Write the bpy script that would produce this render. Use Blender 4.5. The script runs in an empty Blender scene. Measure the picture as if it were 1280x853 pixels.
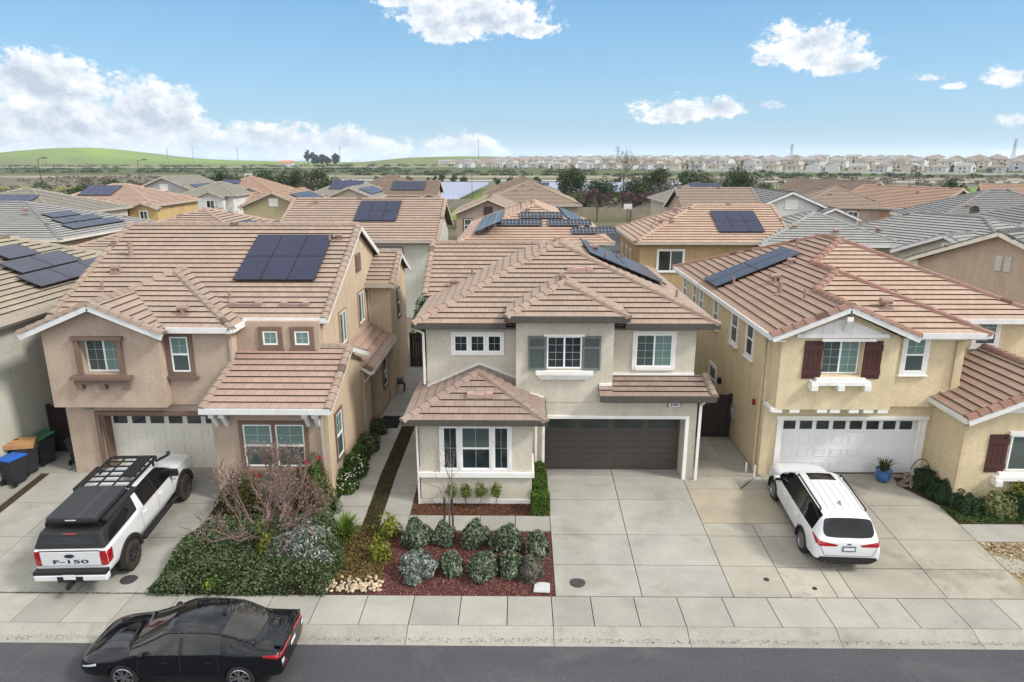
import bpy, bmesh, math, random
import numpy as np
from mathutils import Vector, Matrix, Euler
from mathutils.bvhtree import BVHTree
R = math.radians
sc = bpy.context.scene
COL = sc.collection
rng = random.Random(7)

# ------------------------------------------------------------------ scene tree
ORG = {}
def tag(o, label=None, cat=None, group=None, kind=None):
    if label: o['label'] = label
    if cat: o['category'] = cat
    if group: o['group'] = group
    if kind: o['kind'] = kind
    return o
def thing(name, label, cat, loc=(0, 0, 0), rot=(0, 0, 0), group=None):
    o = bpy.data.objects.new(name, None); COL.objects.link(o)
    o.empty_display_size = .2
    o.location = loc; o.rotation_euler = rot
    ORG[o.name] = Vector(loc)
    return tag(o, label, cat, group)
def kids(o): return [c for c in bpy.data.objects if c.parent == o]
def dup(o, loc=None, rot=None, label=None, scale=None, parent=None, group=None):
    c = o.copy(); COL.objects.link(c)
    if parent: c.parent = parent
    if loc is not None: c.location = loc
    if rot is not None: c.rotation_euler = rot
    if scale is not None: c.scale = scale
    if label: c['label'] = label
    if group: c['group'] = group
    for ch in list(o.children): dup(ch, parent=c)
    return c

class MB:
    def __init__(s, M=None): s.v = []; s.f = []; s.uv = {}; s.M = M; s.mi = {}
    def add(s, pts, faces):
        b = len(s.v)
        for p in pts:
            p = Vector(p)
            s.v.append(s.M @ p if s.M is not None else p)
        for f in faces: s.f.append(tuple(b + i for i in f))
        return s
    def poly(s, pts, uv=None):
        s.add(pts, [tuple(range(len(pts)))])
        if uv: s.uv[len(s.f) - 1] = uv
        return s
    def box(s, x0, x1, y0, y1, z0, z1, taper=1.0):
        if x0 > x1: x0, x1 = x1, x0
        if y0 > y1: y0, y1 = y1, y0
        cx, cy = (x0 + x1) / 2, (y0 + y1) / 2; hx, hy = (x1 - x0) / 2 * taper, (y1 - y0) / 2 * taper
        return s.add([(x0, y0, z0), (x1, y0, z0), (x1, y1, z0), (x0, y1, z0), (cx - hx, cy - hy, z1), (cx + hx, cy - hy, z1), (cx + hx, cy + hy, z1), (cx - hx, cy + hy, z1)],
                     [(3, 2, 1, 0), (4, 5, 6, 7), (0, 1, 5, 4), (1, 2, 6, 5), (2, 3, 7, 6), (3, 0, 4, 7)])
    def beam(s, p0, p1, w, h, up=(0, 0, 1)):
        p0, p1 = Vector(p0), Vector(p1); d = (p1 - p0).normalized(); up = Vector(up)
        if abs(d.dot(up)) > .99: up = Vector((0, 1, 0))
        a = d.cross(up).normalized() * w / 2; b = a.cross(d).normalized() * h / 2
        return s.add([p0 - a - b, p0 + a - b, p0 + a + b, p0 - a + b, p1 - a - b, p1 + a - b, p1 + a + b, p1 - a + b],
                     [(0, 1, 2, 3)[::-1], (4, 5, 6, 7), (0, 4, 5, 1)[::-1], (1, 5, 6, 2)[::-1], (2, 6, 7, 3)[::-1], (3, 7, 4, 0)[::-1]][0:6])
    def cyl(s, p0, p1, r0, r1=None, n=10, caps=True):
        r1 = r0 if r1 is None else r1
        p0, p1 = Vector(p0), Vector(p1); d = (p1 - p0).normalized()
        a = d.orthogonal().normalized(); b = d.cross(a)
        pts = []
        for p, r in ((p0, r0), (p1, r1)):
            for i in range(n):
                t = 2 * math.pi * i / n; pts.append(p + (a * math.cos(t) + b * math.sin(t)) * r)
        fs = [(i, (i + 1) % n, n + (i + 1) % n, n + i) for i in range(n)]
        if caps: fs += [tuple(range(n))[::-1], tuple(range(n, 2 * n))]
        return s.add(pts, fs)
    def lathe(s, prof, n=24, axis='z', c=(0, 0, 0)):
        pts = []; c = Vector(c)
        for r, h in prof:
            for i in range(n):
                t = 2 * math.pi * i / n; q = (r * math.cos(t), r * math.sin(t), h)
                if axis == 'x': q = (q[2], q[0], q[1])
                elif axis == 'y': q = (q[0], q[2], q[1])
                pts.append(c + Vector(q))
        fs = []
        for k in range(len(prof) - 1):
            for i in range(n):
                fs.append((k * n + i, k * n + (i + 1) % n, (k + 1) * n + (i + 1) % n, (k + 1) * n + i))
        return s.add(pts, fs)
    def extr(s, pts2, y0, y1, plane='xz'):
        n = len(pts2)
        def P(q, d): return (q[0], d, q[1]) if plane == 'xz' else ((d, q[0], q[1]) if plane == 'yz' else (q[0], q[1], d))
        return s.add([P(q, y0) for q in pts2] + [P(q, y1) for q in pts2],
                     [tuple(range(n)), tuple(range(n, 2 * n))[::-1]] + [(i, n + i, n + (i + 1) % n, (i + 1) % n) for i in range(n)])
    def mesh(s, name, mat, org, smooth=False, fix=True):
        me = bpy.data.meshes.new(name)
        me.from_pydata([tuple(p - org) for p in s.v], [], s.f)
        mats = mat if isinstance(mat, (list, tuple)) else [mat]
        for m in mats: me.materials.append(m)
        if s.uv:
            ul = me.uv_layers.new(name='UVMap')
            for fi, uv in s.uv.items():
                for li, q in zip(me.polygons[fi].loop_indices, uv): ul.data[li].uv = q
        for fi, k in s.mi.items(): me.polygons[fi].material_index = k
        if fix and not s.uv:
            bm = bmesh.new(); bm.from_mesh(me)
            bmesh.ops.recalc_face_normals(bm, faces=bm.faces[:]); bm.to_mesh(me); bm.free()
        if smooth:
            for p in me.polygons: p.use_smooth = True
        me.update(); return me
    def build(s, name, mat, parent=None, smooth=False, bevel=0, fix=True):
        if not s.f: return None
        org = ORG[parent.name] if parent is not None else Vector((0, 0, 0))
        o = bpy.data.objects.new(name, s.mesh(name, mat, org, smooth, fix)); COL.objects.link(o)
        if parent is not None: o.parent = parent; ORG[o.name] = org
        else: ORG[o.name] = org
        if bevel:
            m = o.modifiers.new('bevel', 'BEVEL'); m.width = bevel; m.segments = 2; m.limit_method = 'ANGLE'
        return o

# ------------------------------------------------------------------ materials
MATS = {}
class NT:
    def __init__(s, m): s.t = m.node_tree; s.n = s.t.nodes; s.l = s.t.links
    def new(s, typ, **kw):
        n = s.n.new(typ)
        for k, v in kw.items(): setattr(n, k, v)
        return n
    def set(s, sock, v):
        if hasattr(v, 'bl_idname') and hasattr(v, 'outputs'): s.l.new(v.outputs[0], sock)
        elif isinstance(v, bpy.types.NodeSocket): s.l.new(v, sock)
        elif v is not None:
            if isinstance(v, (tuple, list)) and len(v) == 3 and sock.type == 'RGBA': v = (*v, 1)
            sock.default_value = v
    def math(s, op, a, b=None, c=None, clamp=False):
        n = s.new('ShaderNodeMath', operation=op, use_clamp=clamp)
        for i, q in enumerate((a, b, c)):
            if q is not None: s.set(n.inputs[i], q)
        return n.outputs[0]
    def mix(s, f, a, b, mode='MIX'):
        n = s.new('ShaderNodeMix', data_type='RGBA', blend_type=mode)
        s.set(n.inputs[0], f); s.set(n.inputs[6], a); s.set(n.inputs[7], b)
        return n.outputs[2]
    def ramp(s, f, stops, interp='LINEAR'):
        n = s.new('ShaderNodeValToRGB'); cr = n.color_ramp; cr.interpolation = interp
        while len(cr.elements) < len(stops): cr.elements.new(.5)
        for e, (p, c) in zip(cr.elements, stops):
            e.position = p; e.color = (*c, 1) if len(c) == 3 else c
        s.set(n.inputs[0], f); return n.outputs[0]
    def noise(s, vec, scale, detail=4, rough=.55, dim='3D', dist=0):
        n = s.new('ShaderNodeTexNoise', noise_dimensions=dim)
        s.set(n.inputs['Vector'], vec); n.inputs['Scale'].default_value = scale
        n.inputs['Detail'].default_value = detail; n.inputs['Roughness'].default_value = rough
        n.inputs['Distortion'].default_value = dist
        return n.outputs[0]
    def maprange(s, v, a, b, c=0., d=1.):
        n = s.new('ShaderNodeMapRange'); s.set(n.inputs[0], v)
        for i, q in enumerate((a, b, c, d)): n.inputs[i + 1].default_value = q
        return n.outputs[0]
def newmat(name):
    m = bpy.data.materials.new(name); m.use_nodes = True
    t = NT(m); b = t.n['Principled BSDF']
    return m, t, b
def scl(c, k): return tuple(min(1, x * k) for x in c)
def pm(name, col, rough=.7, var=.12, vs=1.5, fine=0, bump=0, bs=60, spec=.35, metal=0, coat=0, stain=None, island=0, fs=30, streak=None):
    """general procedural surface: base colour with soft patches, optional fine grain, bump, stains"""
    if name in MATS: return MATS[name]
    m, t, b = newmat(name)
    tc = t.new('ShaderNodeTexCoord').outputs['Object']
    c = t.mix(t.maprange(t.noise(tc, vs, 5, .6), .3, .7), scl(col, 1 - var), scl(col, 1 + var))
    if fine: c = t.mix(fine, c, t.ramp(t.noise(tc, fs, 3, .75), [(.35, scl(col, .5)), (.65, scl(col, 1.45))]))
    if streak:
        mp = t.new('ShaderNodeMapping'); mp.inputs['Scale'].default_value = streak[1]; t.set(mp.inputs[0], tc)
        c = t.mix(t.maprange(t.noise(mp.outputs[0], 1., 5, .65), .45, .75, 0, streak[0]), c, scl(col, streak[2]))
    if stain:
        c = t.mix(t.maprange(t.noise(tc, stain[1], 6, .65, dist=.6), .52, .72, 0, stain[2]), c, stain[0])
    if island:
        g = t.new('ShaderNodeNewGeometry').outputs['Random Per Island']
        c = t.mix(1, c, t.ramp(g, [(0, (1 - island,) * 3), (1, (1 + island,) * 3)]), 'MULTIPLY')
    t.set(b.inputs['Base Color'], c)
    b.inputs['Roughness'].default_value = rough; b.inputs['Metallic'].default_value = metal
    b.inputs['Specular IOR Level'].default_value = spec
    b.inputs['Coat Weight'].default_value = coat; b.inputs['Coat Roughness'].default_value = .03
    if bump:
        bn = t.new('ShaderNodeBump'); bn.inputs['Strength'].default_value = bump; bn.inputs['Distance'].default_value = .02
        t.set(bn.inputs['Height'], t.noise(tc, bs, 4, .65)); t.set(b.inputs['Normal'], bn.outputs[0])
    MATS[name] = m; return m
def stucco(name, col): return pm(name, col, .92, .09, .8, fine=.20, fs=14, bump=.5, bs=22, spec=.12, stain=(scl(col, .66), .6, .50), streak=(.42, (3.0, 3.0, .30), .70))
def tile_mat(name, c1, c2, c3, tw=.33, weather=(.22, .2, .18), wk=.25):
    if name in MATS: return MATS[name]
    m, t, b = newmat(name)
    uv = t.new('ShaderNodeUVMap').outputs[0]
    sp = t.new('ShaderNodeSeparateXYZ'); t.set(sp.inputs[0], uv)
    row = t.math('FLOOR', t.math('DIVIDE', t.math('ADD', sp.outputs[1], .004), .33))
    uu = t.math('ADD', t.math('DIVIDE', sp.outputs[0], tw), t.math('MULTIPLY', t.math('MODULO', row, 2.), .5))
    colid = t.math('FLOOR', uu); fr = t.math('SUBTRACT', uu, colid)
    cb = t.new('ShaderNodeCombineXYZ'); t.set(cb.inputs[0], colid); t.set(cb.inputs[1], row)
    wn = t.new('ShaderNodeTexWhiteNoise', noise_dimensions='2D'); t.set(wn.inputs['Vector'], cb)
    c1, c2, c3 = ((k[0] * .82, k[1] * .835, k[2] * .80) for k in (c1, c2, c3)); c1 = tuple(.4 * p + .6 * q for p, q in zip(c1, c2)); c3 = tuple(.4 * p + .6 * q for p, q in zip(c3, c2))
    c = t.ramp(wn.outputs[0], [(0, c1), (.5, c2), (1, c3)])
    tc = t.new('ShaderNodeTexCoord').outputs['Object']
    c = t.mix(t.maprange(t.noise(tc, .55, 6, .62), .45, .72, 0, wk * 1.6), c, weather)
    c = t.mix(t.maprange(t.noise(tc, 14, 4, .7), .3, .7, 0, .22), c, scl(c2, .6))
    joint = t.math('LESS_THAN', fr, .035)
    c = t.mix(t.math('MULTIPLY', joint, .75), c, scl(c2, .25))
    t.set(b.inputs['Base Color'], c); b.inputs['Roughness'].default_value = .85; b.inputs['Specular IOR Level'].default_value = .25
    bn = t.new('ShaderNodeBump'); bn.inputs['Strength'].default_value = .3; bn.inputs['Distance'].default_value = .02
    t.set(bn.inputs['Height'], t.noise(tc, 45, 3, .7)); t.set(b.inputs['Normal'], bn.outputs[0])
    MATS[name] = m; return m
def leaf_mat(name, c1, c2, c3, rough=.55, trans=.25):
    if name in MATS: return MATS[name]
    m, t, b = newmat(name)
    g = t.new('ShaderNodeNewGeometry').outputs['Random Per Island']
    tc = t.new('ShaderNodeTexCoord').outputs['Object']
    c = t.ramp(t.math('ADD', t.math('MULTIPLY', g, .6), t.math('MULTIPLY', t.noise(tc, 2.2, 3), .4)), [(.22, c1), (.5, c2), (.80, c3)])
    t.set(b.inputs['Base Color'], c); b.inputs['Roughness'].default_value = max(.65, rough); b.inputs['Specular IOR Level'].default_value = .12
    if trans:
        tr = t.new('ShaderNodeBsdfTranslucent'); t.set(tr.inputs[0], c)
        mx = t.new('ShaderNodeMixShader'); mx.inputs[0].default_value = trans
        t.l.new(b.outputs[0], mx.inputs[1]); t.l.new(tr.outputs[0], mx.inputs[2])
        t.l.new(mx.outputs[0], t.n['Material Output'].inputs[0])
    MATS[name] = m; return m

CLR = dict(white=pm('white_trim', (.74, .73, .70), .55, .06, 3, stain=((.5, .48, .44), 1.2, .35)),
           vinyl=pm('window_vinyl', (.80, .81, .80), .4, .03, 3),
           brown_trim=pm('brown_trim', (.165, .108, .082), .7, .12, 2),
           gutter_dark=pm('gutter_dark_brown', (.075, .064, .055), .5, .12, 1.5),
           black=pm('black_plastic', (.012, .012, .013), .5, .2, 6),
           rubber=pm('tyre_rubber', (.016, .016, .016), .85, .2, 9, bump=.3, bs=40),
           steel=pm('galvanised_steel', (.45, .46, .47), .4, .15, 3, metal=.8),
           darkfence=pm('dark_stained_fence_wood', (.022, .015, .013), .75, .3, 4, bump=.3, bs=20))
def glass(name, col, rough=.04, n=.6):
    if name in MATS: return MATS[name]
    m, t, b = newmat(name)
    tc = t.new('ShaderNodeTexCoord').outputs['Object']
    t.set(b.inputs['Base Color'], t.mix(t.maprange(t.noise(tc, 1.3, 3), .35, .65), scl(col, 1 - n * .6), scl(col, 1 + n)))
    b.inputs['Roughness'].default_value = rough; b.inputs['IOR'].default_value = 1.5; b.inputs['Specular IOR Level'].default_value = .45
    MATS[name] = m; return m
def blind_glass(name, col):
    """pane with closed slat blinds behind the glass"""
    if name in MATS: return MATS[name]
    m, t, b = newmat(name)
    sp = t.new('ShaderNodeSeparateXYZ'); t.set(sp.inputs[0], t.new('ShaderNodeTexCoord').outputs['Object'])
    w = t.math('FRACT', t.math('MULTIPLY', sp.outputs[2], 18.))
    t.set(b.inputs['Base Color'], t.mix(t.maprange(w, 0, 1, 0, 1), scl(col, .72), scl(col, 1.15)))
    b.inputs['Roughness'].default_value = .06; b.inputs['Specular IOR Level'].default_value = .8
    MATS[name] = m; return m
GL_DARK = glass('dark_window_glass', (.018, .026, .028))
GL_TEAL = blind_glass('window_glass_pale_blinds', (.15, .235, .215))
GL_MID = blind_glass('window_glass_grey_blinds', (.060, .088, .085))
GL_CAR = glass('car_tinted_glass', (.004, .005, .006), .02, .2)
def solar_mat(name, c=(.013, .016, .040), line=(.06, .066, .10), nu=6, nv=10, lw=.035):
    if name in MATS: return MATS[name]
    m, t, b = newmat(name)
    sp = t.new('ShaderNodeSeparateXYZ'); t.set(sp.inputs[0], t.new('ShaderNodeUVMap').outputs[0])
    fu = t.math('FRACT', t.math('MULTIPLY', sp.outputs[0], nu)); fv = t.math('FRACT', t.math('MULTIPLY', sp.outputs[1], nv))
    ln = t.math('MAXIMUM', t.math('LESS_THAN', fu, lw), t.math('LESS_THAN', fv, lw))
    tc = t.new('ShaderNodeTexCoord').outputs['Object']
    base = t.mix(t.noise(tc, 1.2, 3), scl(c, .7), scl(c, 1.5))
    t.set(b.inputs['Base Color'], t.mix(ln, base, line)); b.inputs['Roughness'].default_value = .25; b.inputs['Specular IOR Level'].default_value = .16
    MATS[name] = m; return m
SOLAR = solar_mat('solar_cells_blue_black')
SOLAR_LINES = solar_mat('solar_cells_with_busbars', (.01, .014, .028), (.40, .42, .45), 6, 2, .05)
SOLAR_PALE = solar_mat('solar_cells_plain', (.030, .031, .048), (.042, .043, .062), 6, 10, .03)

BUTT = pm('tile_butt_shade', (.10, .072, .060), .95, .25, 4, spec=.1)  # weathered tile edge, darkened to carry the shadow line under each course
# ------------------------------------------------------------------ roofs
def clip(poly, v0, v1):
    def half(P, f):
        out = []
        for i in range(len(P)):
            a, b = P[i], P[(i + 1) % len(P)]; fa, fb = f(a), f(b)
            if fa >= 0: out.append(a)
            if (fa >= 0) != (fb >= 0):
                k = fa / (fa - fb); out.append((a[0] + (b[0] - a[0]) * k, a[1] + (b[1] - a[1]) * k))
        return out
    P = half(poly, lambda p: p[1] - v0)
    return half(P, lambda p: v1 - p[1]) if len(P) > 2 else []
REFS = {}
def tile_plane(mb, pts, expo=.33, th=.048, refs=None):
    """one roof slope laid in real overlapping courses; each course is a wedge with an undercut butt edge"""
    P = [Vector(p) for p in pts]
    n = Vector((0, 0, 0))
    for i in range(len(P)): n += P[i].cross(P[(i + 1) % len(P)])
    n.normalize()
    if n.z < 0: n = -n
    u = Vector((0, 0, 1)).cross(n).normalized(); v = n.cross(u)
    o = min(P, key=lambda p: p.dot(v))
    u0 = rng.uniform(0, 50); r0 = rng.randrange(0, 200)
    if refs is not None:
        key = (round(n.x, 2), round(n.y, 2), round(n.z, 2), round(o.dot(n), 1)); ro_, u0, r0 = refs.setdefault(key, (o, u0, r0)); o = ro_
    q = [((p - o).dot(u), (p - o).dot(v)) for p in P]
    vmax = max(b for a, b in q)
    k = math.floor(min(b for a, b in q) / expo + 1e-4)
    W = lambda a, b, h: o + u * a + v * b + n * h
    while k * expo < vmax - .02:
        v0, v1 = k * expo, (k + 1) * expo
        s = clip(q, v0 + 1e-5, v1)
        if len(s) > 2:
            pts3 = [W(a, b, th * (1 - (b - v0) / expo) + .006) for a, b in s]
            nn = (pts3[1] - pts3[0]).cross(pts3[2] - pts3[1])
            if nn.dot(n) < 0: s = s[::-1]; pts3 = pts3[::-1]
            fr = .33 / expo
            mb.poly(pts3, [(a + u0, (b * fr + r0 * .33)) for a, b in s])
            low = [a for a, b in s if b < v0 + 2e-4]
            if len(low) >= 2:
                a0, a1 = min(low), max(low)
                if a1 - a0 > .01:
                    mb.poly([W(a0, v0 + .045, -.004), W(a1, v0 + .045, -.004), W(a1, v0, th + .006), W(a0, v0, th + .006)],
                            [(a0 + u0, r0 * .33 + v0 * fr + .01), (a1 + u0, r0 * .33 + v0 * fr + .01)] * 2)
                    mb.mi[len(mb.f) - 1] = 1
        k += 1
    dn = Vector((0, 0, -.05))
    b = [p + dn for p in P]
    nn = (b[1] - b[0]).cross(b[2] - b[1])
    if nn.z > 0: b = b[::-1]
    mb.poly(b, [(0, 0)] * len(b))
def caps(mb, p0, p1, w=.15, seg=.38, h=.085):
    p0, p1 = Vector(p0), Vector(p1)
    if p1.z < p0.z: p0, p1 = p1, p0
    d = p1 - p0; L = d.length; d.normalize()
    side = d.cross(Vector((0, 0, 1))).normalized(); up = side.cross(d)
    n = max(1, round(L / seg)); sl = L / n
    for i in range(n):
        a = p0 + d * (i * sl - .03); b = p0 + d * ((i + 1) * sl + .04)
        uo = rng.uniform(0, 90); j = rng.uniform(-.006, .006)
        def ring(c, lift, k):
            return [c + side * (x * w * k + j) + up * (z + lift) for x, z in ((-1, -.05), (-.62, h * .72), (0, h), (.62, h * .72), (1, -.05))]
        ra, rb = ring(a, .045, 1.06), ring(b, .012, .94)
        for k in range(4):
            mb.poly([ra[k], ra[k + 1], rb[k + 1], rb[k]], [(uo + .05, uo)] * 4)
        mb.poly(ra[::-1], [(uo + .05, uo)] * 5); mb.poly(rb, [(uo + .05, uo)] * 5)
def roof(parent, name, planes, mat, cap=(), capmat=None, expo=.33, capw=.15):
    mb = MB()
    refs = {}
    for p in planes: tile_plane(mb, p, expo, refs=refs)
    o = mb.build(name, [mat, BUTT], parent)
    if cap:
        for a, b in cap:
            c = MB(); caps(c, a, b, capw); c.build('ridge_capping', capmat or mat, o)
    return o
def edge(parent, segs, mat, name='gutter', w=.12, h=.17, dz=-.06):
    for a, b in segs:
        a = Vector(a) + Vector((0, 0, dz)); b = Vector(b) + Vector((0, 0, dz)); mb = MB(); mb.beam(a, b, w, h); mb.build(name, mat, parent)
def pipe_run(parent, pts, mat, r=.045, name='downspout'):
    mb = MB()
    for a, b in zip(pts[:-1], pts[1:]): mb.beam(a, b, r * 2, r * 1.7)
    return mb.build(name, mat, parent)
def wall_holes(mb, x0, x1, yf, yb, z0, z1, holes):
    xs = sorted({x0, x1, *[h[0] for h in holes], *[h[1] for h in holes]}); zs = sorted({z0, z1, *[h[2] for h in holes], *[h[3] for h in holes]})
    for i in range(len(xs) - 1):
        j = 0
        while j < len(zs) - 1:
            solid = lambda k: not any(h[0] - 1e-6 <= xs[i] and xs[i + 1] <= h[1] + 1e-6 and h[2] - 1e-6 <= zs[k] and zs[k + 1] <= h[3] + 1e-6 for h in holes)
            if not solid(j): j += 1; continue
            k = j
            while k + 1 < len(zs) - 1 and solid(k + 1): k += 1
            mb.box(xs[i], xs[i + 1], yf, yb, zs[j], zs[k + 1]); j = k + 1
FACE = {'front': Matrix(((1, 0, 0), (0, -1, 0), (0, 0, 1))), 'right': Matrix(((0, 1, 0), (1, 0, 0), (0, 0, 1))), 'left': Matrix(((0, -1, 0), (-1, 0, 0), (0, 0, 1))), 'back': Matrix(((-1, 0, 0), (0, 1, 0), (0, 0, 1)))}
def wmat(face, org):
    M = FACE[face].to_4x4(); M.translation = Vector(org); return M
def window(parent, face, org, w, h, split='v', trim=None, tw=.11, tmat=None, panes=(None, None), sill=None, grid=(0, 0), frame=.05, td=.055, head=None, fmat=None, name='window'):
    """org = centre of the opening's lower edge on the wall face; local axes: x along wall, y outward, z up"""
    M = wmat(face, org); f = MB(M); v = fmat or CLR['vinyl']; hw = w / 2
    f.box(-hw, -hw + frame, .004, .045, 0, h); f.box(hw - frame, hw, .004, .045, 0, h)
    f.box(-hw + frame, hw - frame, .004, .045, 0, frame); f.box(-hw + frame, hw - frame, .004, .045, h - frame, h)
    cells = [(-hw + frame, hw - frame, frame, h - frame)]
    if split == 'v':
        f.box(-.03, .03, .006, .05, frame, h - frame); cells = [(-hw + frame, -.03, frame, h - frame), (.03, hw - frame, frame, h - frame)]
    elif split == 'h':
        f.box(-hw + frame, hw - frame, .006, .05, h * .5 - .03, h * .5 + .03); cells = [(-hw + frame, hw - frame, frame, h * .5 - .03), (-hw + frame, hw - frame, h * .5 + .03, h - frame)]
    gx, gz_ = grid
    for ci, (a, b, c, d) in enumerate(cells):
        if split == 'h' and ci == 0 and gz_ < 0: continue
        for i in range(gx): x = a + (b - a) * (i + 1) / (gx + 1); f.box(x - .0028, x + .0028, .012, .030, c, d)
        for i in range(abs(gz_)): z = c + (d - c) * (i + 1) / (abs(gz_) + 1); f.box(a, b, .012, .029, z - .0028, z + .0028)
    o = f.build(name, v, parent)
    for (a, b, c, d), m in zip(cells, panes if len(panes) >= len(cells) else panes * 2):
        p = MB(M); p.box(a, b, .006, .026, c, d); p.build('pane', m or GL_DARK, o)
    if trim:
        t = MB(M); tw_ = tw
        t.box(-hw - tw_, -hw, 0.002, td, -tw_, h + tw_); t.box(hw, hw + tw_, .002, td, -tw_, h + tw_)
        t.box(-hw, hw, .002, td, h, h + tw_); t.box(-hw, hw, .002, td + (.03 if sill is None else 0), -tw_, 0)
        if head: t.box(-hw - tw_ - .08, hw + tw_ + .08, .0, td + .05, h + tw_, h + tw_ + .07)
        t.build('window_trim', tmat or CLR['white'], o)
    if sill:
        s = MB(M); ext, sh, sd = sill
        s.box(-hw - ext, hw + ext, .001, sd, -sh - (tw if trim else 0), -(tw if trim else 0) - .002)
        s.build('sill', tmat or CLR['white'], o)
    return o
def solar(parent, org, ux, vx, nu, nv, wu, wv, mat=None, gap=.02, lift=.14, skip=(), framemat=None):
    """panels on rails above a roof plane; org = lower left corner on the plane"""
    org = Vector(org); ux = Vector(ux).normalized(); vx = Vector(vx).normalized(); n = ux.cross(vx).normalized()
    for i in range(nu):
        for j in range(nv):
            if (i, j) in skip: continue
            a = org + ux * (i * (wu + gap)) + vx * (j * (wv + gap)) + n * lift
            m = MB(); c = [a, a + ux * wu, a + ux * wu + vx * wv, a + vx * wv]
            m.add([p - n * .04 for p in c] + c, [(3, 2, 1, 0), (0, 1, 5, 4), (1, 2, 6, 5), (2, 3, 7, 6), (3, 0, 4, 7)])
            q = .022; ci = [a + ux * q + vx * q, a + ux * (wu - q) + vx * q, a + ux * (wu - q) + vx * (wv - q), a + ux * q + vx * (wv - q)]
            for k in range(4): m.poly([c[k], c[(k + 1) % 4], ci[(k + 1) % 4], ci[k]])
            m.poly([p - n * .002 for p in ci], [(0, 0), (1, 0), (1, 1), (0, 1)])
            m.mi = {k: 1 for k in range(len(m.f) - 1)}
            for k in range(4):   # feet
                p = c[k] + (ux * .25 if k in (0, 3) else ux * -.25) + (vx * .2 if k < 2 else vx * -.2)
                b0 = len(m.f); m.beam(p - n * .04, p - n * (lift + .01), .05, .05)
                for z in range(b0, len(m.f)): m.mi[z] = 1
            m.build('solar_panel', [mat or SOLAR, framemat or CLR['black']], parent)
def vent_pipe(parent, p, h=.3, r=.05, mat=None):
    m = MB(); p = Vector(p); m.cyl(p + Vector((0, 0, -.1)), p + Vector((0, 0, h)), r, n=10); m.cyl(p + Vector((0, 0, -.02)), p + Vector((0, 0, .06)), r * 2.2, r * 1.2, n=10)
    m.build('vent_pipe', mat or VENT, parent, smooth=False)
def vent_cap(parent, p, mat=None, s=1.):
    m = MB(); x, y, z = p
    m.box(x - .22 * s, x + .22 * s, y - .16 * s, y + .2 * s, z - .06, z + .05); m.cyl((x, y, z), (x, y, z + .2 * s), .10 * s, n=12)
    m.cyl((x - .2 * s, y, z + .26 * s), (x + .2 * s, y, z + .26 * s), .12 * s, n=12)
    m.build('roof_vent', mat or VENT, parent)
def tile_vents(parent, p, d=.8, mat=None):
    """pair of low attic vents let into the tiles"""
    m = MB(); x, y, z = p
    for s in (-1, 1): m.box(x + s * d / 2 - .12, x + s * d / 2 + .12, y - .14, y + .14, z - .02, z + .13)
    m.box(x - d / 2 + .12, x + d / 2 - .12, y - .12, y + .12, z - .02, z + .09)
    m.build('attic_vent', mat or VENT, parent)
VENT = pm('painted_vent_metal', (.27, .18, .155), .6, .15, 5)
def garage_door(parent, x0, x1, y, z0, z1, col, cols=4, rows=4, win=0, wmat_=None, name='garage_door', fr=None):
    m = MB(); W = x1 - x0; H = z1 - z0; pw = W / cols; ph = H / rows
    m.box(x0, x1, y, y + .05, z0, z1)
    for r in range(rows):
        zb = z0 + r * ph
        if r: m.box(x0, x1, y - .006, y, zb + .004, zb + ph - .006)
        else: m.box(x0, x1, y - .006, y, zb, zb + ph - .006)
        for c in range(cols):
            if win and r == rows - 1: continue
            a = x0 + c * pw + .1; b = a + pw - .2; c0, c1 = zb + .11, zb + ph - .11
            for q in ((a, b, c0, c0 + .022), (a, b, c1 - .022, c1), (a, a + .022, c0 + .022, c1 - .022), (b - .022, b, c0 + .022, c1 - .022)):
                m.box(q[0], q[1], y - .02, y - .006, q[2], q[3])
            m.box(a + .05, b - .05, y - .014, y - .006, c0 + .05, c1 - .05)
    o = m.build(name, col, parent)
    if win:
        pw2 = W / win; zt = z0 + (rows - 1) * ph
        for c in range(win):
            a = x0 + c * pw2 + pw2 * .13; b = a + pw2 * .74
            p = MB(); p.box(a, b, y - .016, y - .004, zt + ph * .22, zt + ph * .82); p.build('pane', wmat_ or GL_DARK, o)
    return o
# ------------------------------------------------------------------ camera, light, sky
H = 11.17
cam = bpy.data.cameras.new('camera'); cam.sensor_width = 36; cam.lens = 36 * 853 / 1280; cam.clip_start = .1; cam.clip_end = 20000
co = bpy.data.objects.new('camera', cam); COL.objects.link(co)
co.location = (0, 0, H); co.rotation_euler = (R(90 - 15.0), 0, R(.6)); sc.camera = co
SUN_AZ, SUN_EL = 110., 41.
sd = Vector((math.sin(R(SUN_AZ)) * math.cos(R(SUN_EL)), math.cos(R(SUN_AZ)) * math.cos(R(SUN_EL)), math.sin(R(SUN_EL))))
sl = bpy.data.lights.new('sun', 'SUN'); sl.energy = 2.15; sl.angle = R(10); sl.color = (1, .955, .885)
so = bpy.data.objects.new('sun', sl); COL.objects.link(so); so.rotation_euler = sd.to_track_quat('Z', 'Y').to_euler()
w = bpy.data.worlds.new('World'); sc.world = w; w.use_nodes = True
t = NT(w); bg = t.n['Background']
sky = t.new('ShaderNodeTexSky', sky_type='NISHITA'); sky.sun_disc = False
sky.sun_elevation = R(SUN_EL); sky.sun_rotation = R(SUN_AZ); sky.air_density = 1.0; sky.dust_density = .6; sky.ozone_density = 1.6
dirn = t.new('ShaderNodeTexCoord').outputs['Generated']
sp = t.new('ShaderNodeSeparateXYZ'); t.set(sp.inputs[0], dirn)
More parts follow.
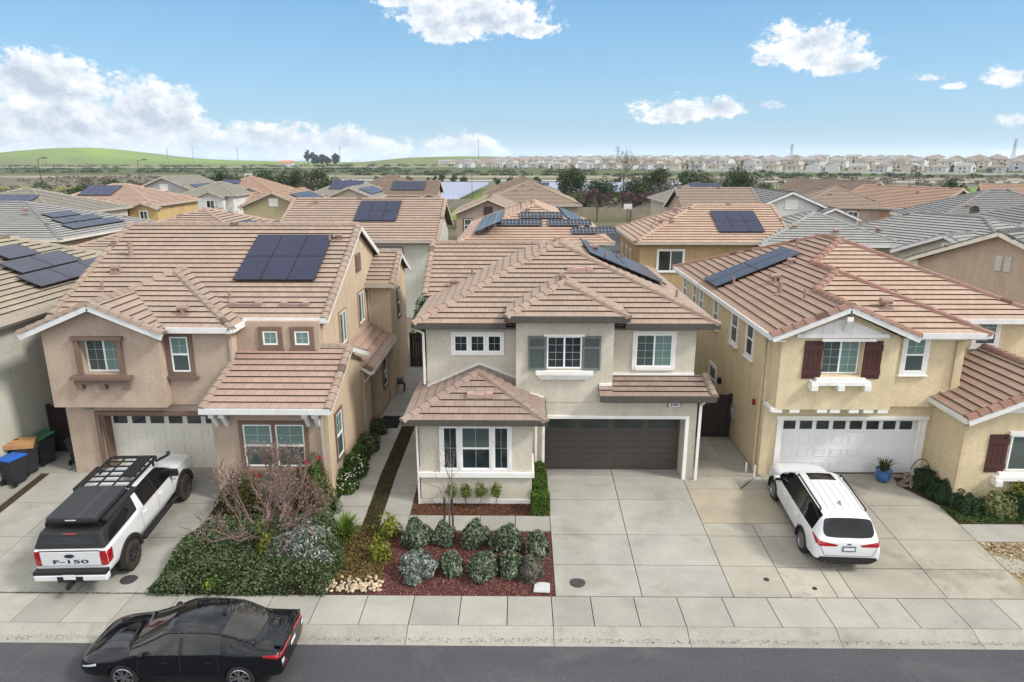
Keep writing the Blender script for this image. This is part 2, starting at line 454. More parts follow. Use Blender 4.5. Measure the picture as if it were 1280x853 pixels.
up_ = t.new('ShaderNodeCombineXYZ'); t.set(up_.inputs[0], sp.outputs[0]); t.set(up_.inputs[1], sp.outputs[1]); t.set(up_.inputs[2], t.math('MAXIMUM', sp.outputs[2], .012)); t.set(sky.inputs[0], up_.outputs[0])
az = t.math('MULTIPLY', t.math('ARCTAN2', sp.outputs[0], sp.outputs[1]), 57.2958)
el = t.math('MULTIPLY', t.math('ARCSINE', sp.outputs[2]), 57.2958)
cb = t.new('ShaderNodeCombineXYZ'); t.set(cb.inputs[0], az); t.set(cb.inputs[1], t.math('MULTIPLY', el, 1.35))
cb2 = t.new('ShaderNodeCombineXYZ'); t.set(cb2.inputs[0], t.math('ADD', az, .55)); t.set(cb2.inputs[1], t.math('ADD', t.math('MULTIPLY', el, 1.35), .8))
n1 = t.noise(cb, .26, 9, .60); n2 = t.noise(cb2, .26, 9, .60); n3 = t.noise(cb, .95, 9, .66)
# cumulus: (azimuth, elevation of the middle, half width, half height, strength); the wide last ones are unseen, added for diffuse light
CLOUDS = [(-33.2, 1.98, 7.4, 2.05, 1.25), (-33.4, 4.6, 4.0, 1.78, 1.25), (-27.0, 2.65, 2.7, 2.27, 1.25), (-30.4, 1.24, 5.6, 1.33, 1.25), (-19.9, 0.94, 5.5, 1.63, 1.12), (-13.3, 0.73, 3.9, 1.45, 1.12), (-24.0, 1.03, 3.3, 1.24, 1.12), (-4.3, 0.5, 3.1, 1.24, 1.12), (-3.7, 10.36, 5.9, 1.83, 1.12), (0.9, 9.48, 2.6, 0.88, 0.95), (-9.1, 11.33, 2.5, 0.74, 0.9), (-5.6, 9.06, 2.5, 0.89, 0.9), (5.3, -0.07, 1.9, 0.44, 0.9), (21.5, 7.55, 3.5, 1.78, 1.05), (23.8, 6.37, 2.3, 1.05, 0.95), (19.9, 8.9, 1.89, 1.4, 0.68), (18.4, 6.83, 1.76, 0.59, 0.58), (12.6, 3.47, 3.7, 1.11, 1), (15.8, 3.59, 2.1, 0.92, 0.95), (10.8, 3.02, 2.0, 0.71, 0.8), (19.1, 3.81, 1.35, 0.76, 0.58), (28.9, 5.28, 1.62, 0.55, 0.58), (30.7, 4.68, 1.35, 0.41, 0.54), (33.6, 5.12, 1.89, 0.99, 0.68), (32.3, 5.1, 0.68, 0.54, 0.5), (34.4, 2.28, 1.76, 0.88, 0.68), (34.8, 0.2, 1.49, 0.55, 0.65), (-39.5, 3.71, 4.9, 2.77, 1.0), (37.9, 6.48, 2.9, 1.8, 1.0), (120, 40, 30, 18, 0.9), (-120, 35, 40, 18, 1), (175, 30, 40, 15, 1), (60, 50, 25, 12, 0.8), (-70, 45, 25, 12, 0.8), (-165, 60, 40, 20, 0.8)]
m = None
for a0, e0, rx, ry, k in CLOUDS:
    dx = t.math('DIVIDE', t.math('SUBTRACT', az, a0), rx); dy = t.math('DIVIDE', t.math('SUBTRACT', el, e0), ry)
    dy = t.math('MAXIMUM', dy, t.math('MULTIPLY', dy, -1.35))
    q = t.math('SUBTRACT', k, t.math('SQRT', t.math('ADD', t.math('MULTIPLY', dx, dx), t.math('MULTIPLY', dy, dy))))
    m = q if m is None else t.math('SMOOTH_MAX', m, q, .15)
# the rest of the sky (behind and above the viewer) gets added, unseen cloud as fill light
dens = t.math('ADD', t.math('ADD', m, t.math('MULTIPLY', t.math('SUBTRACT', n1, .5), 1.7)), t.math('MULTIPLY', t.math('SUBTRACT', n3, .5), 1.9))
n5 = t.noise(cb, 3.4, 6, .65); dens = t.math('ADD', dens, t.math('MULTIPLY', t.math('SUBTRACT', n5, .5), .6))
mask = t.maprange(dens, -.08, .40); mask.node.interpolation_type = 'SMOOTHSTEP'
core = t.maprange(dens, .05, .75)
n4 = t.noise(cb2, .95, 9, .66); lit = t.math('ADD', t.math('SUBTRACT', n1, n2), t.math('MULTIPLY', t.math('SUBTRACT', n3, n4), .45))
shade = t.math('ADD', t.math('MULTIPLY', lit, 2.6), t.math('SUBTRACT', 1.0, t.math('MULTIPLY', core, .50)), clamp=True)
ccol = t.ramp(shade, [(.2, (3.0, 3.5, 4.1)), (.6, (4.3, 4.65, 5.05)), (1., (5.9, 5.95, 5.9))])
skyc = t.mix(1, sky, (.45, .60, .72), 'MULTIPLY')
skyc = t.mix(.75, skyc, t.ramp(t.maprange(el, 0, 30), [(0, (2.6, 3.95, 4.9)), (.2, (1.9, 3.45, 4.85)), (.38, (1.25, 2.75, 4.45)), (1, (.8, 1.9, 3.5))]))
fill_deck = t.math('MULTIPLY', t.math('MAXIMUM', t.maprange(el, 14, 32), t.math('MULTIPLY', t.maprange(t.math('ABSOLUTE', az), 46, 75), t.maprange(el, -3, 6))), t.maprange(t.noise(dirn, 2.6, 6, .6), .38, .58, .30, 1.))  # bright cloud cover added overhead and beside the view as fill light
allc = t.mix(t.math('MULTIPLY', mask, .97), skyc, ccol)
t.set(bg.inputs[0], t.mix(t.math('MULTIPLY', fill_deck, .92), allc, (10.8, 10.6, 10.3))); bg.inputs[1].default_value = .12
sc.view_settings.view_transform = 'Standard'; sc.view_settings.look = 'None'; sc.view_settings.exposure = .66; sc.view_settings.gamma = 1
sc.view_settings.use_curve_mapping = False
sc.render.engine = 'CYCLES'; sc.cycles.max_bounces = 6; sc.cycles.use_denoising = True; sc.cycles.sample_clamp_indirect = 6
sc.cycles.volume_step_rate = 4

# ------------------------------------------------------------------ ground
def gz(Y):
    if Y < 16.38: return -.5
    return min(0., -.5 + (Y - 16.38) / 6.4 * .5)
def sstep(a, b, x):
    k = min(1, max(0, (x - a) / (b - a))); return k * k * (3 - 2 * k)
def land(x, y):
    """height of the open country beyond the estate"""
    z = 0
    # terrace carrying the far estate on the right
    f = (y - (760 - .95 * max(-60, min(x, 420)))) / 60.
    g = sstep(0, 1, f) * sstep(-160, 40, x)
    z += 3.9 * g + max(0, min(f, 12)) * .42 * g
    def bump(cx, cy, sx, sy, h): return h * math.exp(-((x - cx) / sx) ** 2 - ((y - cy) / sy) ** 2)
    z += bump(-975, 1560, 135, 330, 29) + bump(-800, 1640, 260, 360, 7) + bump(-1250, 1600, 150, 400, 12)
    z += bump(-190, 1330, 100, 220, 11.5) + bump(-75, 1400, 90, 200, 9.0) + bump(-1700, 2300, 500, 500, 28)
    return z
tm, t, b = newmat('open_country')
tc = t.new('ShaderNodeTexCoord').outputs['Object']
sp = t.new('ShaderNodeSeparateXYZ'); t.set(sp.inputs[0], tc)
mp = t.new('ShaderNodeMapping'); mp.inputs['Scale'].default_value = (.25, 1, 1); t.set(mp.inputs[0], tc)
wob = t.math('MULTIPLY', t.math('SUBTRACT', t.noise(mp.outputs[0], .012, 5), .5), 90.)
yy = t.math('ADD', sp.outputs[1], t.math('ADD', wob, t.math('MULTIPLY', t.math('MAXIMUM', sp.outputs[0], 0.), .22)))
lg = t.math('LOGARITHM', t.math('MAXIMUM', yy, 20.), 2.)
fy = t.maprange(lg, 6.5, 11.0)
def F(y): return (math.log2(y) - 6.5) / 4.5
G1, G2, DG, BR, TAN, GY = (.17, .22, .06), (.11, .14, .055), (.07, .105, .045), (.18, .155, .115), (.34, .31, .24), (.18, .172, .15)
c = t.ramp(fy, [(F(100), BR), (F(150), (.12, .12, .06)), (F(200), (.15, .21, .035)), (F(262), (.16, .23, .04)), (F(285), BR), (F(330), GY), (F(400), (.13, .125, .09)), (F(440), TAN), (F(475), BR), (F(520), DG), (F(640), (.10, .12, .06)), (F(720), DG), (F(830), (.08, .12, .05)), (F(880), TAN), (F(960), (.20, .21, .11)), (F(1120), (.17, .19, .09)), (F(1330), (.17, .25, .06)), (F(1500), (.21, .32, .06)), (F(2200), (.15, .20, .08))])
c = t.mix(t.maprange(t.noise(tc, .02, 6, .7), .42, .62, 0, .55), c, t.mix(t.noise(tc, .006, 3), BR, DG))
c = t.mix(t.maprange(t.noise(tc, .22, 5, .7), .45, .7, 0, .5), c, (.05, .06, .025))
t.set(b.inputs['Base Color'], c); b.inputs['Roughness'].default_value = 1; b.inputs['Specular IOR Level'].default_value = 0
g = MB()
ys = [-60, 10, 16.30, 16.4, 17.5, 19, 21, 22.78, 26, 40, 70, 110, 160, 220, 300, 380, 430] + [430 + 22 * i for i in range(1, 30)] + [1120, 1180, 1240, 1300, 1360, 1420, 1480, 1520, 1560, 1600, 1660, 1740, 1850, 1960]
nx = 110
pts = []
for y in ys:
    half = 60 + max(0, y) * 1.05 + (60 if y < 30 else 0)
    for i in range(nx + 1):
        x = -half + 2 * half * i / nx
        z = (-.72 if y < 16.38 else gz(y) - .06) + (land(x, y) if y > 300 else 0)
        pts.append((x, y, z))
g.add(pts, [(r * (nx + 1) + i, r * (nx + 1) + i + 1, (r + 1) * (nx + 1) + i + 1, (r + 1) * (nx + 1) + i) for r in range(len(ys) - 1) for i in range(nx)])
tag(g.build('terrain', tm, smooth=True), kind='structure')
ASPH = pm('asphalt', (.072, .072, .079), .9, .13, .5, streak=(.55, (.12, 1.2, 1.), .70), fine=.6, bump=.4, bs=130, spec=.2, stain=((.11, .108, .11), .7, .6))
CON = pm('concrete_walk', (.305, .294, .258), .88, .14, .9, fine=.22, bump=.15, bs=60, spec=.2, stain=((.24, .235, .205), 1.1, .55), island=.10)
CONW = pm('concrete_drive_warm', (.325, .303, .252), .88, .16, .7, streak=(.35, (.25, 3., 1.), .72), fine=.22, bump=.15, bs=60, spec=.2, stain=((.15, .13, .10), .55, .85), island=.12)
COND = pm('concrete_drive_grey', (.315, .306, .272), .88, .16, .7, streak=(.35, (.25, 3., 1.), .74), fine=.22, bump=.15, bs=60, spec=.2, stain=((.20, .185, .145), .6, .75), island=.07)
CURB = pm('concrete_kerb', (.30, .287, .25), .9, .12, 1.3, fine=.25, bump=.2, bs=50, spec=.2, stain=((.16, .15, .13), 1.6, .5), island=.06)
r_ = MB(); r_.poly([(-70, -40, -.66), (90, -40, -.66), (90, 14.6, -.66), (-70, 14.6, -.66)]); tag(r_.build('road', ASPH), kind='structure')
jx = [-2.85 - 1.3 * i for i in range(32, 0, -1)] + [-2.85, -1.56, -.29, .91, 1.98, 3.17, 4.35, 5.59, 6.82, 8.17, 9.29, 10.37, 11.66] + [11.66 + 1.27 * i for i in range(1, 32)]
sw = MB(); kb = MB(); gp = .012
for i, (a, c_) in enumerate(zip(jx[:-1], jx[1:])):
    sw.box(a + gp, c_ - gp, 15.15, 16.36, -.62, -.505)
kj = jx[::4] if False else [x for i, x in enumerate(jx) if i % 3 == 2]
for a, c_ in zip(kj[:-1], kj[1:]):
    prof = [(14.56, -.75), (14.56, -.655), (14.80, -.645), (14.86, -.63), (15.0, -.56), (15.08, -.517), (15.138, -.508), (15.138, -.75)]
    kb.extr(prof, a + .008, c_ - .008, 'yz')
tag(sw.build('pavement', CON), kind='structure'); tag(kb.build('kerb', CURB), kind='structure')
def slab(mb, P, up=0.):
    P = [p if len(p) == 3 else (*p, gz(p[1]) + up) for p in P]
    n = len(P)
    mb.add(P + [(x, y, z - .1) for x, y, z in P], [tuple(range(n)), tuple(range(n, 2 * n))[::-1]] + [(i, n + i, n + (i + 1) % n, (i + 1) % n) for i in range(n)])
def slabgrid(mb, xs, ys, up=0., g=.012):
    for a, b_ in zip(xs[:-1], xs[1:]):
        for c_, d in zip(ys[:-1], ys[1:]):
            slab(mb, [(a + g, c_ + g), (b_ - g, c_ + g), (b_ - g, d - g), (a + g, d - g)], up)
Y0 = 16.38
d = MB(); slabgrid(d, [1.03, 3.42, 5.94], [Y0, 17.73, 19.21, 21.2, 22.78]); slabgrid(d, [1.03, 3.42, 5.88], [22.78, 23.4]); tag(d.build('driveway', COND), kind='structure')
d = MB()
slabgrid(d, [5.94, 7.53], [Y0, 17.7, 19.17, 19.85]); slabgrid(d, [7.53, 8.8], [Y0, 17.66, 19.17, 19.85]); slabgrid(d, [8.8, 9.28], [Y0, 17.64]); slabgrid(d, [9.28, 11.78], [Y0, 17.62])
slabgrid(d, [8.8, 11.78], [17.64, 19.1, 21.0, 22.78]); slabgrid(d, [11.78, 14.2], [Y0, 17.61, 19.02, 20.92]); 
slab(d, [(11.788, 20.93), (14.19, 20.93), (13.55, 22.0), (13.55, 22.78), (11.788, 22.78)])
slabgrid(d, [8.8, 14.6], [22.78, 23.0])
slabgrid(d, [5.94, 7.82], [21.9, 22.78]); slabgrid(d, [6.32, 7.82], [22.78, 24.4, 26.4]); slab(d, [(7.83, 22.0), (8.7, 22.9), (8.7, 26.4), (7.83, 26.4)]); slab(d, [(7.84, 21.9), (8.79, 21.9), (8.79, 22.78), (8.66, 22.78)])
tag(d.build('driveway', CONW), kind='structure')
d = MB(); slabgrid(d, [5.94, 8.8], [19.85, 21.9]); tag(d.build('driveway', pm('concrete_drive_tan', (.345, .30, .225), .88, .12, .8, fine=.1, stain=((.24, .21, .16), .9, .6))), kind='structure')
d = MB(); slabgrid(d, [-17.2, -15.5, -12.3, -10.2], [Y0, 18.92, 20.83, 22.78]); slabgrid(d, [-16.6, -10.3], [22.78, 23.4]); slabgrid(d, [-18.3, -16.62], [22.78, 24.65]); tag(d.build('driveway', COND), kind='structure')
d = MB(); slabgrid(d, [-25.5, -22.5, -20.2, -17.55], [Y0, 18.9, 20.8, 22.76]); tag(d.build('driveway', CON), kind='structure')
d = MB()
slabgrid(d, [-6.15, -5.03], [19.3, 20.7, 22.0, 22.78]); slabgrid(d, [-6.15, -5.03], [22.78, 24.4, 26, 27.6, 29.2, 30.8, 32.4, 34, 36])
slabgrid(d, [-10.19, -8.6, -7.4, -6.15], [19.3, 20.05])
slabgrid(d, [-4.48, -3.58], [19.38, 20.22, 21.5, 22.78]); slabgrid(d, [-4.48, -3.58], [22.78, 24.3, 26, 27.6, 29.2, 31, 33, 36])
slabgrid(d, [-3.58, -2.4, -1.25, -.1, 1.03], [19.38, 20.22]); slabgrid(d, [14.2, 16.2, 18.2, 20.2, 24], [18.95, 19.88])
tag(d.build('footpath', CON), kind='structure')
d = MB(); slab(d, [(14.22, 17.5), (15.2, 17.5), (14.9, 18.1), (14.22, 18.3)]); tag(d.build('footpath', CONW), kind='structure')
# planting beds
def sheet(name, P, mat, up=-.03, kind='structure'):
    m_ = MB(); ysp = sorted({p[1] for p in P})
    m_.poly([(x, y, gz(y) + up) for x, y in P]); return tag(m_.build(name, mat), kind=kind)
MUL = pm('red_bark_mulch', (.105, .042, .036), .95, .35, 9, fine=.6, bump=1, bs=55, spec=.1)
MULB = pm('brown_bark_mulch', (.10, .045, .028), .95, .35, 9, fine=.6, bump=1, bs=55, spec=.1)
SOIL = pm('garden_soil', (.055, .040, .026), .95, .35, 5, fine=.5, bump=1, bs=40, spec=.1)
sheet('mulch_bed', [(-4.2, Y0), (1.02, Y0), (1.02, 19.37), (-4.2, 19.37)], MUL)
sheet('mulch_bed', [(-3.57, 20.23), (1.02, 20.23), (1.02, 22.78), (-3.57, 22.78)], MULB)
sheet('soil_bed', [(-10.19, Y0), (-4.2, Y0), (-4.2, 19.37), (-4.49, 19.37), (-4.49, 22.78), (-5.02, 22.78), (-5.02, 19.29), (-10.19, 19.29)], SOIL)
sheet('soil_bed', [(-5.02, 22.78), (-4.49, 22.78), (-4.49, 36), (-5.02, 36)], SOIL)
sheet('soil_bed', [(-10.19, 20.06), (-6.16, 20.06), (-6.16, 22.78), (-10.19, 22.78)], SOIL)
sheet('soil_bed', [(14.22, 19.89), (24, 19.89), (24, 22.78), (13.56, 22.78), (13.56, 22.0), (14.22, 20.9)], SOIL)
sheet('soil_bed', [(-17.54, Y0), (-17.21, Y0), (-17.21, 22.78), (-17.54, 22.78)], SOIL)
sheet('straw_bed', [(14.22, Y0), (24, Y0), (24, 18.94), (14.22, 18.94)], pm('dry_straw_ground', (.30, .23, .14), .95, .3, 4, fine=.5, bump=1, bs=60, spec=.1))
def scatter(name, region, n, size, mat, label, up=0., tilt=.5, seed=1, cat='mulch', zfun=None):
    """loose chips or clippings, one object"""
    rr = np.random.default_rng(seed); x0, x1, y0, y1 = region
    x = rr.uniform(x0, x1, n); y = rr.uniform(y0, y1, n); z = np.array([gz(q) for q in y]) + up
    nn = np.stack([rr.normal(0, tilt, n), rr.normal(0, tilt, n), np.ones(n)], 1)
    return tag(leaves(name, np.stack([x, y, z], 1), nn, rr.uniform(.5, 1.3, n) * size, mat, asp=.45, rr=rr), label, cat, kind='stuff')
def leafmesh(name, C, N, S, asp=.5, rr=None, fold=0.):
    n = len(C); rr = rr or np.random.default_rng(0)
    N = N / np.maximum(1e-6, np.linalg.norm(N, axis=1, keepdims=True))
    t_ = rr.normal(0, 1, (n, 3)); t_ -= N * (t_ * N).sum(1, keepdims=True); t_ /= np.maximum(1e-6, np.linalg.norm(t_, axis=1, keepdims=True))
    b_ = np.cross(N, t_); S = np.asarray(S).reshape(-1, 1)
    V = np.stack([C - t_ * S, C + b_ * S * asp - t_ * S * .1, C + t_ * S, C - b_ * S * asp - t_ * S * .1], 1).reshape(-1, 3)
    me = bpy.data.meshes.new(name); me.vertices.add(4 * n); me.vertices.foreach_set('co', V.astype(np.float32).ravel())
    me.loops.add(4 * n); me.polygons.add(n)
    me.loops.foreach_set('vertex_index', np.arange(4 * n, dtype=np.int32)); me.polygons.foreach_set('loop_start', np.arange(0, 4 * n, 4, dtype=np.int32))
    me.polygons.foreach_set('loop_total', np.full(n, 4, np.int32)); me.update(calc_edges=True); return me
def leaves(name, C, N, S, mat, parent=None, asp=.5, rr=None):
    me = leafmesh(name, C, N, S, asp, rr); me.materials.append(mat)
    o = bpy.data.objects.new(name, me); COL.objects.link(o)
    if parent: o.parent = parent
    return o
CHIP = leaf_mat('red_mulch_chips', (.055, .02, .018), (.12, .045, .04), (.26, .15, .12), .9, 0)
CHIPB = leaf_mat('brown_mulch_chips', (.04, .018, .012), (.11, .045, .028), (.22, .12, .07), .9, 0)
scatter('mulch', (-4.2, 1.0, 16.40, 19.34), 11000, .032, CHIP, 'dark red bark chips covering the bed of round shrubs', -.015)
scatter('mulch', (-3.55, .95, 20.25, 20.95), 3000, .032, CHIPB, 'brown bark chips in the bed below the front window', -.015, seed=2)
STRAW = leaf_mat('dry_straw', (.20, .14, .07), (.36, .28, .17), (.5, .42, .28), .9, 0)
scatter('dry_grass', (14.25, 20, 17.3, 18.9), 3500, .06, STRAW, 'dry straw lying in the strip right of the white garage drive', -.01, seed=3, cat='straw')
THY = leaf_mat('brown_creeping_cover', (.07, .045, .02), (.15, .10, .04), (.20, .17, .05), .85, .1)
scatter('ground_cover', (-5.75, -3.9, 16.95, 19.6), 7500, .035, THY, 'low rusty brown ground cover between the two front beds', .03, 1.0, 4, 'ground cover')
scatter('ground_cover', (-5.02, -4.5, 19.4, 22.7), 2400, .03, leaf_mat('dull_green_cover', (.03, .032, .012), (.055, .06, .02), (.11, .085, .035), .85, .1), 'dull green strip growing between the two side paths', .01, 1.0, 5, 'ground cover')
scatter('ground_cover', (-5.02, -4.5, 22.7, 35), 4200, .035, MATS['dull_green_cover'], 'dark green strip between the side paths under the eaves', .01, 1.0, 6, 'ground cover')

DEB = leaf_mat('gutter_debris_mix', (.03, .024, .016), (.08, .062, .04), (.17, .13, .085), .95, 0)
scatter('gutter_litter', (-22, 22, 14.66, 14.90), 2600, .020, DEB, 'dark leaf litter lying in the gutter along the kerb', -.135, .4, 21, 'litter')
scatter('leaf_litter', (-16, 14, 15.2, 22.5), 420, .018, DEB, 'scattered dry leaf bits on the drives and pavement', .012, .3, 22, 'litter')
scatter('joint_weeds', (-20, -10.3, 16.35, 16.40), 900, .022, MATS['dull_green_cover'], 'dark weeds growing in the joint between pavement and left drive', .008, 1., 23, 'weeds')
# thin air over the whole view
hm, t, b_ = newmat('haze_air'); t.n.remove(t.n['Principled BSDF'])
pv = t.new('ShaderNodeVolumePrincipled'); pv.inputs['Color'].default_value = (.86, .92, 1, 1); pv.inputs['Density'].default_value = .00014; pv.inputs['Anisotropy'].default_value = .2
t.l.new(pv.outputs[0], t.n['Material Output'].inputs['Volume'])
m = MB(); m.box(-9500, 9500, -300, 9000, -4, 95); tag(m.build('haze', hm), kind='stuff')
# ------------------------------------------------------------------ the four near houses
WH = CLR['white']; BT = CLR['brown_trim']; GD = CLR['gutter_dark']
GUT_W = pm('painted_gutter_white', (.66, .66, .65), .45, .08, 2, stain=((.45, .44, .42), 1.5, .4))
GUT_T = pm('painted_gutter_tan', (.42, .37, .32), .5, .08, 2)
# ---- cream house in the middle
ST_C = stucco('stucco_cream', (.535, .495, .415)); T_C = tile_mat('tile_pinkish_brown', (.335, .235, .185), (.40, .29, .235), (.47, .355, .295))
T_C2 = tile_mat('tile_reddish', (.285, .195, .163), (.345, .25, .212), (.42, .325, .285))
CAPC = tile_mat('tile_cap_brown', (.32, .22, .175), (.38, .27, .215), (.45, .335, .275))
h = thing('cream_house', 'cream stucco house with dark brown garage door and grey green shutters, middle of three', 'house', (1.5, 23, 0))
mb = MB()
mb.box(-3.3, 6.27, 23.4, 34.3, -.2, 5.5)                      # main volume
mb.box(-.1, 3.25, 22.6, 23.4, 2.42, 5.9)                     # raised centre bay
mb.box(-3.3, .45, 21.0, 23.4, -.25, 2.83)                    # front room
mb.box(-3.36, -2.9, 20.93, 21.0, -.25, -.02); 
wall_holes(mb, .45, 6.27, 22.6, 23.3, -.2, 2.42, [(.45, 5.88, -.2, 2.3)])
mb.box(3.25, 6.27, 22.6, 23.4, 2.42, 3.25)
mb.build('wall', ST_C, h)
garage_door(h, .93, 5.86, 23.3, -.02, 2.06, pm('garage_door_brown', (.070, .058, .052), .5, .1, 1), 4, 4, win=0)
m = MB(); m.box(.45, .93, 22.72, 23.36, -.2, 2.3); m.build('wall', ST_C, h)
dw = [o for o in kids(h) if o.name.startswith('garage_door')][0]
for k in range(4):
    a = .93 + k * 1.2325
    p = MB(); p.box(a + .12, a + 1.11, 23.275, 23.296, 1.66, 1.96); p.build('pane', GL_DARK, dw)
m = MB(); m.box(.84, 6.0, 22.53, 22.598, 2.3, 2.42); m.box(5.88, 6.0, 22.53, 22.598, -.1, 2.3); m.box(.84, .93, 22.6, 22.66, -.1, 2.3); m.build('garage_trim', WH, h)
S = 5 / 12
ez, bz, ey = 5.62, 6.05, 22.93
ap = (1.62, 28.2, ez + S * 5.27); rd = (1.62, 29.4, ap[2])
bl, br = (-3.67, ey, ez), (6.9, ey, ez)
wing = [(-3.95, 27.6, 5.66), (1, 27.6, 5.66), (1, 31.3, 7.42), (-3.95, 31.3, 7.42)]
bap = (1.615, 22.13 + 2.03, bz + S * 2.03)
by = 22.13
ro = roof(h, 'roof', [[bl, br, ap], [br, (6.9, 34.7, ez), rd, ap], [(6.9, 34.7, ez), (-3.67, 34.7, ez), rd], [(-3.67, 34.7, ez), bl, ap, rd], wing, [(1, 34.9, 5.66), (-3.95, 34.9, 5.66), (-3.95, 31.3, 7.42), (1, 31.3, 7.42)],
                      [(-.42, by, bz), (3.65, by, bz), bap], [(3.65, by, bz), (3.65, 25.2, bz), (1.615, 27, bap[2]), bap], [(-.42, 25.2, bz), (-.42, by, bz), bap, (1.615, 27, bap[2])]], T_C,
          [(bl, ap), (br, ap), (ap, rd), ((6.9, 34.7, ez), rd), (wing[3], (1.0, 31.3, 7.42)), ((-3.9, 27.75, 5.72), wing[3]), ((-.42, by, bz), bap), ((3.65, by, bz), bap), (bap, (1.615, 25.6, bap[2]))], CAPC)
m = MB()
for s_, sx in ((-3.86, 1),):
    m.add([(s_, 27.9, 5.5), (s_, 34.6, 5.5), (s_, 31.3, 7.3), (-3.3, 27.9, 5.5), (-3.3, 34.6, 5.5), (-3.3, 31.3, 7.3)], [(0, 1, 2), (3, 5, 4), (0, 2, 5, 3), (2, 1, 4, 5), (1, 0, 3, 4)])
m.build('gable_wall', ST_C, h)
e = edge(h, [((-3.67, ey, ez), (-.45, ey, ez)), ((3.68, ey, ez), (6.9, ey, ez)), ((6.9, ey, ez), (6.9, 34.7, ez)), ((-3.67, ey, ez), (-3.67, 27.7, ez)), ((-.42, by, bz), (3.65, by, bz)), ((-.42, by, bz), (-.42, 23.4, bz)), ((3.65, by, bz), (3.65, 23.4, bz))], GD, w=.13, h=.2)
m = MB(); m.box(-.4, 3.62, by + .05, 22.62, bz - .2, bz - .12); m.box(-3.6, -.1, ey + .05, 23.42, ez - .2, ez - .12); m.box(3.25, 6.85, ey + .05, 23.42, ez - .2, ez - .12); m.box(6.2, 6.85, 23.42, 34.6, ez - .2, ez - .12); m.build('soffit', GD, h)
# lower hip roof over the front room
lz = 2.98; lap = (-1.42, 22.85 + .0, lz + S * 2.3)
ll, lr = (-3.74, 20.55, lz), (.87, 20.55, lz)
lo = roof(h, 'porch_roof', [[ll, lr, lap], [lr, (.87, 22.7, lz), (-1.42 + .1, 23.4, lap[2] + .02), lap], [(-3.74, 23.9, lz), ll, lap, (-1.42, 23.4, lap[2])], [(-3.74, 30, lz - .25), (-3.74, 23.9, lz - .05), (-3.28, 23.9, lz + .3), (-3.28, 30, lz + .1)]], T_C2, [(ll, lap), (lr, lap)], T_C2)
edge(h, [(ll, lr), (lr, (.87, 22.6, lz)), ((-3.74, 24, lz), ll)], GD, w=.12, h=.18)
edge(h, [((-3.3, 23.37, lz + .22), (-1.42, 23.37, lap[2] + .14)), ((-1.42, 23.37, lap[2] + .14), (-.1, 23.37, lz + S * .96 + .17)), ((-.1, 22.58, lz + .40), (.86, 22.58, lz + .1))], WH, 'flashing', .06, .06, 0)
tile_vents(lo, (-1.3, 21.6, 3.46), .62, pm('primed_attic_vent', (.40, .27, .24), .6, .2, 5))
tile_vents(ro, (2.35, 26.2, 7.0), .75, pm('primed_attic_vent', (.40, .27, .24)))
# small pent roof above the garage
pn = [(2.77, 22.05, 3.30), (6.72, 22.05, 3.30), (6.72, 23.42, 3.87), (2.77, 22.62, 3.54)]
pr_ = roof(h, 'pent_roof', [[(2.77, 22.05, 3.28), (3.25, 22.05, 3.28), (3.25, 22.6, 3.51), (2.77, 22.6, 3.51)], [(3.25, 22.05, 3.28), (6.7, 22.05, 3.28), (6.7, 23.4, 3.62), (3.25, 23.4, 3.62)]], T_C2, [((6.68, 22.08, 3.3), (6.68, 23.4, 3.64))], T_C2)
edge(h, [((2.77, 22.05, 3.28), (6.75, 22.05, 3.28))], GD, w=.13, h=.2)
m = MB(); m.box(2.9, 6.7, 22.1, 22.6, 3.06, 3.12); m.box(6.27, 6.7, 22.6, 23.4, 3.1, 3.2); m.build('soffit', GD, h)
edge(h, [((3.27, 23.36, 3.70), (6.27, 23.36, 3.70)), ((2.8, 22.57, 3.56), (3.24, 22.57, 3.56))], WH, 'flashing', .07, .08, 0)
# windows
o = window(h, 'front', (-1.47, 23.4, 4.5), .52, .62, None, grid=(1, 1), panes=(GL_DARK,)); o2 = window(h, 'front', (-2.06, 23.4, 4.5), .5, .62, None, grid=(1, 1), panes=(GL_DARK,)); o3 = window(h, 'front', (-.87, 23.4, 4.5), .5, .62, None, grid=(1, 1), panes=(GL_DARK,))
m = MB(); M_ = (-2.42, -.52)
m.box(M_[0], M_[1], 23.35, 23.398, 4.38, 4.5); m.box(M_[0], M_[1], 23.35, 23.398, 5.12, 5.24)
for a, b_ in ((-2.42, -2.31), (-1.81, -1.73), (-1.21, -1.12), (-.62, -.52)): m.box(a, b_, 23.35, 23.398, 4.5, 5.12)
m.build('window_trim', WH, o)
window(h, 'front', (1.56, 22.6, 4.15), 1.2, 1.15, 'v', grid=(1, 3), panes=(GL_DARK, GL_DARK))
m = MB(); m.box(.85, 2.26, 22.5, 22.598, 5.30, 5.38); m.build('window_trim', WH, h)
SH = pm('shutter_grey_green', (.135, .155, .152), .6, .1, 4); SHP = pm('shutter_panel_dark', (.065, .082, .078), .7, .25, 9, fine=.3)
for xa in (.62, 2.50):
    m = MB(); m.box(xa - .31, xa + .31, 22.545, 22.575, 4.1, 5.3)
    for q in ((-.31, -.25, 4.1, 5.3), (.25, .31, 4.1, 5.3), (-.25, .25, 4.1, 4.17), (-.25, .25, 5.23, 5.3), (-.25, .25, 4.86, 4.93)): m.box(xa + q[0], xa + q[1], 22.525, 22.545, q[2], q[3])
    m.box(xa - .31, xa + .31, 22.575, 22.598, 4.1, 5.3)
    s_ = m.build('shutter', SH, h)
    p = MB(); p.box(xa - .245, xa + .245, 22.537, 22.544, 4.18, 4.85); p.box(xa - .245, xa + .245, 22.537, 22.544, 4.94, 5.22); p.build('shutter_panel', SHP, s_)
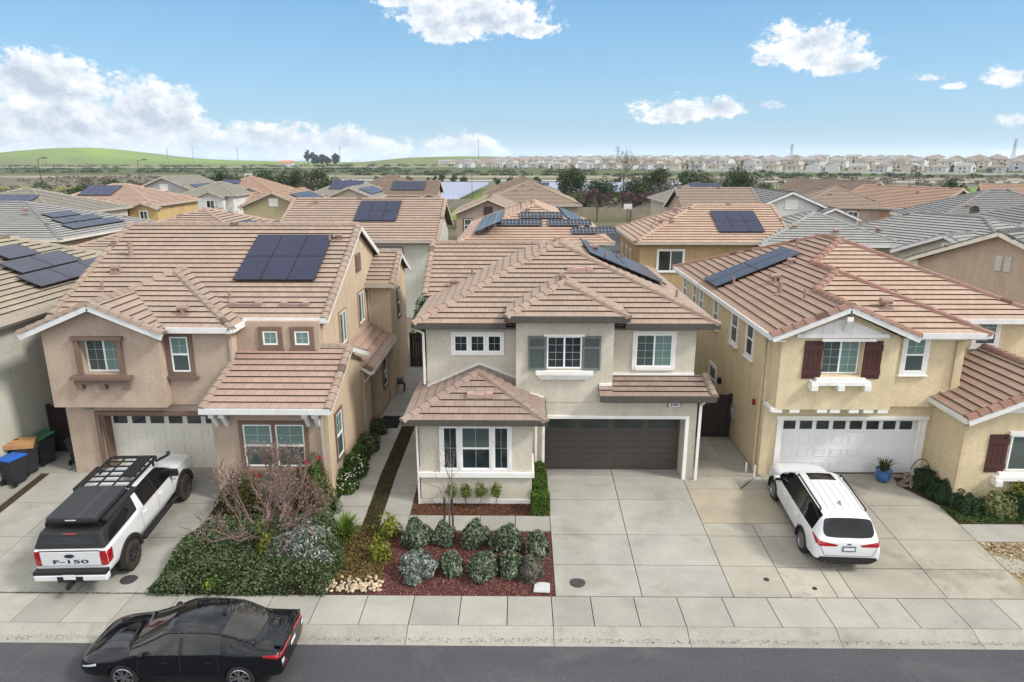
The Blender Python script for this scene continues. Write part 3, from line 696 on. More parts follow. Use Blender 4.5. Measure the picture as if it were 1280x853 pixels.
m = MB(); m.box(.58, 2.56, 22.38, 22.598, 3.95, 4.08); m.box(.66, 2.48, 22.45, 22.598, 3.84, 3.95); m.box(.74, 2.4, 22.5, 22.598, 3.76, 3.84); m.build('sill', WH, h)
window(h, 'front', (4.8, 23.4, 3.97), 1.3, 1.2, 'v', trim=True, tw=.12, grid=(1, 3), panes=(GL_MID, GL_TEAL))
o = window(h, 'front', (-1.42, 21.0, 1.1), .98, 1.52, 'h', grid=(1, 0), panes=(GL_DARK, GL_MID))
for xa in (-2.27, -.58): window(h, 'front', (xa, 21.0, 1.1), .5, 1.52, None, grid=(1, 1), panes=(GL_DARK,))
m = MB()
for a, b_ in ((-2.63, -2.52), (-2.02, -1.91), (-.93, -.83), (-.33, -.22)): m.box(a, b_, 20.93, 20.998, 1.1, 2.62)
m.box(-2.63, -.22, 20.93, 20.998, 2.62, 2.73); m.box(-2.63, -.22, 20.93, 20.998, .99, 1.1); m.build('window_trim', WH, o)
m = MB(); m.box(-3.38, .53, 20.9, 20.998, .82, .99); m.box(-3.38, -3.302, 21.0, 23, .82, .99); m.box(.452, .53, 21.0, 22.5, .82, .99); m.build('wall_band', WH, h)
m = MB(); m.box(-3.3, .45, 20.965, 20.998, -.25, -.02); m.build('weep_screed', GUT_W, h)
edge(h, [((-.1, 22.585, 2.92), (2.75, 22.585, 2.92))], ST_C, 'stucco_joint', .012, .015, 0)
pipe_run(h, [(6.36, 22.1, 3.1), (6.36, 22.5, 2.85), (6.36, 22.53, -.1), (6.38, 22.3, -.08)], WH, .045)
pipe_run(h, [(.62, 22.0, 2.75), (.62, 22.55, 2.6), (.62, 22.66, -.1)], WH, .04)
pipe_run(h, [(-3.36, 20.9, 2.8), (-3.36, 20.95, -.2)], WH, .03); pipe_run(h, [(-3.72, 23.05, 5.45), (-3.38, 23.32, 5.2), (-3.38, 23.34, 3.3)], WH, .04)
m = MB(); m.box(5.22, 5.66, 22.55, 22.598, 2.74, 2.93); pl = m.build('house_number', pm('number_plate_frame', (.05, .05, .05), .5), h)
m = MB(); m.box(5.245, 5.635, 22.535, 22.549, 2.755, 2.90); m.build('number_plate', pm('number_plate_white', (.8, .8, .8), .4), pl)
def text(body, size, mat, parent, M, depth=.006, name='lettering', sx=1., bold=0.):
    cu = bpy.data.curves.new('txt', 'FONT'); cu.body = body; cu.size = size; cu.extrude = depth; cu.align_x = 'CENTER'; cu.align_y = 'CENTER'; cu.offset = bold
    to = bpy.data.objects.new('txt', cu); COL.objects.link(to)
    me = bpy.data.meshes.new_from_object(to.evaluated_get(bpy.context.evaluated_depsgraph_get())); bpy.data.objects.remove(to)
    me.materials.clear(); me.materials.append(mat)
    me.transform(Matrix.Translation(-ORG[parent.name]) @ M @ Matrix.Diagonal((sx, 1, 1, 1)))
    o = bpy.data.objects.new(name, me); COL.objects.link(o); o.parent = parent; ORG[o.name] = ORG[parent.name]; return o
RX = Matrix.Rotation(R(90), 4, 'X')
text('5348', .14, CLR['black'], pl, Matrix.Translation((5.44, 22.533, 2.828)) @ RX, .003, sx=1.05, bold=.004)
# solar array on the right slope (seen edge-on)
rs = Vector((0, 1, 0)); up_ = Vector((-1, 0, S)).normalized()
solar(ro, (5.98, 27.6, ez + S * .92 + .02), (0, 1, 0), (-1, 0, S), 5, 2, 1.02, 1.70, SOLAR_PALE, lift=.17)
for yv, k in ((29, 3.2), (31, 2.4), (27.6, 1.1), (32.4, 2.0), (25.6, .9)): vent_pipe(ro, (6.9 - k, yv, ez + S * k), .35)
vent_cap(ro, (6.9 - 3.6, 30.4, ez + S * 3.6)); vent_pipe(ro, (-2.0, 28.9, 6.3), .35); vent_cap(ro, (-2.75, 28.2, 5.98), s=.8)

# ---- brown house on the left
ST_L = stucco('stucco_taupe', (.43, .335, .265)); ST_LS = stucco('stucco_taupe_sunlit', (.50, .395, .285))  # second stucco is the taupe lightened for sun on the side walls
T_L = tile_mat('tile_pink_tan', (.355, .25, .20), (.42, .305, .25), (.49, .37, .31)); T_L2 = tile_mat('tile_pink_clean', (.36, .235, .185), (.43, .295, .24), (.50, .36, .30), weather=(.3, .2, .16))
CAPL = tile_mat('tile_cap_greyish', (.30, .22, .18), (.36, .265, .215), (.42, .32, .265))
h = thing('brown_house', 'taupe stucco house with brown window trim behind the white pickup and the bare pink tree', 'house', (-11, 23, 0))
mb = MB()
wall_holes(mb, -16.25, -10.15, 22.85, 23.35, -.2, 2.75, [(-15.05, -10.15, -.2, 2.28)])
mb.box(-16.25, -7.1, 23.38, 35.6, -.2, 5.6)
wall_holes(mb, -16.25, -12.3, 22.3, 22.62, 2.75, 5.55, [(-14.98, -13.7, 4.0, 5.2)])
mb.box(-16.25, -12.3, 22.62, 23.38, 2.75, 5.55)
mb.add([(-16.25, 22.3, 5.55), (-12.3, 22.3, 5.55), (-14.3, 22.3, 6.4), (-16.25, 23.5, 5.55), (-12.3, 23.5, 5.55), (-14.3, 23.5, 6.4)], [(0, 1, 2), (3, 5, 4), (0, 2, 5, 3), (1, 4, 5, 2), (0, 3, 4, 1)])
mb.box(-12.3, -10.12, 22.72, 23.38, 2.72, 5.5)
mb.box(-10.15, -6.4, 21.0, 26.0, -.25, 3.3)
mb.build('wall', ST_L, h)
m = MB()   # right-facing walls, with sunlight put into a lighter stucco colour
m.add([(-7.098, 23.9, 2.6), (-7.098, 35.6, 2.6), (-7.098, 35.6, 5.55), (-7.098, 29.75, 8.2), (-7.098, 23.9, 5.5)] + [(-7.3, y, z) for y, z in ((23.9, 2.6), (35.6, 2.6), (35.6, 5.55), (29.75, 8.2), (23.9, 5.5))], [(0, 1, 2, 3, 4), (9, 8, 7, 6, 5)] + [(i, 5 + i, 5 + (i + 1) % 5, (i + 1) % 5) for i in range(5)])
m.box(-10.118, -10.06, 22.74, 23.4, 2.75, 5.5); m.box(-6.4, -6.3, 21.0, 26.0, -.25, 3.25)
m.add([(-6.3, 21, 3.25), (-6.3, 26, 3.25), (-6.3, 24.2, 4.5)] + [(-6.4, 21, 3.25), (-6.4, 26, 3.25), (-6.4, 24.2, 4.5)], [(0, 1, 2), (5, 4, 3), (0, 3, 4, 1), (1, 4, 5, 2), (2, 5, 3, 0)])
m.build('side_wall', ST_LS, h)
m = MB()
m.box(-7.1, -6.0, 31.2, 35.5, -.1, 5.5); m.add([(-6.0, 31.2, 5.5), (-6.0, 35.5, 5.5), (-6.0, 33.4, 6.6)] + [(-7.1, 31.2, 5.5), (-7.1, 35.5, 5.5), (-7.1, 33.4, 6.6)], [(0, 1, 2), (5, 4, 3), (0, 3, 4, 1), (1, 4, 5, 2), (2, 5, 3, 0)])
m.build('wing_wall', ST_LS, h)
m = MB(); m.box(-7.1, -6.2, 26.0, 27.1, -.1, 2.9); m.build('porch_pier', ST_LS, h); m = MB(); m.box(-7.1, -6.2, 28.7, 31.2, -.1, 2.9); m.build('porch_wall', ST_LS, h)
m = MB(); m.box(-7.0, -6.55, 27.1, 28.7, -.05, 2.2); m.build('entrance_door', CLR['black'], h)
garage_door(h, -14.95, -10.2, 23.3, -.02, 2.2, pm('garage_door_ivory', (.66, .64, .57), .5, .05, 1), 7, 4, win=7, name='garage_door')
m = MB(); m.box(-15.2, -10.16, 22.75, 22.848, 2.28, 2.42); m.box(-15.2, -15.05, 22.75, 22.848, -.1, 2.28); m.box(-15.05, -14.95, 22.9, 23.3, -.1, 2.28); m.box(-14.95, -10.15, 22.9, 23.3, 2.2, 2.28); m.build('garage_trim', BT, h)
# roofs
S2 = .45
my, mz = 23.62, 5.62; ry, rzz = 29.75, 5.62 + S2 * 6.13
gap_ = (-14.3, 21.95, 6.5); gl, gr = (-16.75, 21.95, 5.48), (-11.93, 21.95, 5.48)
hz_ = 5.55; A = (-13.2, 22.42 + 3.43, hz_ + S * 3.43); hr = (-9.77, 22.42, hz_)
Bk = (-13.2, my + (A[2] - mz) / S2, A[2])
gv = (-14.3, 24.75, 6.5)
ro = roof(h, 'roof', [[(-16.95, my, mz), (-6.85, my, mz), (-6.85, ry, rzz), (-16.95, ry, rzz)], [(-6.85, 35.9, mz), (-16.95, 35.9, mz), (-16.95, ry, rzz), (-6.85, ry, rzz)],
                      [(-12.2, 22.42, hz_), hr, A, gv], [hr, (-9.77, my + .05, hz_), Bk, A],
                      [gr, (-11.93, 22.5, 5.48), (-14.3, 25.4, 6.5), gap_], [(-16.75, 27.0, 5.48), gl, gap_, (-14.3, 27.0, 6.5)]], T_L,
          [((-16.95, ry, rzz), (-6.85, ry, rzz)), ((-6.95, my, mz), (-6.95, ry, rzz)), ((-16.85, my + .2, mz + .1), (-16.85, ry, rzz)), (hr, A), (gap_, gv), (gv, A), (A, Bk), ((-16.75, 22.02, 5.5), (-14.3, 22.02, 6.52)), ((-11.95, 22.02, 5.5), (-14.3, 22.02, 6.52))], CAPL)
edge(h, [((-9.85, my, mz), (-6.85, my, mz)), ((-12.0, 22.42, hz_), (-9.77, 22.42, hz_)), (hr, (-9.77, my, hz_))], GUT_W, w=.14, h=.19, dz=-.04)
edge(h, [((-16.75, 21.93, 5.42), (-14.3, 21.93, 6.44)), ((-14.3, 21.93, 6.44), (-11.93, 21.93, 5.42)), ((-6.86, my, mz - .06), (-6.86, ry, rzz - .06)), ((-6.86, ry, rzz - .06), (-6.86, 35.9, mz - .06))], GUT_W, 'barge_board', .05, .2, -.05)
m = MB(); m.box(-12.1, -9.8, 22.5, 22.74, 5.38, 5.44); m.box(-9.85, -6.9, 23.66, 23.92, 5.44, 5.5); m.build('soffit', BT, h)
# lower room: lean-to roof
be, bt = (20.38, 3.42), (23.6, 4.62)
lo = roof(h, 'lean_to_roof', [[(-10.22, be[0], be[1]), (-6.02, be[0], be[1]), (-6.02, bt[0], bt[1]), (-10.05, bt[0], bt[1])], [(-6.02, 26.4, 3.65), (-7.1, 26.4, 3.65), (-7.1, bt[0], bt[1]), (-6.02, bt[0], bt[1])]], T_L2, [((-6.1, be[0], be[1]), (-6.1, bt[0], bt[1])), ((-10.14, be[0], be[1]), (-10.0, 22.7, 4.27)), ((-7.1, bt[0], bt[1]), (-6.05, bt[0], bt[1]))], CAPL)
edge(h, [((-10.22, be[0], be[1]), (-6.02, be[0], be[1]))], GUT_W, w=.14, h=.19)
edge(h, [((-6.02, be[0], be[1] - .05), (-6.02, bt[0], bt[1] - .05)), ((-6.02, bt[0], bt[1] - .05), (-6.02, 26.3, 3.6))], GUT_W, 'barge_board', .05, .18, -.04)
for xa in (-9.95, -9.62, -6.92, -6.6):
    m = MB(); m.box(xa - .09, xa + .09, 20.55, 21.0, 3.05, 3.25); m.beam((xa, 20.7, 3.05), (xa, 20.98, 2.65), .13, .13); m.build('corbel', WH, h)
# porch roof by the entrance and the little upper wing
po = roof(h, 'porch_roof', [[(-5.85, 25.9, 2.98), (-5.85, 31.3, 2.98), (-7.1, 31.3, 3.75), (-7.1, 25.9, 3.75)]], T_L2, [((-5.9, 25.95, 3.0), (-7.1, 25.95, 3.76))], T_L2)
edge(h, [((-5.85, 25.9, 2.95), (-5.85, 31.3, 2.95)), ((-5.85, 25.88, 2.92), (-7.1, 25.88, 3.69))], GUT_W, 'gutter', .1, .14)
wo = roof(h, 'wing_roof', [[(-7.3, 30.85, 5.58), (-5.78, 30.85, 5.58), (-5.78, 33.4, 6.75), (-7.3, 33.4, 6.75)], [(-5.78, 35.9, 5.58), (-7.3, 35.9, 5.58), (-7.3, 33.4, 6.75), (-5.78, 33.4, 6.75)]], T_L, [((-5.86, 30.85, 5.58), (-5.86, 33.4, 6.75)), ((-7.3, 33.4, 6.75), (-5.8, 33.4, 6.75))], CAPL)
edge(h, [((-7.1, 30.85, 5.58), (-5.78, 30.85, 5.58))], GUT_T, w=.13, h=.2)
edge(h, [((-5.77, 30.85, 5.5), (-5.77, 33.4, 6.66)), ((-5.77, 33.4, 6.66), (-5.77, 35.9, 5.5))], GUT_W, 'barge_board', .05, .18)
# windows
window(h, 'front', (-14.34, 22.6, 4.0), 1.26, 1.2, 'v', grid=(1, 2), panes=(GL_MID, GL_TEAL))
m = MB(); m.box(-15.15, -14.98, 22.2, 22.298, 3.95, 5.2); m.box(-13.7, -13.53, 22.2, 22.298, 3.95, 5.2); m.box(-15.22, -13.46, 22.16, 22.298, 5.2, 5.33); m.build('window_trim', BT, h)
m = MB(); m.box(-15.35, -13.3, 22.02, 22.298, 3.83, 3.95); m.box(-15.27, -13.38, 22.1, 22.298, 3.66, 3.83)
for xa in (-15.12, -14.33, -13.53): m.box(xa - .1, xa + .1, 22.1, 22.298, 3.46, 3.66)
m.build('sill', BT, h)
window(h, 'front', (-11.78, 22.72, 3.95), .62, 1.26, 'h', trim=True, tw=.15, tmat=BT, grid=(1, -1), panes=(GL_MID, GL_TEAL), sill=(.25, .12, .14))
for xa in (-8.83, -7.70): window(h, 'front', (xa, 23.38 if False else 23.38, 4.75), .52, .5, None, trim=True, tw=.16, tmat=BT, grid=(1, 1), panes=(GL_TEAL,), sill=(.22, .08, .1))
for xa in (-8.66, -7.58): window(h, 'front', (xa, 21.0, 1.18), .95, 1.5, 'h', grid=(1, -1), panes=(GL_MID, GL_TEAL))
m = MB(); m.box(-9.27, -9.14, 20.93, 20.998, 1.05, 2.8); m.box(-8.18, -8.06, 20.93, 20.998, 1.18, 2.68); m.box(-7.1, -6.97, 20.93, 20.998, 1.05, 2.8); m.box(-9.14, -7.1, 20.93, 20.998, 2.68, 2.8); m.box(-9.35, -6.9, 20.85, 20.998, .93, 1.05); m.build('window_trim', BT, h)
window(h, 'right', (-6.3, 22.2, 1.05), .75, 1.6, 'h', trim=True, tw=.1, tmat=BT, grid=(1, -1), panes=(GL_MID, GL_TEAL))
window(h, 'right', (-7.098, 26.6, 3.95), .95, 1.3, 'v', trim=True, tw=.1, tmat=pm('trim_tan', (.33, .24, .165), .7), panes=(GL_MID, GL_TEAL))
window(h, 'right', (-7.098, 29.9, 4.05), 1.0, 1.35, 'v', trim=True, tw=.1, tmat=MATS['trim_tan'], panes=(GL_DARK, GL_TEAL))
window(h, 'right', (-6.0, 33.2, 3.6), .6, 1.3, 'h', trim=True, tw=.1, tmat=BT, panes=(GL_MID, GL_DARK))
window(h, 'right', (-6.2, 30.0, 1.0), .7, 1.4, 'h', trim=True, tw=.1, tmat=BT, panes=(GL_MID, GL_DARK))
m = MB(); m.box(-7.09, -7.05, 29.3, 30.2, 6.35, 7.15)
for i in range(7): m.box(-7.05, -7.02, 29.36, 30.14, 6.4 + i * .105, 6.45 + i * .105)
m.build('gable_vent', BT, h)
pipe_run(h, [(-9.95, 22.4, 5.4), (-9.95, 22.68, 5.2), (-9.98, 22.68, 3.7), (-10.0, 22.6, 4.35)][:3], GUT_T); pipe_run(h, [(-7.15, 23.6, 5.4), (-7.15, 23.84, 5.2), (-7.15, 23.84, 4.7)], GUT_T)
pipe_run(h, [(-6.5, 20.5, 3.3), (-6.5, 20.94, 3.1), (-6.46, 20.95, -.2)], GUT_T); pipe_run(h, [(-5.9, 25.95, 2.85), (-6.25, 25.93, 2.4), (-6.25, 25.95, 0)], GUT_T, .035)
pipe_run(h, [(-7.0, 30.9, 5.45), (-7.0, 31.15, 5.2), (-7.0, 31.15, 3.7)], GUT_T)
m = MB(); m.box(-15.55, -15.25, 22.75, 22.848, 2.5, 2.6); m.build('porch_light', pm('lamp_housing', (.2, .2, .2), .4), h)
solar(ro, (-10.93, 25.7, mz + S2 * 2.08 + .02), (1, 0, 0), (0, 1, S2), 3, 2, 1.03, 1.66, SOLAR)
tile_vents(ro, (-10.0, 24.35, 5.95), .95); tile_vents(ro, (-8.2, 24.35, 5.95), .8); vent_pipe(ro, (-10.7, 24.7, 6.1), .35); vent_pipe(ro, (-7.85, 28.3, 7.73), .4); vent_cap(ro, (-7.55, 28.6, 7.86), s=.7)
vent_cap(ro, (-11.75, 23.2, 5.88), s=.9); vent_pipe(ro, (-15.7, 27.4, 7.32), .6, .09); vent_cap(ro, (-15.75, 26.3, 6.84), s=.8); vent_pipe(ro, (-15.7, 25.2, 6.34), .35)

# ---- yellow house on the right
ST_R = stucco('stucco_yellow', (.62, .515, .34)); T_R = tile_mat('tile_brown_shaded_slope', (.31, .20, .15), (.37, .245, .19), (.43, .295, .235)); T_RF = tile_mat('tile_salmon', (.43, .29, .22), (.50, .355, .28), (.56, .42, .34), weather=(.3, .2, .14))  # left slope's shade is put into the browner tile, reused on the bay
CAPR = tile_mat('tile_cap_red_brown', (.26, .135, .10), (.33, .18, .14), (.40, .235, .185))
h = thing('yellow_house', 'yellow stucco house with dark red shutters and white garage door behind the white estate car', 'house', (13, 23, 0))
mb = MB()
wall_holes(mb, 8.75, 14.7, 22.95, 23.2, -.2, 2.75, [(9.4, 14.4, -.2, 2.18)])
mb.box(8.75, 15.35, 23.2, 24.9, 2.75, 5.35)
mb.box(8.75, 19.1, 24.9, 36.6, -.2, 5.4); mb.box(8.75, 14.7, 23.26, 24.9, -.2, 2.75)
wall_holes(mb, 8.9, 12.85, 22.35, 22.62, 2.75, 5.35, [(10.32, 11.66, 3.98, 5.2)])
mb.box(8.9, 12.85, 22.62, 23.2, 2.75, 5.35)
mb.add([(8.9, 22.35, 5.35), (12.85, 22.35, 5.35), (10.9, 22.35, 6.25), (8.9, 23.6, 5.35), (12.85, 23.6, 5.35), (10.9, 23.6, 6.25)], [(0, 1, 2), (3, 5, 4), (0, 2, 5, 3), (1, 4, 5, 2), (0, 3, 4, 1)])
mb.box(12.85, 15.35, 22.75, 23.2, 2.72, 5.35)
mb.box(14.7, 20.2, 21.1, 24.9, -.3, 3.05)
mb.add([(14.7, 21.1, 3.05), (20.2, 21.1, 3.05), (17.45, 21.1, 4.2), (14.7, 24.5, 3.05), (20.2, 24.5, 3.05), (17.45, 24.5, 4.2)], [(0, 1, 2), (3, 5, 4), (0, 2, 5, 3), (1, 4, 5, 2), (0, 3, 4, 1)])
mb.build('wall', ST_R, h)
garage_door(h, 9.5, 14.3, 23.2, -.02, 2.1, pm('garage_door_white', (.70, .70, .71), .45, .04, 1), 8, 4, win=8)
m = MB(); m.box(9.2, 14.62, 22.87, 22.948, 2.18, 2.3); m.box(9.25, 9.4, 22.88, 22.948, -.1, 2.18); m.box(14.4, 14.55, 22.88, 22.948, -.1, 2.18); m.box(9.4, 9.5, 22.97, 23.2, -.1, 2.18); m.box(14.3, 14.4, 22.97, 23.2, -.1, 2.18); m.box(9.5, 14.3, 22.97, 23.2, 2.1, 2.18); m.build('garage_trim', WH, h)
lx, lz2 = 8.42, 5.45; gx_ = 10.9; gz2 = lz2 + S * (gx_ - lx)
rx_, fy_, ez2 = 15.85, 22.32, 5.45
RX2, FY2 = 19.6, 24.45
r2_ = (rx_ - lx) / 2; A2 = (lx + r2_, fy_ + r2_, ez2 + S * r2_); A2b = (A2[0], FY2 + r2_, A2[2])
A1 = (13.95, FY2 + 5.53, lz2 + S * 5.53); A1b = (13.95, 31.5, A1[2])
gy = 22.0; vY = fy_ + gx_ - lx
ro = roof(h, 'roof', [[(lx, 37.03, lz2), (lx, gy, lz2), (gx_, gy, gz2), (gx_, 34.55, gz2)], [(gx_, 34.55, gz2), (gx_, vY, gz2), A2, (A2[0], 33.32, A2[2])], [(A2[0], 33.32, A2[2]), A2b, A1, A1b]], T_R,
          [((lx, gy + .08, lz2 + .02), (gx_, gy + .08, gz2 + .02)), ((13.3, gy + .08, lz2 + .02), (gx_, gy + .08, gz2 + .02)), ((gx_, gy, gz2), (gx_, vY, gz2)), ((gx_, vY, gz2), A2), (A2b, A1), ((lx, 37.03, lz2), A1b)], CAPR, capw=.17)
r2 = roof(h, 'front_roof', [[(13.3, fy_, ez2), (rx_, fy_, ez2), A2, (gx_, vY, gz2)], [(13.3, gy, lz2), (13.3, fy_ + .1, lz2), (gx_, vY, gz2), (gx_, gy, gz2)], [(rx_, fy_, ez2), (rx_, FY2, ez2), A2b, A2],
                            [(rx_, FY2, ez2), (RX2, FY2, ez2), A1, A2b], [(RX2, FY2, ez2), (RX2, 37.15, ez2), A1b, A1], [(RX2, 37.15, ez2), (lx, 37.03, lz2), A1b]], T_RF,
           [((rx_, fy_, ez2), A2), ((RX2, FY2, ez2), A1), (A1, A1b), (A2, A2b)], CAPR, capw=.17)
edge(h, [((lx, gy, lz2), (lx, 37, lz2)), ((13.2, fy_, ez2), (rx_, fy_, ez2)), ((rx_, fy_, ez2), (rx_, 24.5, ez2)), ((rx_ + .05, FY2, ez2), (RX2, FY2, ez2))], GUT_W, w=.13, h=.18, dz=-.04)
edge(h, [((lx, gy - .03, lz2 - .05), (gx_, gy - .03, gz2 - .05)), ((gx_, gy - .03, gz2 - .05), (13.3, gy - .03, lz2 - .05))], GUT_W, 'barge_board', .05, .2, -.05)
m = MB(); m.box(9.35, 12.45, 22.28, 22.348, 5.33, 5.47); m.add([(9.55, 22.33, 5.47), (12.25, 22.33, 5.47), (10.9, 22.33, 6.03), (9.55, 22.348, 5.47), (12.25, 22.348, 5.47), (10.9, 22.348, 6.03)], [(0, 1, 2), (3, 5, 4), (0, 2, 5, 3), (1, 4, 5, 2), (0, 3, 4, 1)])
for xa, zt in ((9.9, 5.6), (10.25, 5.74), (10.6, 5.88), (11.2, 5.88), (11.55, 5.74), (11.9, 5.6)): m.box(xa - .03, xa + .03, 22.31, 22.33, 5.47, zt)
m.box(10.8, 11.0, 21.95, 22.33, 5.98, 6.12); m.beam((10.9, 22.0, 5.98), (10.9, 22.3, 5.6), .1, .1); m.build('gable_panel', WH, h)
m = MB(); m.box(8.5, 8.9, 22.1, 36.9, 5.24, 5.3); m.box(13, 15.8, 22.4, 22.75, 5.24, 5.3); m.build('soffit', WH, h)
bo = roof(h, 'bay_roof', [[(14.42, 24.2, 3.08), (14.42, 20.62, 3.08), (17.45, 20.62, 4.36), (17.45, 24.9, 4.36)], [(20.5, 20.62, 3.08), (20.5, 24.9, 3.08), (17.45, 24.9, 4.36), (17.45, 20.62, 4.36)], [(15.3, 23.6, 3.3), (17.8, 23.6, 3.3), (17.8, 24.9, 3.85), (15.3, 24.9, 3.85)]], T_R, [((14.42, 20.7, 3.1), (17.45, 20.7, 4.38)), ((20.5, 20.7, 3.1), (17.45, 20.7, 4.38)), ((17.45, 20.7, 4.37), (17.45, 24.9, 4.37))], CAPR, capw=.17)
edge(h, [((14.42, 20.62, 3.06), (14.42, 22.9, 3.06))], GUT_W, w=.13, h=.17); edge(h, [((14.42, 20.58, 3.02), (17.45, 20.58, 4.30)), ((17.45, 20.58, 4.30), (20.5, 20.58, 3.02))], GUT_W, 'barge_board', .05, .2, -.05)
m = MB(); m.box(15.5, 19.5, 21.03, 21.098, 3.15, 3.33); m.add([(15.9, 21.06, 3.33), (19, 21.06, 3.33), (17.45, 21.06, 3.98), (15.9, 21.098, 3.33), (19, 21.098, 3.33), (17.45, 21.098, 3.98)], [(0, 1, 2), (3, 5, 4), (0, 2, 5, 3), (1, 4, 5, 2), (0, 3, 4, 1)])
for xa in (16.4, 16.9, 17.4): m.box(xa - .03, xa + .03, 21.03, 21.06, 3.33, 3.5 + (xa - 16.4) * .35)
m.build('gable_panel', WH, h)
edge(h, [((15.35, 24.87, 4.02), (16.9, 24.87, 4.02)), ((14.75, 22.73, 3.28), (15.35, 22.73, 3.55))], ST_R, 'flashing', .06, .12, 0)
# red shutters and windows
SR = pm('shutter_dark_red', (.062, .022, .020), .6, .15, 3)
def batten_shutter(x0, x1, y, z0, z1):
    m = MB(); n = 4; w_ = (x1 - x0) / n
    for i in range(n): m.box(x0 + i * w_ + .006, x0 + (i + 1) * w_ - .006, y - .03, y - .002, z0, z1)
    m.box(x0, x1, y - .055, y - .03, z1 - .34, z1 - .14); m.box(x0, x1, y - .055, y - .03, z0 + .14, z0 + .34); m.build('shutter', SR, h)
batten_shutter(9.66, 10.30, 22.35, 3.88, 5.22); batten_shutter(11.68, 12.30, 22.35, 3.88, 5.22)
window(h, 'front', (10.99, 22.6, 4.0), 1.3, 1.18, 'v', grid=(1, 3), panes=(GL_MID, GL_TEAL))
m = MB(); m.box(10.2, 12.0, 22.24, 22.348, 5.22, 5.31); m.build('window_trim', WH, h)
m = MB(); m.box(9.95, 11.95, 22.1, 22.348, 3.70, 3.83); m.box(10.12, 11.8, 22.16, 22.348, 3.83, 3.93)
for xa in (10.05, 10.95, 11.85): m.box(xa - .11, xa + .11, 22.05, 22.348, 3.53, 3.72)
m.build('sill', WH, h)
window(h, 'front', (13.64, 22.75, 4.02), .68, 1.22, 'h', trim=True, tw=.13, grid=(1, -1), panes=(GL_MID, GL_TEAL), sill=(.2, .02, .12))
window(h, 'front', (17.45, 24.9, 4.42), .78, .88, 'h', trim=True, tw=.12, grid=(1, -1), panes=(GL_MID, GL_TEAL), sill=(.2, .04, .1), name='window')
batten_shutter(15.55, 16.2, 21.1, 1.02, 2.38)
window(h, 'front', (16.93, 21.1, 1.1), 1.35, 1.25, 'v', trim=None, panes=(GL_MID, GL_TEAL)); m = MB(); m.box(16.15, 17.8, 21.0, 21.098, 2.37, 2.5); m.build('window_trim', WH, h)
m = MB(); m.box(15.85, 18.0, 20.86, 21.098, .8, .94); m.box(16.0, 17.9, 20.95, 21.098, .94, 1.06)
for xa in (15.97, 16.95, 17.9): m.box(xa - .11, xa + .11, 20.82, 21.098, .62, .82)
m.build('sill', WH, h)
for yc, zc, ww, hh in ((25.0, 3.95, .7, 1.3), (26.9, 3.95, .75, 1.3), (29.6, 3.95, .6, 1.2), (32.1, 4.0, .5, 1.2), (33.4, 4.0, .5, 1.2), (35.4, 4.0, .6, 1.2)):
    window(h, 'left', (8.75, yc, zc), ww, hh, 'h', trim=True, tw=.11, grid=(0, 0), panes=(GL_DARK, GL_MID), sill=(.18, .03, .12))
window(h, 'left', (8.75, 29.4, 1.0), .95, 1.15, 'h', trim=True, tw=.1, panes=(GL_DARK, GL_DARK))
for xa in (8.95, 9.55, 10.5, 10.95, 11.6, 12.1, 12.6): 
    m = MB(); m.box(xa - .14, xa + .2, 22.36, 22.93, 2.62, 2.748); m.build('corbel', WH, h)
m = MB(); m.box(8.72, 8.88, 22.3, 23.0, 2.68, 2.8); m.build('wall_band', WH, h)
CRM = pm('downspout_cream', (.52, .42, .27), .6, .08, 3)
pipe_run(h, [(8.5, 22.7, 5.3), (8.68, 23.3, 5.1), (8.68, 23.3, .0)], CRM); pipe_run(h, [(15.2, 22.4, 5.3), (15.05, 22.68, 5.1), (15.05, 22.68, 3.2)], CRM, .05); pipe_run(h, [(14.5, 20.8, 2.95), (14.68, 21.03, 2.7), (14.66, 21.03, -.15)], CRM, .05)
m = MB(); m.box(8.66, 8.748, 23.85, 24.0, 2.35, 2.55); m.build('alarm_box', pm('alarm_red', (.25, .02, .015), .5), h)
m = MB(); m.box(8.62, 8.748, 26.0, 26.3, .95, 1.5); m.cyl((8.6, 26.15, 1.3), (8.62, 26.15, 1.3), .1); m.build('electric_meter', CLR['steel'], h)
m = MB(); m.box(8.6, 8.748, 28.1, 28.25, 1.75, 2.0); m.build('wall_lamp', CLR['black'], h)
m = MB(); m.cyl((8.55, 22.75, -.1), (8.55, 22.75, .45), .03); m.cyl((8.4, 23.2, -.1), (8.4, 23.2, .35), .03); m.build('standpipe', WH, h)
u_ = Vector((0, -1, 0)); v_ = Vector((1, 0, S)).normalized()
solar(ro, (8.72, 31.8, lz2 + S * .30), (0, -1, 0), (1, 0, S), 2, 2, 1.06, 1.92, SOLAR_PALE, lift=.17)
vent_pipe(ro, (10.0, 25.9, lz2 + S * 1.6), .5, .09); vent_pipe(ro, (10.3, 24.3, lz2 + S * 1.9), .4); vent_cap(ro, (10.4, 27.6, lz2 + S * 1.98)); vent_pipe(ro, (9.3, 29.3, lz2 + S * .9), .35); vent_cap(ro, (11.6, 29.1, lz2 + S * 3.18), s=.8); vent_pipe(ro, (12.6, 31.2, lz2 + S * 4.18), .5)
vent_cap(r2, (12.95, 23.75, ez2 + S * 1.43)); vent_pipe(r2, (14.5, 26.0, ez2 + S * 1.55), .2)

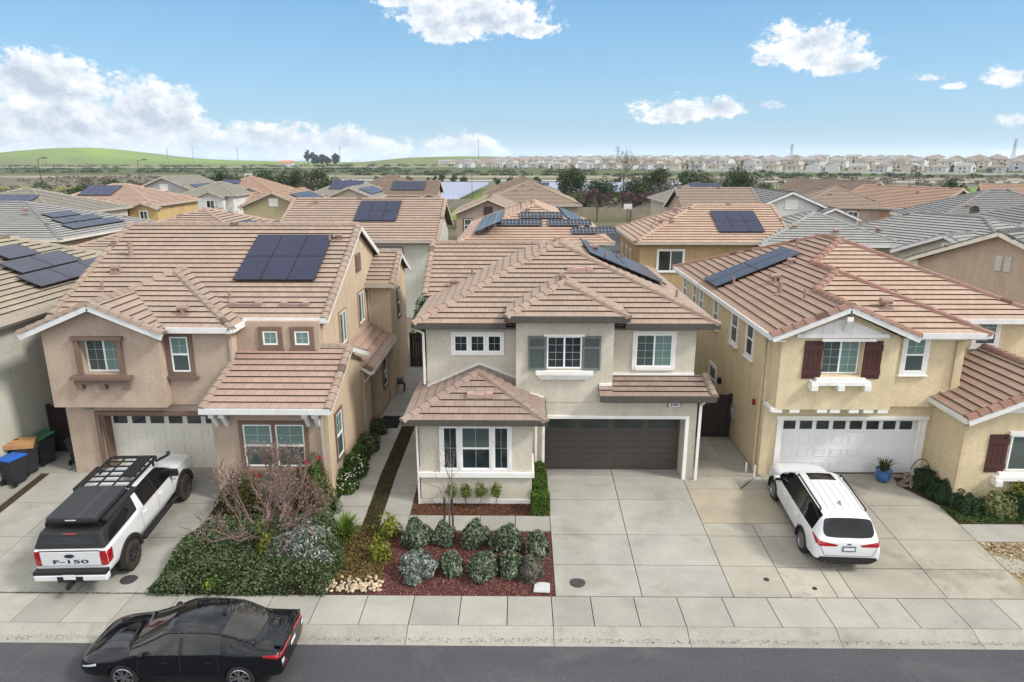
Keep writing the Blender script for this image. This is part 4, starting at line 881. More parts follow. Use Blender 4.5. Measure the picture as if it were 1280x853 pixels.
# ---- pale green house at the left edge
ST_F = stucco('stucco_pale_sage', (.44, .44, .38)); T_F = tile_mat('tile_buff_grey_blend', (.30, .255, .205), (.37, .315, .255), (.50, .40, .29), tw=.6)
h = thing('sage_house', 'pale sage stucco house at the left edge with buff tiles and six solar panels', 'house', (-22, 26, 0))
mb = MB(); mb.box(-31, -18.35, 20.3, 34.6, -.2, 5.6); mb.build('wall', ST_F, h)
ex, ez3, fy3, by3 = -17.85, 5.72, 19.8, 35.1
hw = 6.9; f1 = (ex - hw, fy3 + hw, ez3 + S * hw); b1 = (ex - hw, by3 - hw, ez3 + S * hw)
ro = roof(h, 'roof', [[(ex, fy3, ez3), (ex, by3, ez3), b1, f1], [(ex - 2 * hw, fy3, ez3), (ex, fy3, ez3), f1], [(ex, by3, ez3), (ex - 2 * hw, by3, ez3), b1], [(ex - 2 * hw, by3, ez3), (ex - 2 * hw, fy3, ez3), f1, b1]], T_F, [((ex, fy3, ez3), f1), ((ex, by3, ez3), b1), (f1, b1)])
edge(h, [((ex, fy3, ez3), (ex, by3, ez3)), ((ex - 2 * hw, fy3, ez3), (ex, fy3, ez3))], GUT_T, w=.13, h=.2)
m = MB(); m.box(-18.4, -17.9, 20.2, 34.8, 5.45, 5.52); m.build('soffit', GUT_T, h)
window(h, 'right', (-18.35, 26.4, 4.0), .62, 1.3, 'h', trim=True, tw=.1, grid=(1, 1), panes=(GL_DARK, GL_MID), sill=(.12, .04, .1))
q = (-1, 0, S)
for (y_, k_, n_) in ((26.2, .95, 3), (26.75, 2.0, 2), (27.6, 3.05, 1)):
    solar(ro, (ex - k_, y_, ez3 + S * k_), (0, 1, 0), q, n_, 1, 1.9, 1.05, SOLAR_PALE, lift=.22)

garage_door(h, -30.2, -25.4, 20.27, -.1, 2.1, MATS['garage_door_ivory'], 8, 4, win=8)
m = MB(); m.box(-30.4, -30.2, 20.2, 20.298, -.1, 2.25); m.box(-25.4, -25.2, 20.2, 20.298, -.1, 2.25); m.box(-30.2, -25.4, 20.2, 20.298, 2.1, 2.25); m.build('garage_trim', WH, h)
for xa, za in ((-28.4, 3.9), (-24, 3.9), (-20.6, 3.9), (-21.6, .9)): window(h, 'front', (xa, 20.3, za), 1.3, 1.3, 'v', trim=True, tw=.1, grid=(1, 2), panes=(GL_MID, GL_TEAL), sill=(.15, .05, .1))
# ------------------------------------------------------------------ houses of the estate behind
def hip_planes(W, D, z, hl=True, hr=True, s=S):
    """ridge along x; hl / hr say whether the left / right end is hipped"""
    a, b = W / 2, D / 2
    if hl and hr and W < D:
        r = z + s * a; y0, y1 = -b + a, b - a
        P = [[(-a, -b, z), (a, -b, z), (0, y0, r)], [(a, -b, z), (a, b, z), (0, y1, r), (0, y0, r)], [(a, b, z), (-a, b, z), (0, y1, r)], [(-a, b, z), (-a, -b, z), (0, y0, r), (0, y1, r)]]
        return P, [((-a, -b, z), (0, y0, r)), ((a, -b, z), (0, y0, r)), ((0, y0, r), (0, y1, r)), ((a, b, z), (0, y1, r)), ((-a, b, z), (0, y1, r))]
    r = z + s * b; xl = -a + (b if hl else 0); xr = a - (b if hr else 0)
    P = [[(-a, -b, z), (a, -b, z), (xr, 0, r), (xl, 0, r)], [(a, b, z), (-a, b, z), (xl, 0, r), (xr, 0, r)]]
    if hl: P.append([(-a, b, z), (-a, -b, z), (xl, 0, r)])
    if hr: P.append([(a, -b, z), (a, b, z), (xr, 0, r)])
    C = [((xl, 0, r), (xr, 0, r)), ((-a, -b, z), (xl, 0, r)), ((a, -b, z), (xr, 0, r))]
    if hl: C.append(((-a, b, z), (xl, 0, r)))
    if hr: C.append(((a, b, z), (xr, 0, r)))
    return P, C
OV = .45
def bghouse(label, x, y, W, D, wm, tm_, kind='hip', ze=5.55, yaw=0, wings=(), wins=(), panels=(), trim=None, s=S, vents=(), cap=None, gut=None, expo=.38, pmat=None, gvent=(), zoff=0):
    """W, D = eave to eave; wings = (x, width, projection, eave z) front gables"""
    h = thing('estate_house', label, 'house')
    a, b = W / 2 - OV, D / 2 - OV
    m = MB(); m.box(-a, a, -b, b, -.2, ze - .05)
    up = ze + s * OV
    if kind == 'gy':
        r = ze + s * W / 2 - .12
        m.add([(-a, -b, ze - .05), (a, -b, ze - .05), (0, -b, r), (-a, b, ze - .05), (a, b, ze - .05), (0, b, r)], [(0, 1, 2), (3, 5, 4), (0, 2, 5, 3), (1, 4, 5, 2), (0, 3, 4, 1)])
        e = W / 2; rr_ = ze + s * e; B = D / 2
        P = [[(e, -B, ze), (e, B, ze), (0, B, rr_), (0, -B, rr_)], [(-e, B, ze), (-e, -B, ze), (0, -B, rr_), (0, B, rr_)]]
        C = [((0, -B, rr_), (0, B, rr_)), ((e, -B + .1, ze), (0, -B + .1, rr_)), ((-e, -B + .1, ze), (0, -B + .1, rr_))]
        E_ = [((e, -B, ze), (e, B, ze)), ((-e, -B, ze), (-e, B, ze))]; Bg = [((e, -B - .02, ze - .03), (0, -B - .02, rr_ - .03)), ((0, -B - .02, rr_ - .03), (-e, -B - .02, ze - .03))]
    else:
        hl, hr = {'hip': (1, 1), 'gx': (0, 0), 'hipl': (1, 0), 'hipr': (0, 1)}[kind]
        P, C = hip_planes(W, D, ze, hl, hr, s); Bg = []
        for q, on in ((-1, not hl), (1, not hr)):
            if on:
                r = ze + s * D / 2 - .12; x0 = q * (a - .3); x1 = q * a
                m.add([(x0, -b, ze - .05), (x0, b, ze - .05), (x0, 0, r), (x1, -b, ze - .05), (x1, b, ze - .05), (x1, 0, r)], [(0, 1, 2), (3, 5, 4), (0, 2, 5, 3), (1, 4, 5, 2), (0, 3, 4, 1)])
                X = q * W / 2; Bg += [((X, -D / 2, ze - .03), (X, 0, ze + s * D / 2 - .03)), ((X, 0, ze + s * D / 2 - .03), (X, D / 2, ze - .03))]
        E_ = [((-W / 2, -D / 2, ze), (W / 2, -D / 2, ze))]
        if hl: E_.append(((-W / 2, -D / 2, ze), (-W / 2, D / 2, ze)))
        if hr: E_.append(((W / 2, -D / 2, ze), (W / 2, D / 2, ze)))
    for (wx, ww, pj, wz) in wings:
        e = ww / 2; r = wz + s * e; f = -D / 2 - pj; k = e - OV * .8
        m.box(wx - k, wx + k, f + .4, -b, -.2, wz - .05)
        m.add([(wx - k, f + .4, wz - .05), (wx + k, f + .4, wz - .05), (wx, f + .4, r - .15), (wx - k, -b, wz - .05), (wx + k, -b, wz - .05), (wx, -b, r - .15)], [(0, 1, 2), (3, 5, 4), (0, 2, 5, 3), (1, 4, 5, 2), (0, 3, 4, 1)])
        yb = -D / 2 + max(.6, (r - ze) / s + .1)
        P += [[(wx + e, f, wz), (wx + e, -b, wz), (wx, yb, r), (wx, f, r)], [(wx - e, -b, wz), (wx - e, f, wz), (wx, f, r), (wx, yb, r)]]
        C += [((wx, f, r), (wx, yb, r)), ((wx - e, f + .1, wz), (wx, f + .1, r)), ((wx + e, f + .1, wz), (wx, f + .1, r))]
        Bg += [((wx - e, f - .02, wz - .03), (wx, f - .02, r - .03)), ((wx, f - .02, r - .03), (wx + e, f - .02, wz - .03))]
    m.build('wall', wm, h)
    ro = roof(h, 'roof', P, tm_, C, cap, expo)
    g_ = gut or GUT_T
    edge(h, E_, g_, w=.13, h=.18)
    if Bg: edge(h, Bg, g_, 'barge_board', .06, .2, -.05)
    for (fc, p_, z, w_, h_, sp_) in wins:
        org = {'front': (p_, -b, z), 'right': (a, p_, z), 'left': (-a, p_, z)}.get(fc)
        if fc.startswith('wing'):
            wx, ww, pj, wz = wings[int(fc[4:] or 0)]; org = (wx + p_, -D / 2 - pj + .4, z); fc = 'front'
        window(h, fc, org, w_, h_, sp_, trim=True, tw=.1, tmat=trim or WH, panes=(GL_MID, GL_TEAL) if rng.random() < .6 else (GL_DARK, GL_MID))
    for (fc, p_, z, w_, h_) in gvent:
        M = wmat('front' if not fc.startswith('r') else 'right', (p_, -b, z) if fc == 'front' else ((a, p_, z) if fc == 'right' else (wings[0][0] + p_, -D / 2 - wings[0][2] + .4, z)))
        q = MB(M); q.box(-w_ / 2, w_ / 2, .003, .05, 0, h_)
        for i in range(6): q.box(-w_ / 2 + .05, w_ / 2 - .05, .05, .07, h_ * (i + .3) / 6.5, h_ * (i + .75) / 6.5)
        q.build('gable_vent', trim or WH, h)
    for (sl_, u0, v0, nu, nv, wu, wv) in panels:
        if sl_ == 'front': o_, u_, v_ = (u0, -D / 2 + v0, ze + s * v0), (1, 0, 0), (0, 1, s)
        elif sl_ == 'right': o_, u_, v_ = (W / 2 - v0, u0, ze + s * v0), (0, 1, 0), (-1, 0, s)
        else: o_, u_, v_ = (-W / 2 + v0, u0, ze + s * v0), (0, -1, 0), (1, 0, s)
        solar(ro, o_, u_, v_, nu, nv, wu, wv, pmat or SOLAR, lift=.16)
    for (sl_, u0, v0, hh) in vents:
        p_ = {'front': (u0, -D / 2 + v0, ze + s * v0), 'right': (W / 2 - v0, u0, ze + s * v0), 'left': (-W / 2 + v0, u0, ze + s * v0)}[sl_]
        (vent_pipe if hh > .25 else (lambda r_, p, h_: vent_cap(r_, p, s=.8)))(ro, p_, hh)
    h.location = (x, y, zoff); h.rotation_euler = (0, 0, R(yaw)); return h
sv = {k: stucco('stucco_' + k, c) for k, c in dict(greywhite=(.50, .50, .45), olive=(.36, .32, .20), brown=(.34, .27, .215), mustard=(.43, .31, .165), white=(.60, .60, .58), taupe=(.43, .40, .365), cream=(.55, .50, .36), beige=(.47, .43, .35), orange=(.40, .265, .165), grey=(.40, .40, .39), ochre=(.50, .36, .17), pink=(.44, .33, .26)).items()}
tg = tile_mat('tile_grey', (.27, .262, .262), (.33, .322, .322), (.40, .39, .388), weather=(.31, .295, .285)); tgs = tile_mat('tile_slate_grey', (.20, .198, .205), (.25, .246, .252), (.30, .294, .30))
tgg = tile_mat('tile_dark_cap', (.07, .07, .075), (.10, .10, .105), (.13, .13, .13)); tor = tile_mat('tile_orange', (.42, .28, .215), (.49, .34, .27), (.55, .405, .335), weather=(.33, .2, .12))
tbr = tile_mat('tile_mid_brown', (.28, .205, .165), (.34, .255, .205), (.40, .305, .25)); tdb = tile_mat('tile_dull_brown', (.19, .135, .105), (.245, .18, .14), (.30, .225, .18)); trd = tile_mat('tile_red_orange', (.38, .235, .17), (.45, .29, .215), (.51, .345, .265))
tbe = tile_mat('tile_beige_grey', (.26, .235, .205), (.33, .30, .26), (.40, .36, .31))
F3 = lambda: None
bghouse('pinkish brown gabled house with six solar panels behind the gap of the front houses', -11.65, 54.2, 11.8, 12.2, sv['greywhite'], T_L, 'gx', wins=[('front', 2.0, 3.7, 2.6, 1.3, 'v'), ('front', -3, 3.8, 1.2, 1.2, 'v'), ('right', -2, 3.6, .6, 1.2, 'h')], panels=[('front', -.55, 2.55, 3, 2, 1.03, 1.62)], trim=BT, vents=[('front', -4.2, 4.9, .3), ('front', -4.0, 5.3, .2)])
bghouse('pink tiled hip house with slanting solar panels just behind the ridge of the brown house', -22.6, 49.6, 12.4, 12.8, sv['brown'], T_L, 'hip', s=.34, panels=[('right', -4.3, 1.3, 3, 1, 1.66, 1.0), ('right', -4.3, 2.4, 3, 1, 1.66, 1.0)], vents=[('right', -4.6, 4, .2), ('right', 1.2, 2.6, .2)], pmat=SOLAR_PALE)
bghouse('olive gabled house with white gable vent and orange tile roof carrying a thin solar array', -29.3, 88.6, 8.3, 13, sv['olive'], trd, 'gy', panels=[('right', -3.5, 1.2, 5, 2, 1.66, 1.0)], gvent=[('front', 0, 5.6, 1.1, .95)], pmat=SOLAR_PALE, gut=GUT_T, vents=[('right', 2, 1, .2)])
bghouse('low orange roof house left of the olive gabled house', -32.5, 95, 8, 9, sv['orange'], trd, 'gx', ze=4.7)
bghouse('brown gabled house with dark gable vent behind the orange roof with stepped panels', -3.25, 78.0, 7.6, 12, sv['brown'], tbr, 'gy', gut=pm('pale_barge', (.55, .47, .38), .6), wins=[('front', -2.15, 3.7, .75, 1.3, 'h'), ('front', 1.1, 3.75, .8, .8, 'v')], gvent=[('front', .0, 5.45, .95, .85)], trim=pm('dark_brown_trim', (.06, .045, .04), .6))
bghouse('pinkish hip roof house directly behind the brown gable with dark vent', 1.2, 93, 13, 15, sv['brown'], tbr, 'hip', vents=[('front', -.8, 5, .2), ('front', .4, 4, .2), ('front', -1.6, 3.6, .2), ('left', 1, 3, .2)])
bghouse('farthest hip roofed house behind the brown gable, nearest the solar field', .5, 118, 13, 15, sv['beige'], tdb, 'hip', panels=[('front', 1.0, 3, 2, 1, 1.66, 1.0)], vents=[('left', 3, 3, .2), ('left', 0, 3, .2)])
h7 = bghouse('orange hip house with three stepped rows of solar panels behind the cream house', 1.1, 55.2, 10.8, 16.4, sv['cream'], tor, 'hip', panels=[('front', -1.05, 3.15, 2, 1, 1.55, .92), ('front', -2.6, 2.1, 2, 1, 1.55, .92), ('front', .95, 2.1, 2, 1, 1.55, .92), ('front', 2.6, 1.0, 2, 1, 1.55, .92), ('left', 4.2, 1.2, 7, 2, 1.66, 1.0), ('right', -4, 1.2, 7, 2, 1.66, 1.0)], pmat=SOLAR_LINES, vents=[('front', -.5, 4.3, .2), ('left', -3, 4.4, .5)])
bghouse('ochre house with orange tiles and six solar panels behind the yellow house', 13.5, 52.6, 11, 10.6, sv['mustard'], tor, 'hipl', wins=[('front', -2.9, 3.5, 1.75, 1.45, 'v'), ('left', 3.4, 2.9, .35, 1.5, None), ('left', 1.0, 3.0, .35, 1.5, None), ('left', -.8, 3.0, .35, 1.5, None)], panels=[('front', .6, 1.2, 3, 2, 1.05, 1.6)], vents=[('left', -2.4, 1.6, .35), ('left', -1.8, 2.4, .2), ('left', -2.6, 3.0, .2), ('left', -.6, 2.2, .4), ('front', -1.9, 4.3, .2)])
bghouse('white gabled house with dark grey tiles and louvred gable vent', 28.7, 80.4, 10.4, 14, sv['white'], tgs, 'gy', cap=tgg, wings=[(3.9, 5.6, 1.6, 5.0)], wins=[('front', -.4, 3.3, 1.9, 1.3, 'v')], gvent=[('front', .1, 5.9, 1.35, 1.0)], gut=GUT_W, vents=[('left', -3, 2, .2), ('left', -1, 3, .2)])
bghouse('beige hip house with solar panels below the dark tree near the solar field', 24.6, 97, 11, 14, sv['beige'], tbe, 'hip', panels=[('front', -1.7, 2.4, 4, 2, 1.05, 1.6), ('right', -6, 1, 4, 1, 1.66, 1.0)], wins=[('front', -3.5, 3.4, 1.1, 1.4, 'v')], wings=[(-3.2, 4.4, .8, 5.2)])
bghouse('russet roofed house left of the white gabled house', 21.4, 77.5, 8.4, 11.6, sv['pink'], tbr, 'gx', gut=GUT_W)
bghouse('dull brown roofed house behind the bright green verge on the right', 46.0, 103, 14, 12, sv['beige'], tdb, 'gx', yaw=-58, gut=GUT_T, vents=[('front', 0, 3, .2), ('front', 3, 4, .2)])
bghouse('tan hip house with twin narrow windows between two brown roofs', 39.6, 88, 10.5, 11, sv['pink'], tbr, 'hip', yaw=-12, wins=[('front', -1.5, 3.6, .9, 1.4, 'v'), ('front', 1.2, 3.6, 1.1, 1.4, 'v')], vents=[('front', -1, 3, .2)])
bghouse('orange brown gabled house turned to the right, with a small front gable', 47.0, 84.5, 12.5, 11, sv['orange'], trd, 'gx', yaw=-62, wings=[(-3.6, 4.2, 1.4, 5.0)], wins=[('right', -1.4, 6.0, .5, .7, None), ('right', -.6, 6.0, .5, .7, None), ('wing0', 0, 3.4, .9, 1.2, 'v')], vents=[('front', 2, 4, .2)])
bghouse('grey roofed house with white boarded gable and satellite dish at the right', 45.2, 66.5, 14.5, 13, sv['grey'], tgs, 'hip', yaw=-14, wings=[(1.6, 6.4, 1.8, 5.35)], wins=[('front', -5, 3.4, 1.2, 1.3, 'v')], gut=GUT_W, vents=[('front', -3.4, 3, .2), ('front', 5.6, 3, .2)])
bghouse('small grey hip house between the white gable and the yellow house', 21.6, 51.2, 9.4, 10.2, sv['cream'], tg, 'hip', s=.38, yaw=-6, wins=[('front', 1.2, 3.6, .9, 1.2, 'h')], gut=GUT_W, vents=[('front', -2, 2.2, .2), ('front', .6, 1.6, .2)])
bghouse('cream house with pale grey hip roof and small white gable window', 29.2, 47.4, 14, 9.4, sv['cream'], tg, 'hip', s=.40, yaw=-62, wings=[(3.0, 6.6, .5, 5.3)], wins=[('wing0', .2, 5.2, .75, .85, None), ('wing0', -.9, 3.3, 1.5, 1.2, 'v')], gut=GUT_W, vents=[('front', -2.8, 1.6, .2)], cap=tgs)
bghouse('wide grey tiled house at the right edge behind the taupe gable', 40.5, 51.6, 15, 13, sv['beige'], tgs, 'hip', yaw=-8, cap=tg, gut=GUT_W, vents=[('front', -2, 3, .4)])
bghouse('taupe gabled house with twin arched gable louvres at the right edge', 28.6, 37.9, 9.2, 9, sv['taupe'], tgs, 'gy', yaw=-60, cap=tgg, gut=pm('barge_cream', (.62, .57, .48), .6), gvent=[('front', .05, 5.45, .32, .8), ('front', .48, 5.45, .32, .8)], trim=pm('louvre_pale', (.46, .44, .41), .6), wins=[('left', -3, 3.6, 1.4, 1.2, 'v')])
bghouse('small tan roofed house far at the right edge', 66, 91, 11, 11, sv['cream'], trd, 'gx', yaw=-25, wings=[(-2.5, 5, 1.2, 5.2)])
bghouse('small red roofed house at the right edge beside the power lines', 74, 100, 11, 10, sv['pink'], trd, 'hip', yaw=-25)
bghouse('slate grey hip house with three rows of solar panels beyond the sage house', -39.6, 53.9, 15.6, 13.4, sv['pink'], tg, 'hip', s=.32, ze=5.7, cap=tgs, gut=pm('gutter_cream', (.60, .57, .50), .5), wins=[('right', -5.4, 3.7, .9, 1.3, 'h'), ('right', 1, 3.7, .9, 1.3, 'h')], panels=[('right', -3.6, 1.0, 4, 1, 1.66, 1.0), ('right', -3.0, 2.1, 3, 1, 1.66, 1.0), ('right', -2.4, 3.2, 2, 1, 1.66, 1.0)], pmat=SOLAR_PALE, vents=[('right', -2.6, 5, .2), ('front', 2, 5, .4)])
bghouse('beige house with blue solar panels on its front slope at the left edge', -54, 76, 15, 14, sv['beige'], tbe, 'hip', s=.34, panels=[('front', -3.6, 1.9, 6, 2, 1.05, 1.6)], pmat=solar_mat('solar_cells_blue', (.018, .023, .058), (.07, .08, .15)))
bghouse('cream house with small front gable between grey and orange roofs', -51.8, 79.5, 8, 9, sv['cream'], tbe, 'hip', s=.34, ze=5.1, wings=[(.6, 4.6, 1.2, 5.0)], wins=[('wing0', 0, 3.1, 1.8, 1.3, 'v')], cap=tdb)
bghouse('ochre house with orange hip roof, red shutters and blue solar panels', -52.2, 91, 15, 13, sv['ochre'], tor, 'hip', s=.36, wings=[(2.2, 4.6, 1, 5.4), (6.2, 4.2, .6, 5.2)], wins=[('wing0', 0, 3.4, 1.0, 1.5, 'h'), ('wing1', 0, 3.4, .9, 1.5, 'v'), ('front', -.8, 3.4, 1, 1.4, 'v')], panels=[('front', -3.5, 2.8, 4, 2, 1.05, 1.6)], pmat=MATS['solar_cells_blue'])
bghouse('grey gabled house with solar panels along its right slope', -59, 122, 12.5, 14, sv['grey'], tbe, 'gy', panels=[('right', -4.5, 1, 6, 2, 1.66, 1.0)], gvent=[('front', 0, 5.9, 1.4, 1.1)], wings=[(5.2, 5, 1.2, 4.2)], pmat=MATS['solar_cells_blue'])
bghouse('grey roofed house with a pale cream front gable', -49.0, 114, 9, 11, sv['white'], tbe, 'hip', wings=[(.8, 4.8, 1, 5.2)], wins=[('wing0', 0, 3.2, 1.2, 1.6, 'v'), ('front', -3, 3.4, .9, 1.4, 'h')])
bghouse('cream house with orange roof and red shutters farthest on the left', -47.5, 124, 12, 13, sv['cream'], trd, 'hip', wings=[(2.2, 5.2, 1, 5.4)], wins=[('wing0', 0, 3.3, 1.1, 1.6, 'v')], panels=[('front', -4.2, 3, 3, 1, 1.05, 1.6)], pmat=MATS['solar_cells_blue'])
bghouse('grey roofed house with blue solar panels behind the pinkish gabled house', -28.5, 118, 11, 12, sv['beige'], tbe, 'hip', panels=[('front', -2.6, 1.6, 5, 2, 1.05, 1.6)], pmat=MATS['solar_cells_blue'])
bghouse('beige gabled house with a long solar strip on its right slope near the solar field', -24.5, 106, 7.6, 12, sv['beige'], tbe, 'gy', panels=[('right', -4, 1, 6, 2, 1.66, 1.0)])
bghouse('tan gabled house with dark solar panels right beside the solar field', -17.4, 114, 9, 10, sv['pink'], tdb, 'gx', panels=[('front', -3, 1.5, 5, 2, 1.05, 1.6)], wings=[(3.3, 3.6, .6, 5.1)])
bghouse('brown roofed house among shrubs left of the solar field', -26, 140, 12, 12, sv['beige'], tdb, 'hip')
# dish on the grey house
def dish(p):
    o = thing('satellite_dish', 'dark satellite dish standing on the grey roof at the right', 'satellite dish', p)
    m = MB(); m.lathe([(.02, .12), (.3, .08), (.46, 0), (.44, 0), (.29, .06), (.02, .10)], 20, 'y'); m.v = [v for v in m.v]
    m2 = MB(); m2.cyl((0, .1, -.5), (0, .1, .05), .04); m2.cyl((0, 0, 0), (0, -.35, -.25), .015)
    for b_, n_ in ((m, 'reflector'), (m2, 'mount')):
        q = MB(); q.v = [v + Vector(p) for v in b_.v]; q.f = b_.f; q.build(n_, CLR['gutter_dark'], o)
dish((39.4, 60.4, 6.75))

# ------------------------------------------------------------------ fences and gates
def board_fence(label, cat, x0, y0, x1, y1, hgt, name='wooden_gate', z0=0, mat=None):
    o = thing(name, label, cat, (x0, y0, z0)); L = math.hypot(x1 - x0, y1 - y0); n = max(3, round(L / .14)); m = MB()
    d = Vector((x1 - x0, y1 - y0, 0)) / L; nrm = Vector((d.y, -d.x, 0))
    B = Vector((x0, y0, z0))
    for i in range(n):
        a = B + d * (L * i / n + .006); b_ = B + d * (L * (i + 1) / n - .006); t0 = nrm * .012
        zt = hgt - rng.uniform(0, .02)
        m.add([a + t0, b_ + t0, b_ - t0, a - t0] + [q + Vector((0, 0, zt)) for q in (a + t0, b_ + t0, b_ - t0, a - t0)], [(3, 2, 1, 0), (4, 5, 6, 7), (0, 1, 5, 4), (1, 2, 6, 5), (2, 3, 7, 6), (3, 0, 4, 7)])
    m.build('board_panel', mat or CLR['darkfence'], o)
    r1 = MB()
    for zz in (.35, hgt - .3): r1.beam(B - nrm * .04 + Vector((0, 0, zz)), B - nrm * .04 + d * L + Vector((0, 0, zz)), .04, .09)
    r1.build('rail', mat or CLR['darkfence'], o)
    for e in (0, 1):
        p = MB(); c_ = B + d * (L * e); p.box(c_.x - .06, c_.x + .06, c_.y - .06, c_.y + .06, z0, z0 + hgt + .03); p.build('post', mat or CLR['darkfence'], o)
    return o
board_fence('dark stained gate between the cream and yellow houses', 'gate', 6.36, 26.5, 8.66, 26.46, 1.85)
board_fence('dark stained gate behind the wheelie bins by the brown house', 'gate', -18.28, 24.75, -16.32, 24.75, 1.92)
board_fence('dark stained fence closing the passage between the brown and cream houses', 'fence', -5.95, 36.2, -3.4, 36.2, 1.9, 'wooden_fence')

# ------------------------------------------------------------------ small things in the front yards
def wheelie_bin(label, x, y, rz, lid, open_=0, z=None):
    o = thing('wheelie_bin', label, 'bin', (0, 0, 0), group='wheelie bins')
    body = pm('bin_charcoal_plastic', (.022, .024, .028), .55, .15, 4)
    m = MB(); m.add([(-.23, -.24, .06), (.23, -.24, .06), (.23, .2, .06), (-.23, .2, .06), (-.29, -.33, .98), (.29, -.33, .98), (.29, .32, .98), (-.29, .32, .98)], [(3, 2, 1, 0), (4, 5, 6, 7), (0, 1, 5, 4), (1, 2, 6, 5), (2, 3, 7, 6), (3, 0, 4, 7)])
    m.box(-.31, .31, -.35, .34, .93, .99); m.box(-.2, .2, -.345, -.3, .8, .9); m.box(-.25, .25, -.30, -.24, .18, .22)
    m.build('body', body, o, bevel=.015)
    l = MB(); l.M = Matrix.Translation((0, .34, .99)) @ Matrix.Rotation(R(open_), 4, 'X') @ Matrix.Translation((0, -.34, -.99))
    l.add([(-.32, -.37, .99), (.32, -.37, .99), (.32, .36, .99), (-.32, .36, .99), (-.32, -.37, 1.03), (.32, -.37, 1.03), (.32, .36, 1.03), (-.32, .36, 1.03), (-.2, -.26, 1.085), (.2, -.26, 1.085), (.2, .24, 1.085), (-.2, .24, 1.085)],
          [(3, 2, 1, 0), (0, 1, 5, 4), (1, 2, 6, 5), (2, 3, 7, 6), (3, 0, 4, 7), (8, 9, 10, 11), (4, 5, 9, 8), (5, 6, 10, 9), (6, 7, 11, 10), (7, 4, 8, 11)])
    l.build('lid', lid, o)
    hd = MB(); hd.cyl((-.22, .40, .95), (.22, .40, .95), .018); hd.box(-.24, -.2, .32, .41, .93, .97); hd.box(.2, .24, .32, .41, .93, .97); hd.build('handle', body, o)
    for s_ in (-1, 1):
        wv = MB(); wv.cyl((s_ * .24, .24, .11), (s_ * .30, .24, .11), .11, n=16); wv.build('wheel', CLR['black'], o)
    lg = MB(); lg.box(-.07, .07, -.338, -.318, .55, .7, .8); lg.build('emblem', pm('bin_emblem_pale', (.45, .5, .52), .5), o)
    o.location = (x, y, gz(y) + .005 if z is None else z); o.rotation_euler = (0, 0, R(rz)); return o
LB = pm('bin_lid_blue', (.02, .10, .42), .45, .1, 3); LG = pm('bin_lid_green', (.025, .10, .05), .5, .15, 3)
wheelie_bin('blue lidded black wheelie bin nearest the street', -17.95, 22.05, 165, LB); wheelie_bin('black wheelie bin behind the blue lidded one, under the cardboard box', -17.98, 22.75, 160, pm('bin_lid_black', (.02, .022, .026), .5, .1, 3)); wheelie_bin('green lidded wheelie bin beside the dark gate', -17.95, 23.65, 155, LG, -14)
wheelie_bin('dark wheelie bin with closed black lid against the brown house', -16.62, 23.7, 190, MATS['bin_lid_black'])
o = thing('cardboard_box', 'flat brown cardboard box lying across the wheelie bins', 'box', (-18.25, 22.7, 1.11), (R(3), R(5), R(25)))
CB = pm('cardboard', (.36, .20, .085), .85, .15, 3)
ORG[o.name] = Vector((0, 0, 0)); m = MB(); m.box(-.68, .62, -.36, .36, 0, .17); m.build('carton', CB, o, bevel=.006); m = MB(); m.box(-.68, .62, -.03, .03, .17, .173); m.build('packing_tape', pm('parcel_tape', (.42, .27, .13), .3), o)
m = MB(); m.box(-.1, .1, .1, .25, .171, .174); m.build('print', pm('carton_print', (.12, .06, .03), .8), o)
def manhole(label, x, y, r, name='manhole_cover'):
    m = MB(); z = gz(y); m.lathe([(0, z + .012), (r * .93, z + .012), (r * .94, z + .006), (r * .98, z + .006), (r, z + .012), (r * 1.06, z + .012), (r * 1.08, z - .02)], 28, c=(x, y, 0))
    for i in range(-3, 4):
        w_ = math.sqrt(max(0, .8 - (i / 4) ** 2)) * r * .9
        m.box(x - w_, x + w_, y + i * r * .24 - .012, y + i * r * .24 + .012, z + .012, z + .018)
    return tag(m.build(name, pm('cast_iron', (.055, .054, .052), .7, .25, 6)), label, 'manhole cover')
manhole('round iron cover in the driveway of the cream house', 1.68, 16.95, .21); manhole('round iron cover in the driveway behind the white pickup', -11.12, 16.97, .22)
manhole('small black valve cap in the concrete by the joint left of the estate car', 7.08, 17.12, .075, 'valve_cover'); manhole('small dark drain cap beside the cracked joint near the estate car', 8.3, 16.75, .06, 'valve_cover')
# name stone, little slate, pot, wooden ornament, mat, bench
m = MB(); zz = gz(16.6); m.add([(.42, 16.52, zz), (.88, 16.5, zz), (.9, 16.9, zz), (.45, 16.92, zz), (.44, 16.55, zz + .06), (.86, 16.53, zz + .05), (.87, 16.86, zz + .07), (.60, 16.9, zz + .07), (.47, 16.80, zz + .06)], [(0, 1, 2, 3), (4, 5, 6, 7, 8), (0, 1, 5, 4), (1, 2, 6, 5), (2, 3, 7, 6), (3, 8, 7), (3, 0, 4, 8)])
tag(m.build('stepping_stone', pm('pale_stone', (.42, .43, .43), .9, .15, 8)), 'flat grey stone in the red mulch at the corner of the driveway', 'stone')
m = MB(); zz = gz(16.7); m.extr([(-9.75, zz), (-9.4, zz), (-9.44, zz + .2), (-9.55, zz + .3), (-9.68, zz + .22)], 16.5, 16.56); tag(m.build('slate_marker', pm('blue_slate', (.14, .19, .23), .7, .2, 8)), 'small blue grey stone standing at the kerb edge of the dark hedge', 'stone')
o = thing('plant_pot', 'glazed blue pot with a straggly green plant by the white garage door', 'plant pot', (13.05, 22.5, 0)); ORG[o.name] = Vector(); o.location.z = gz(22.5)
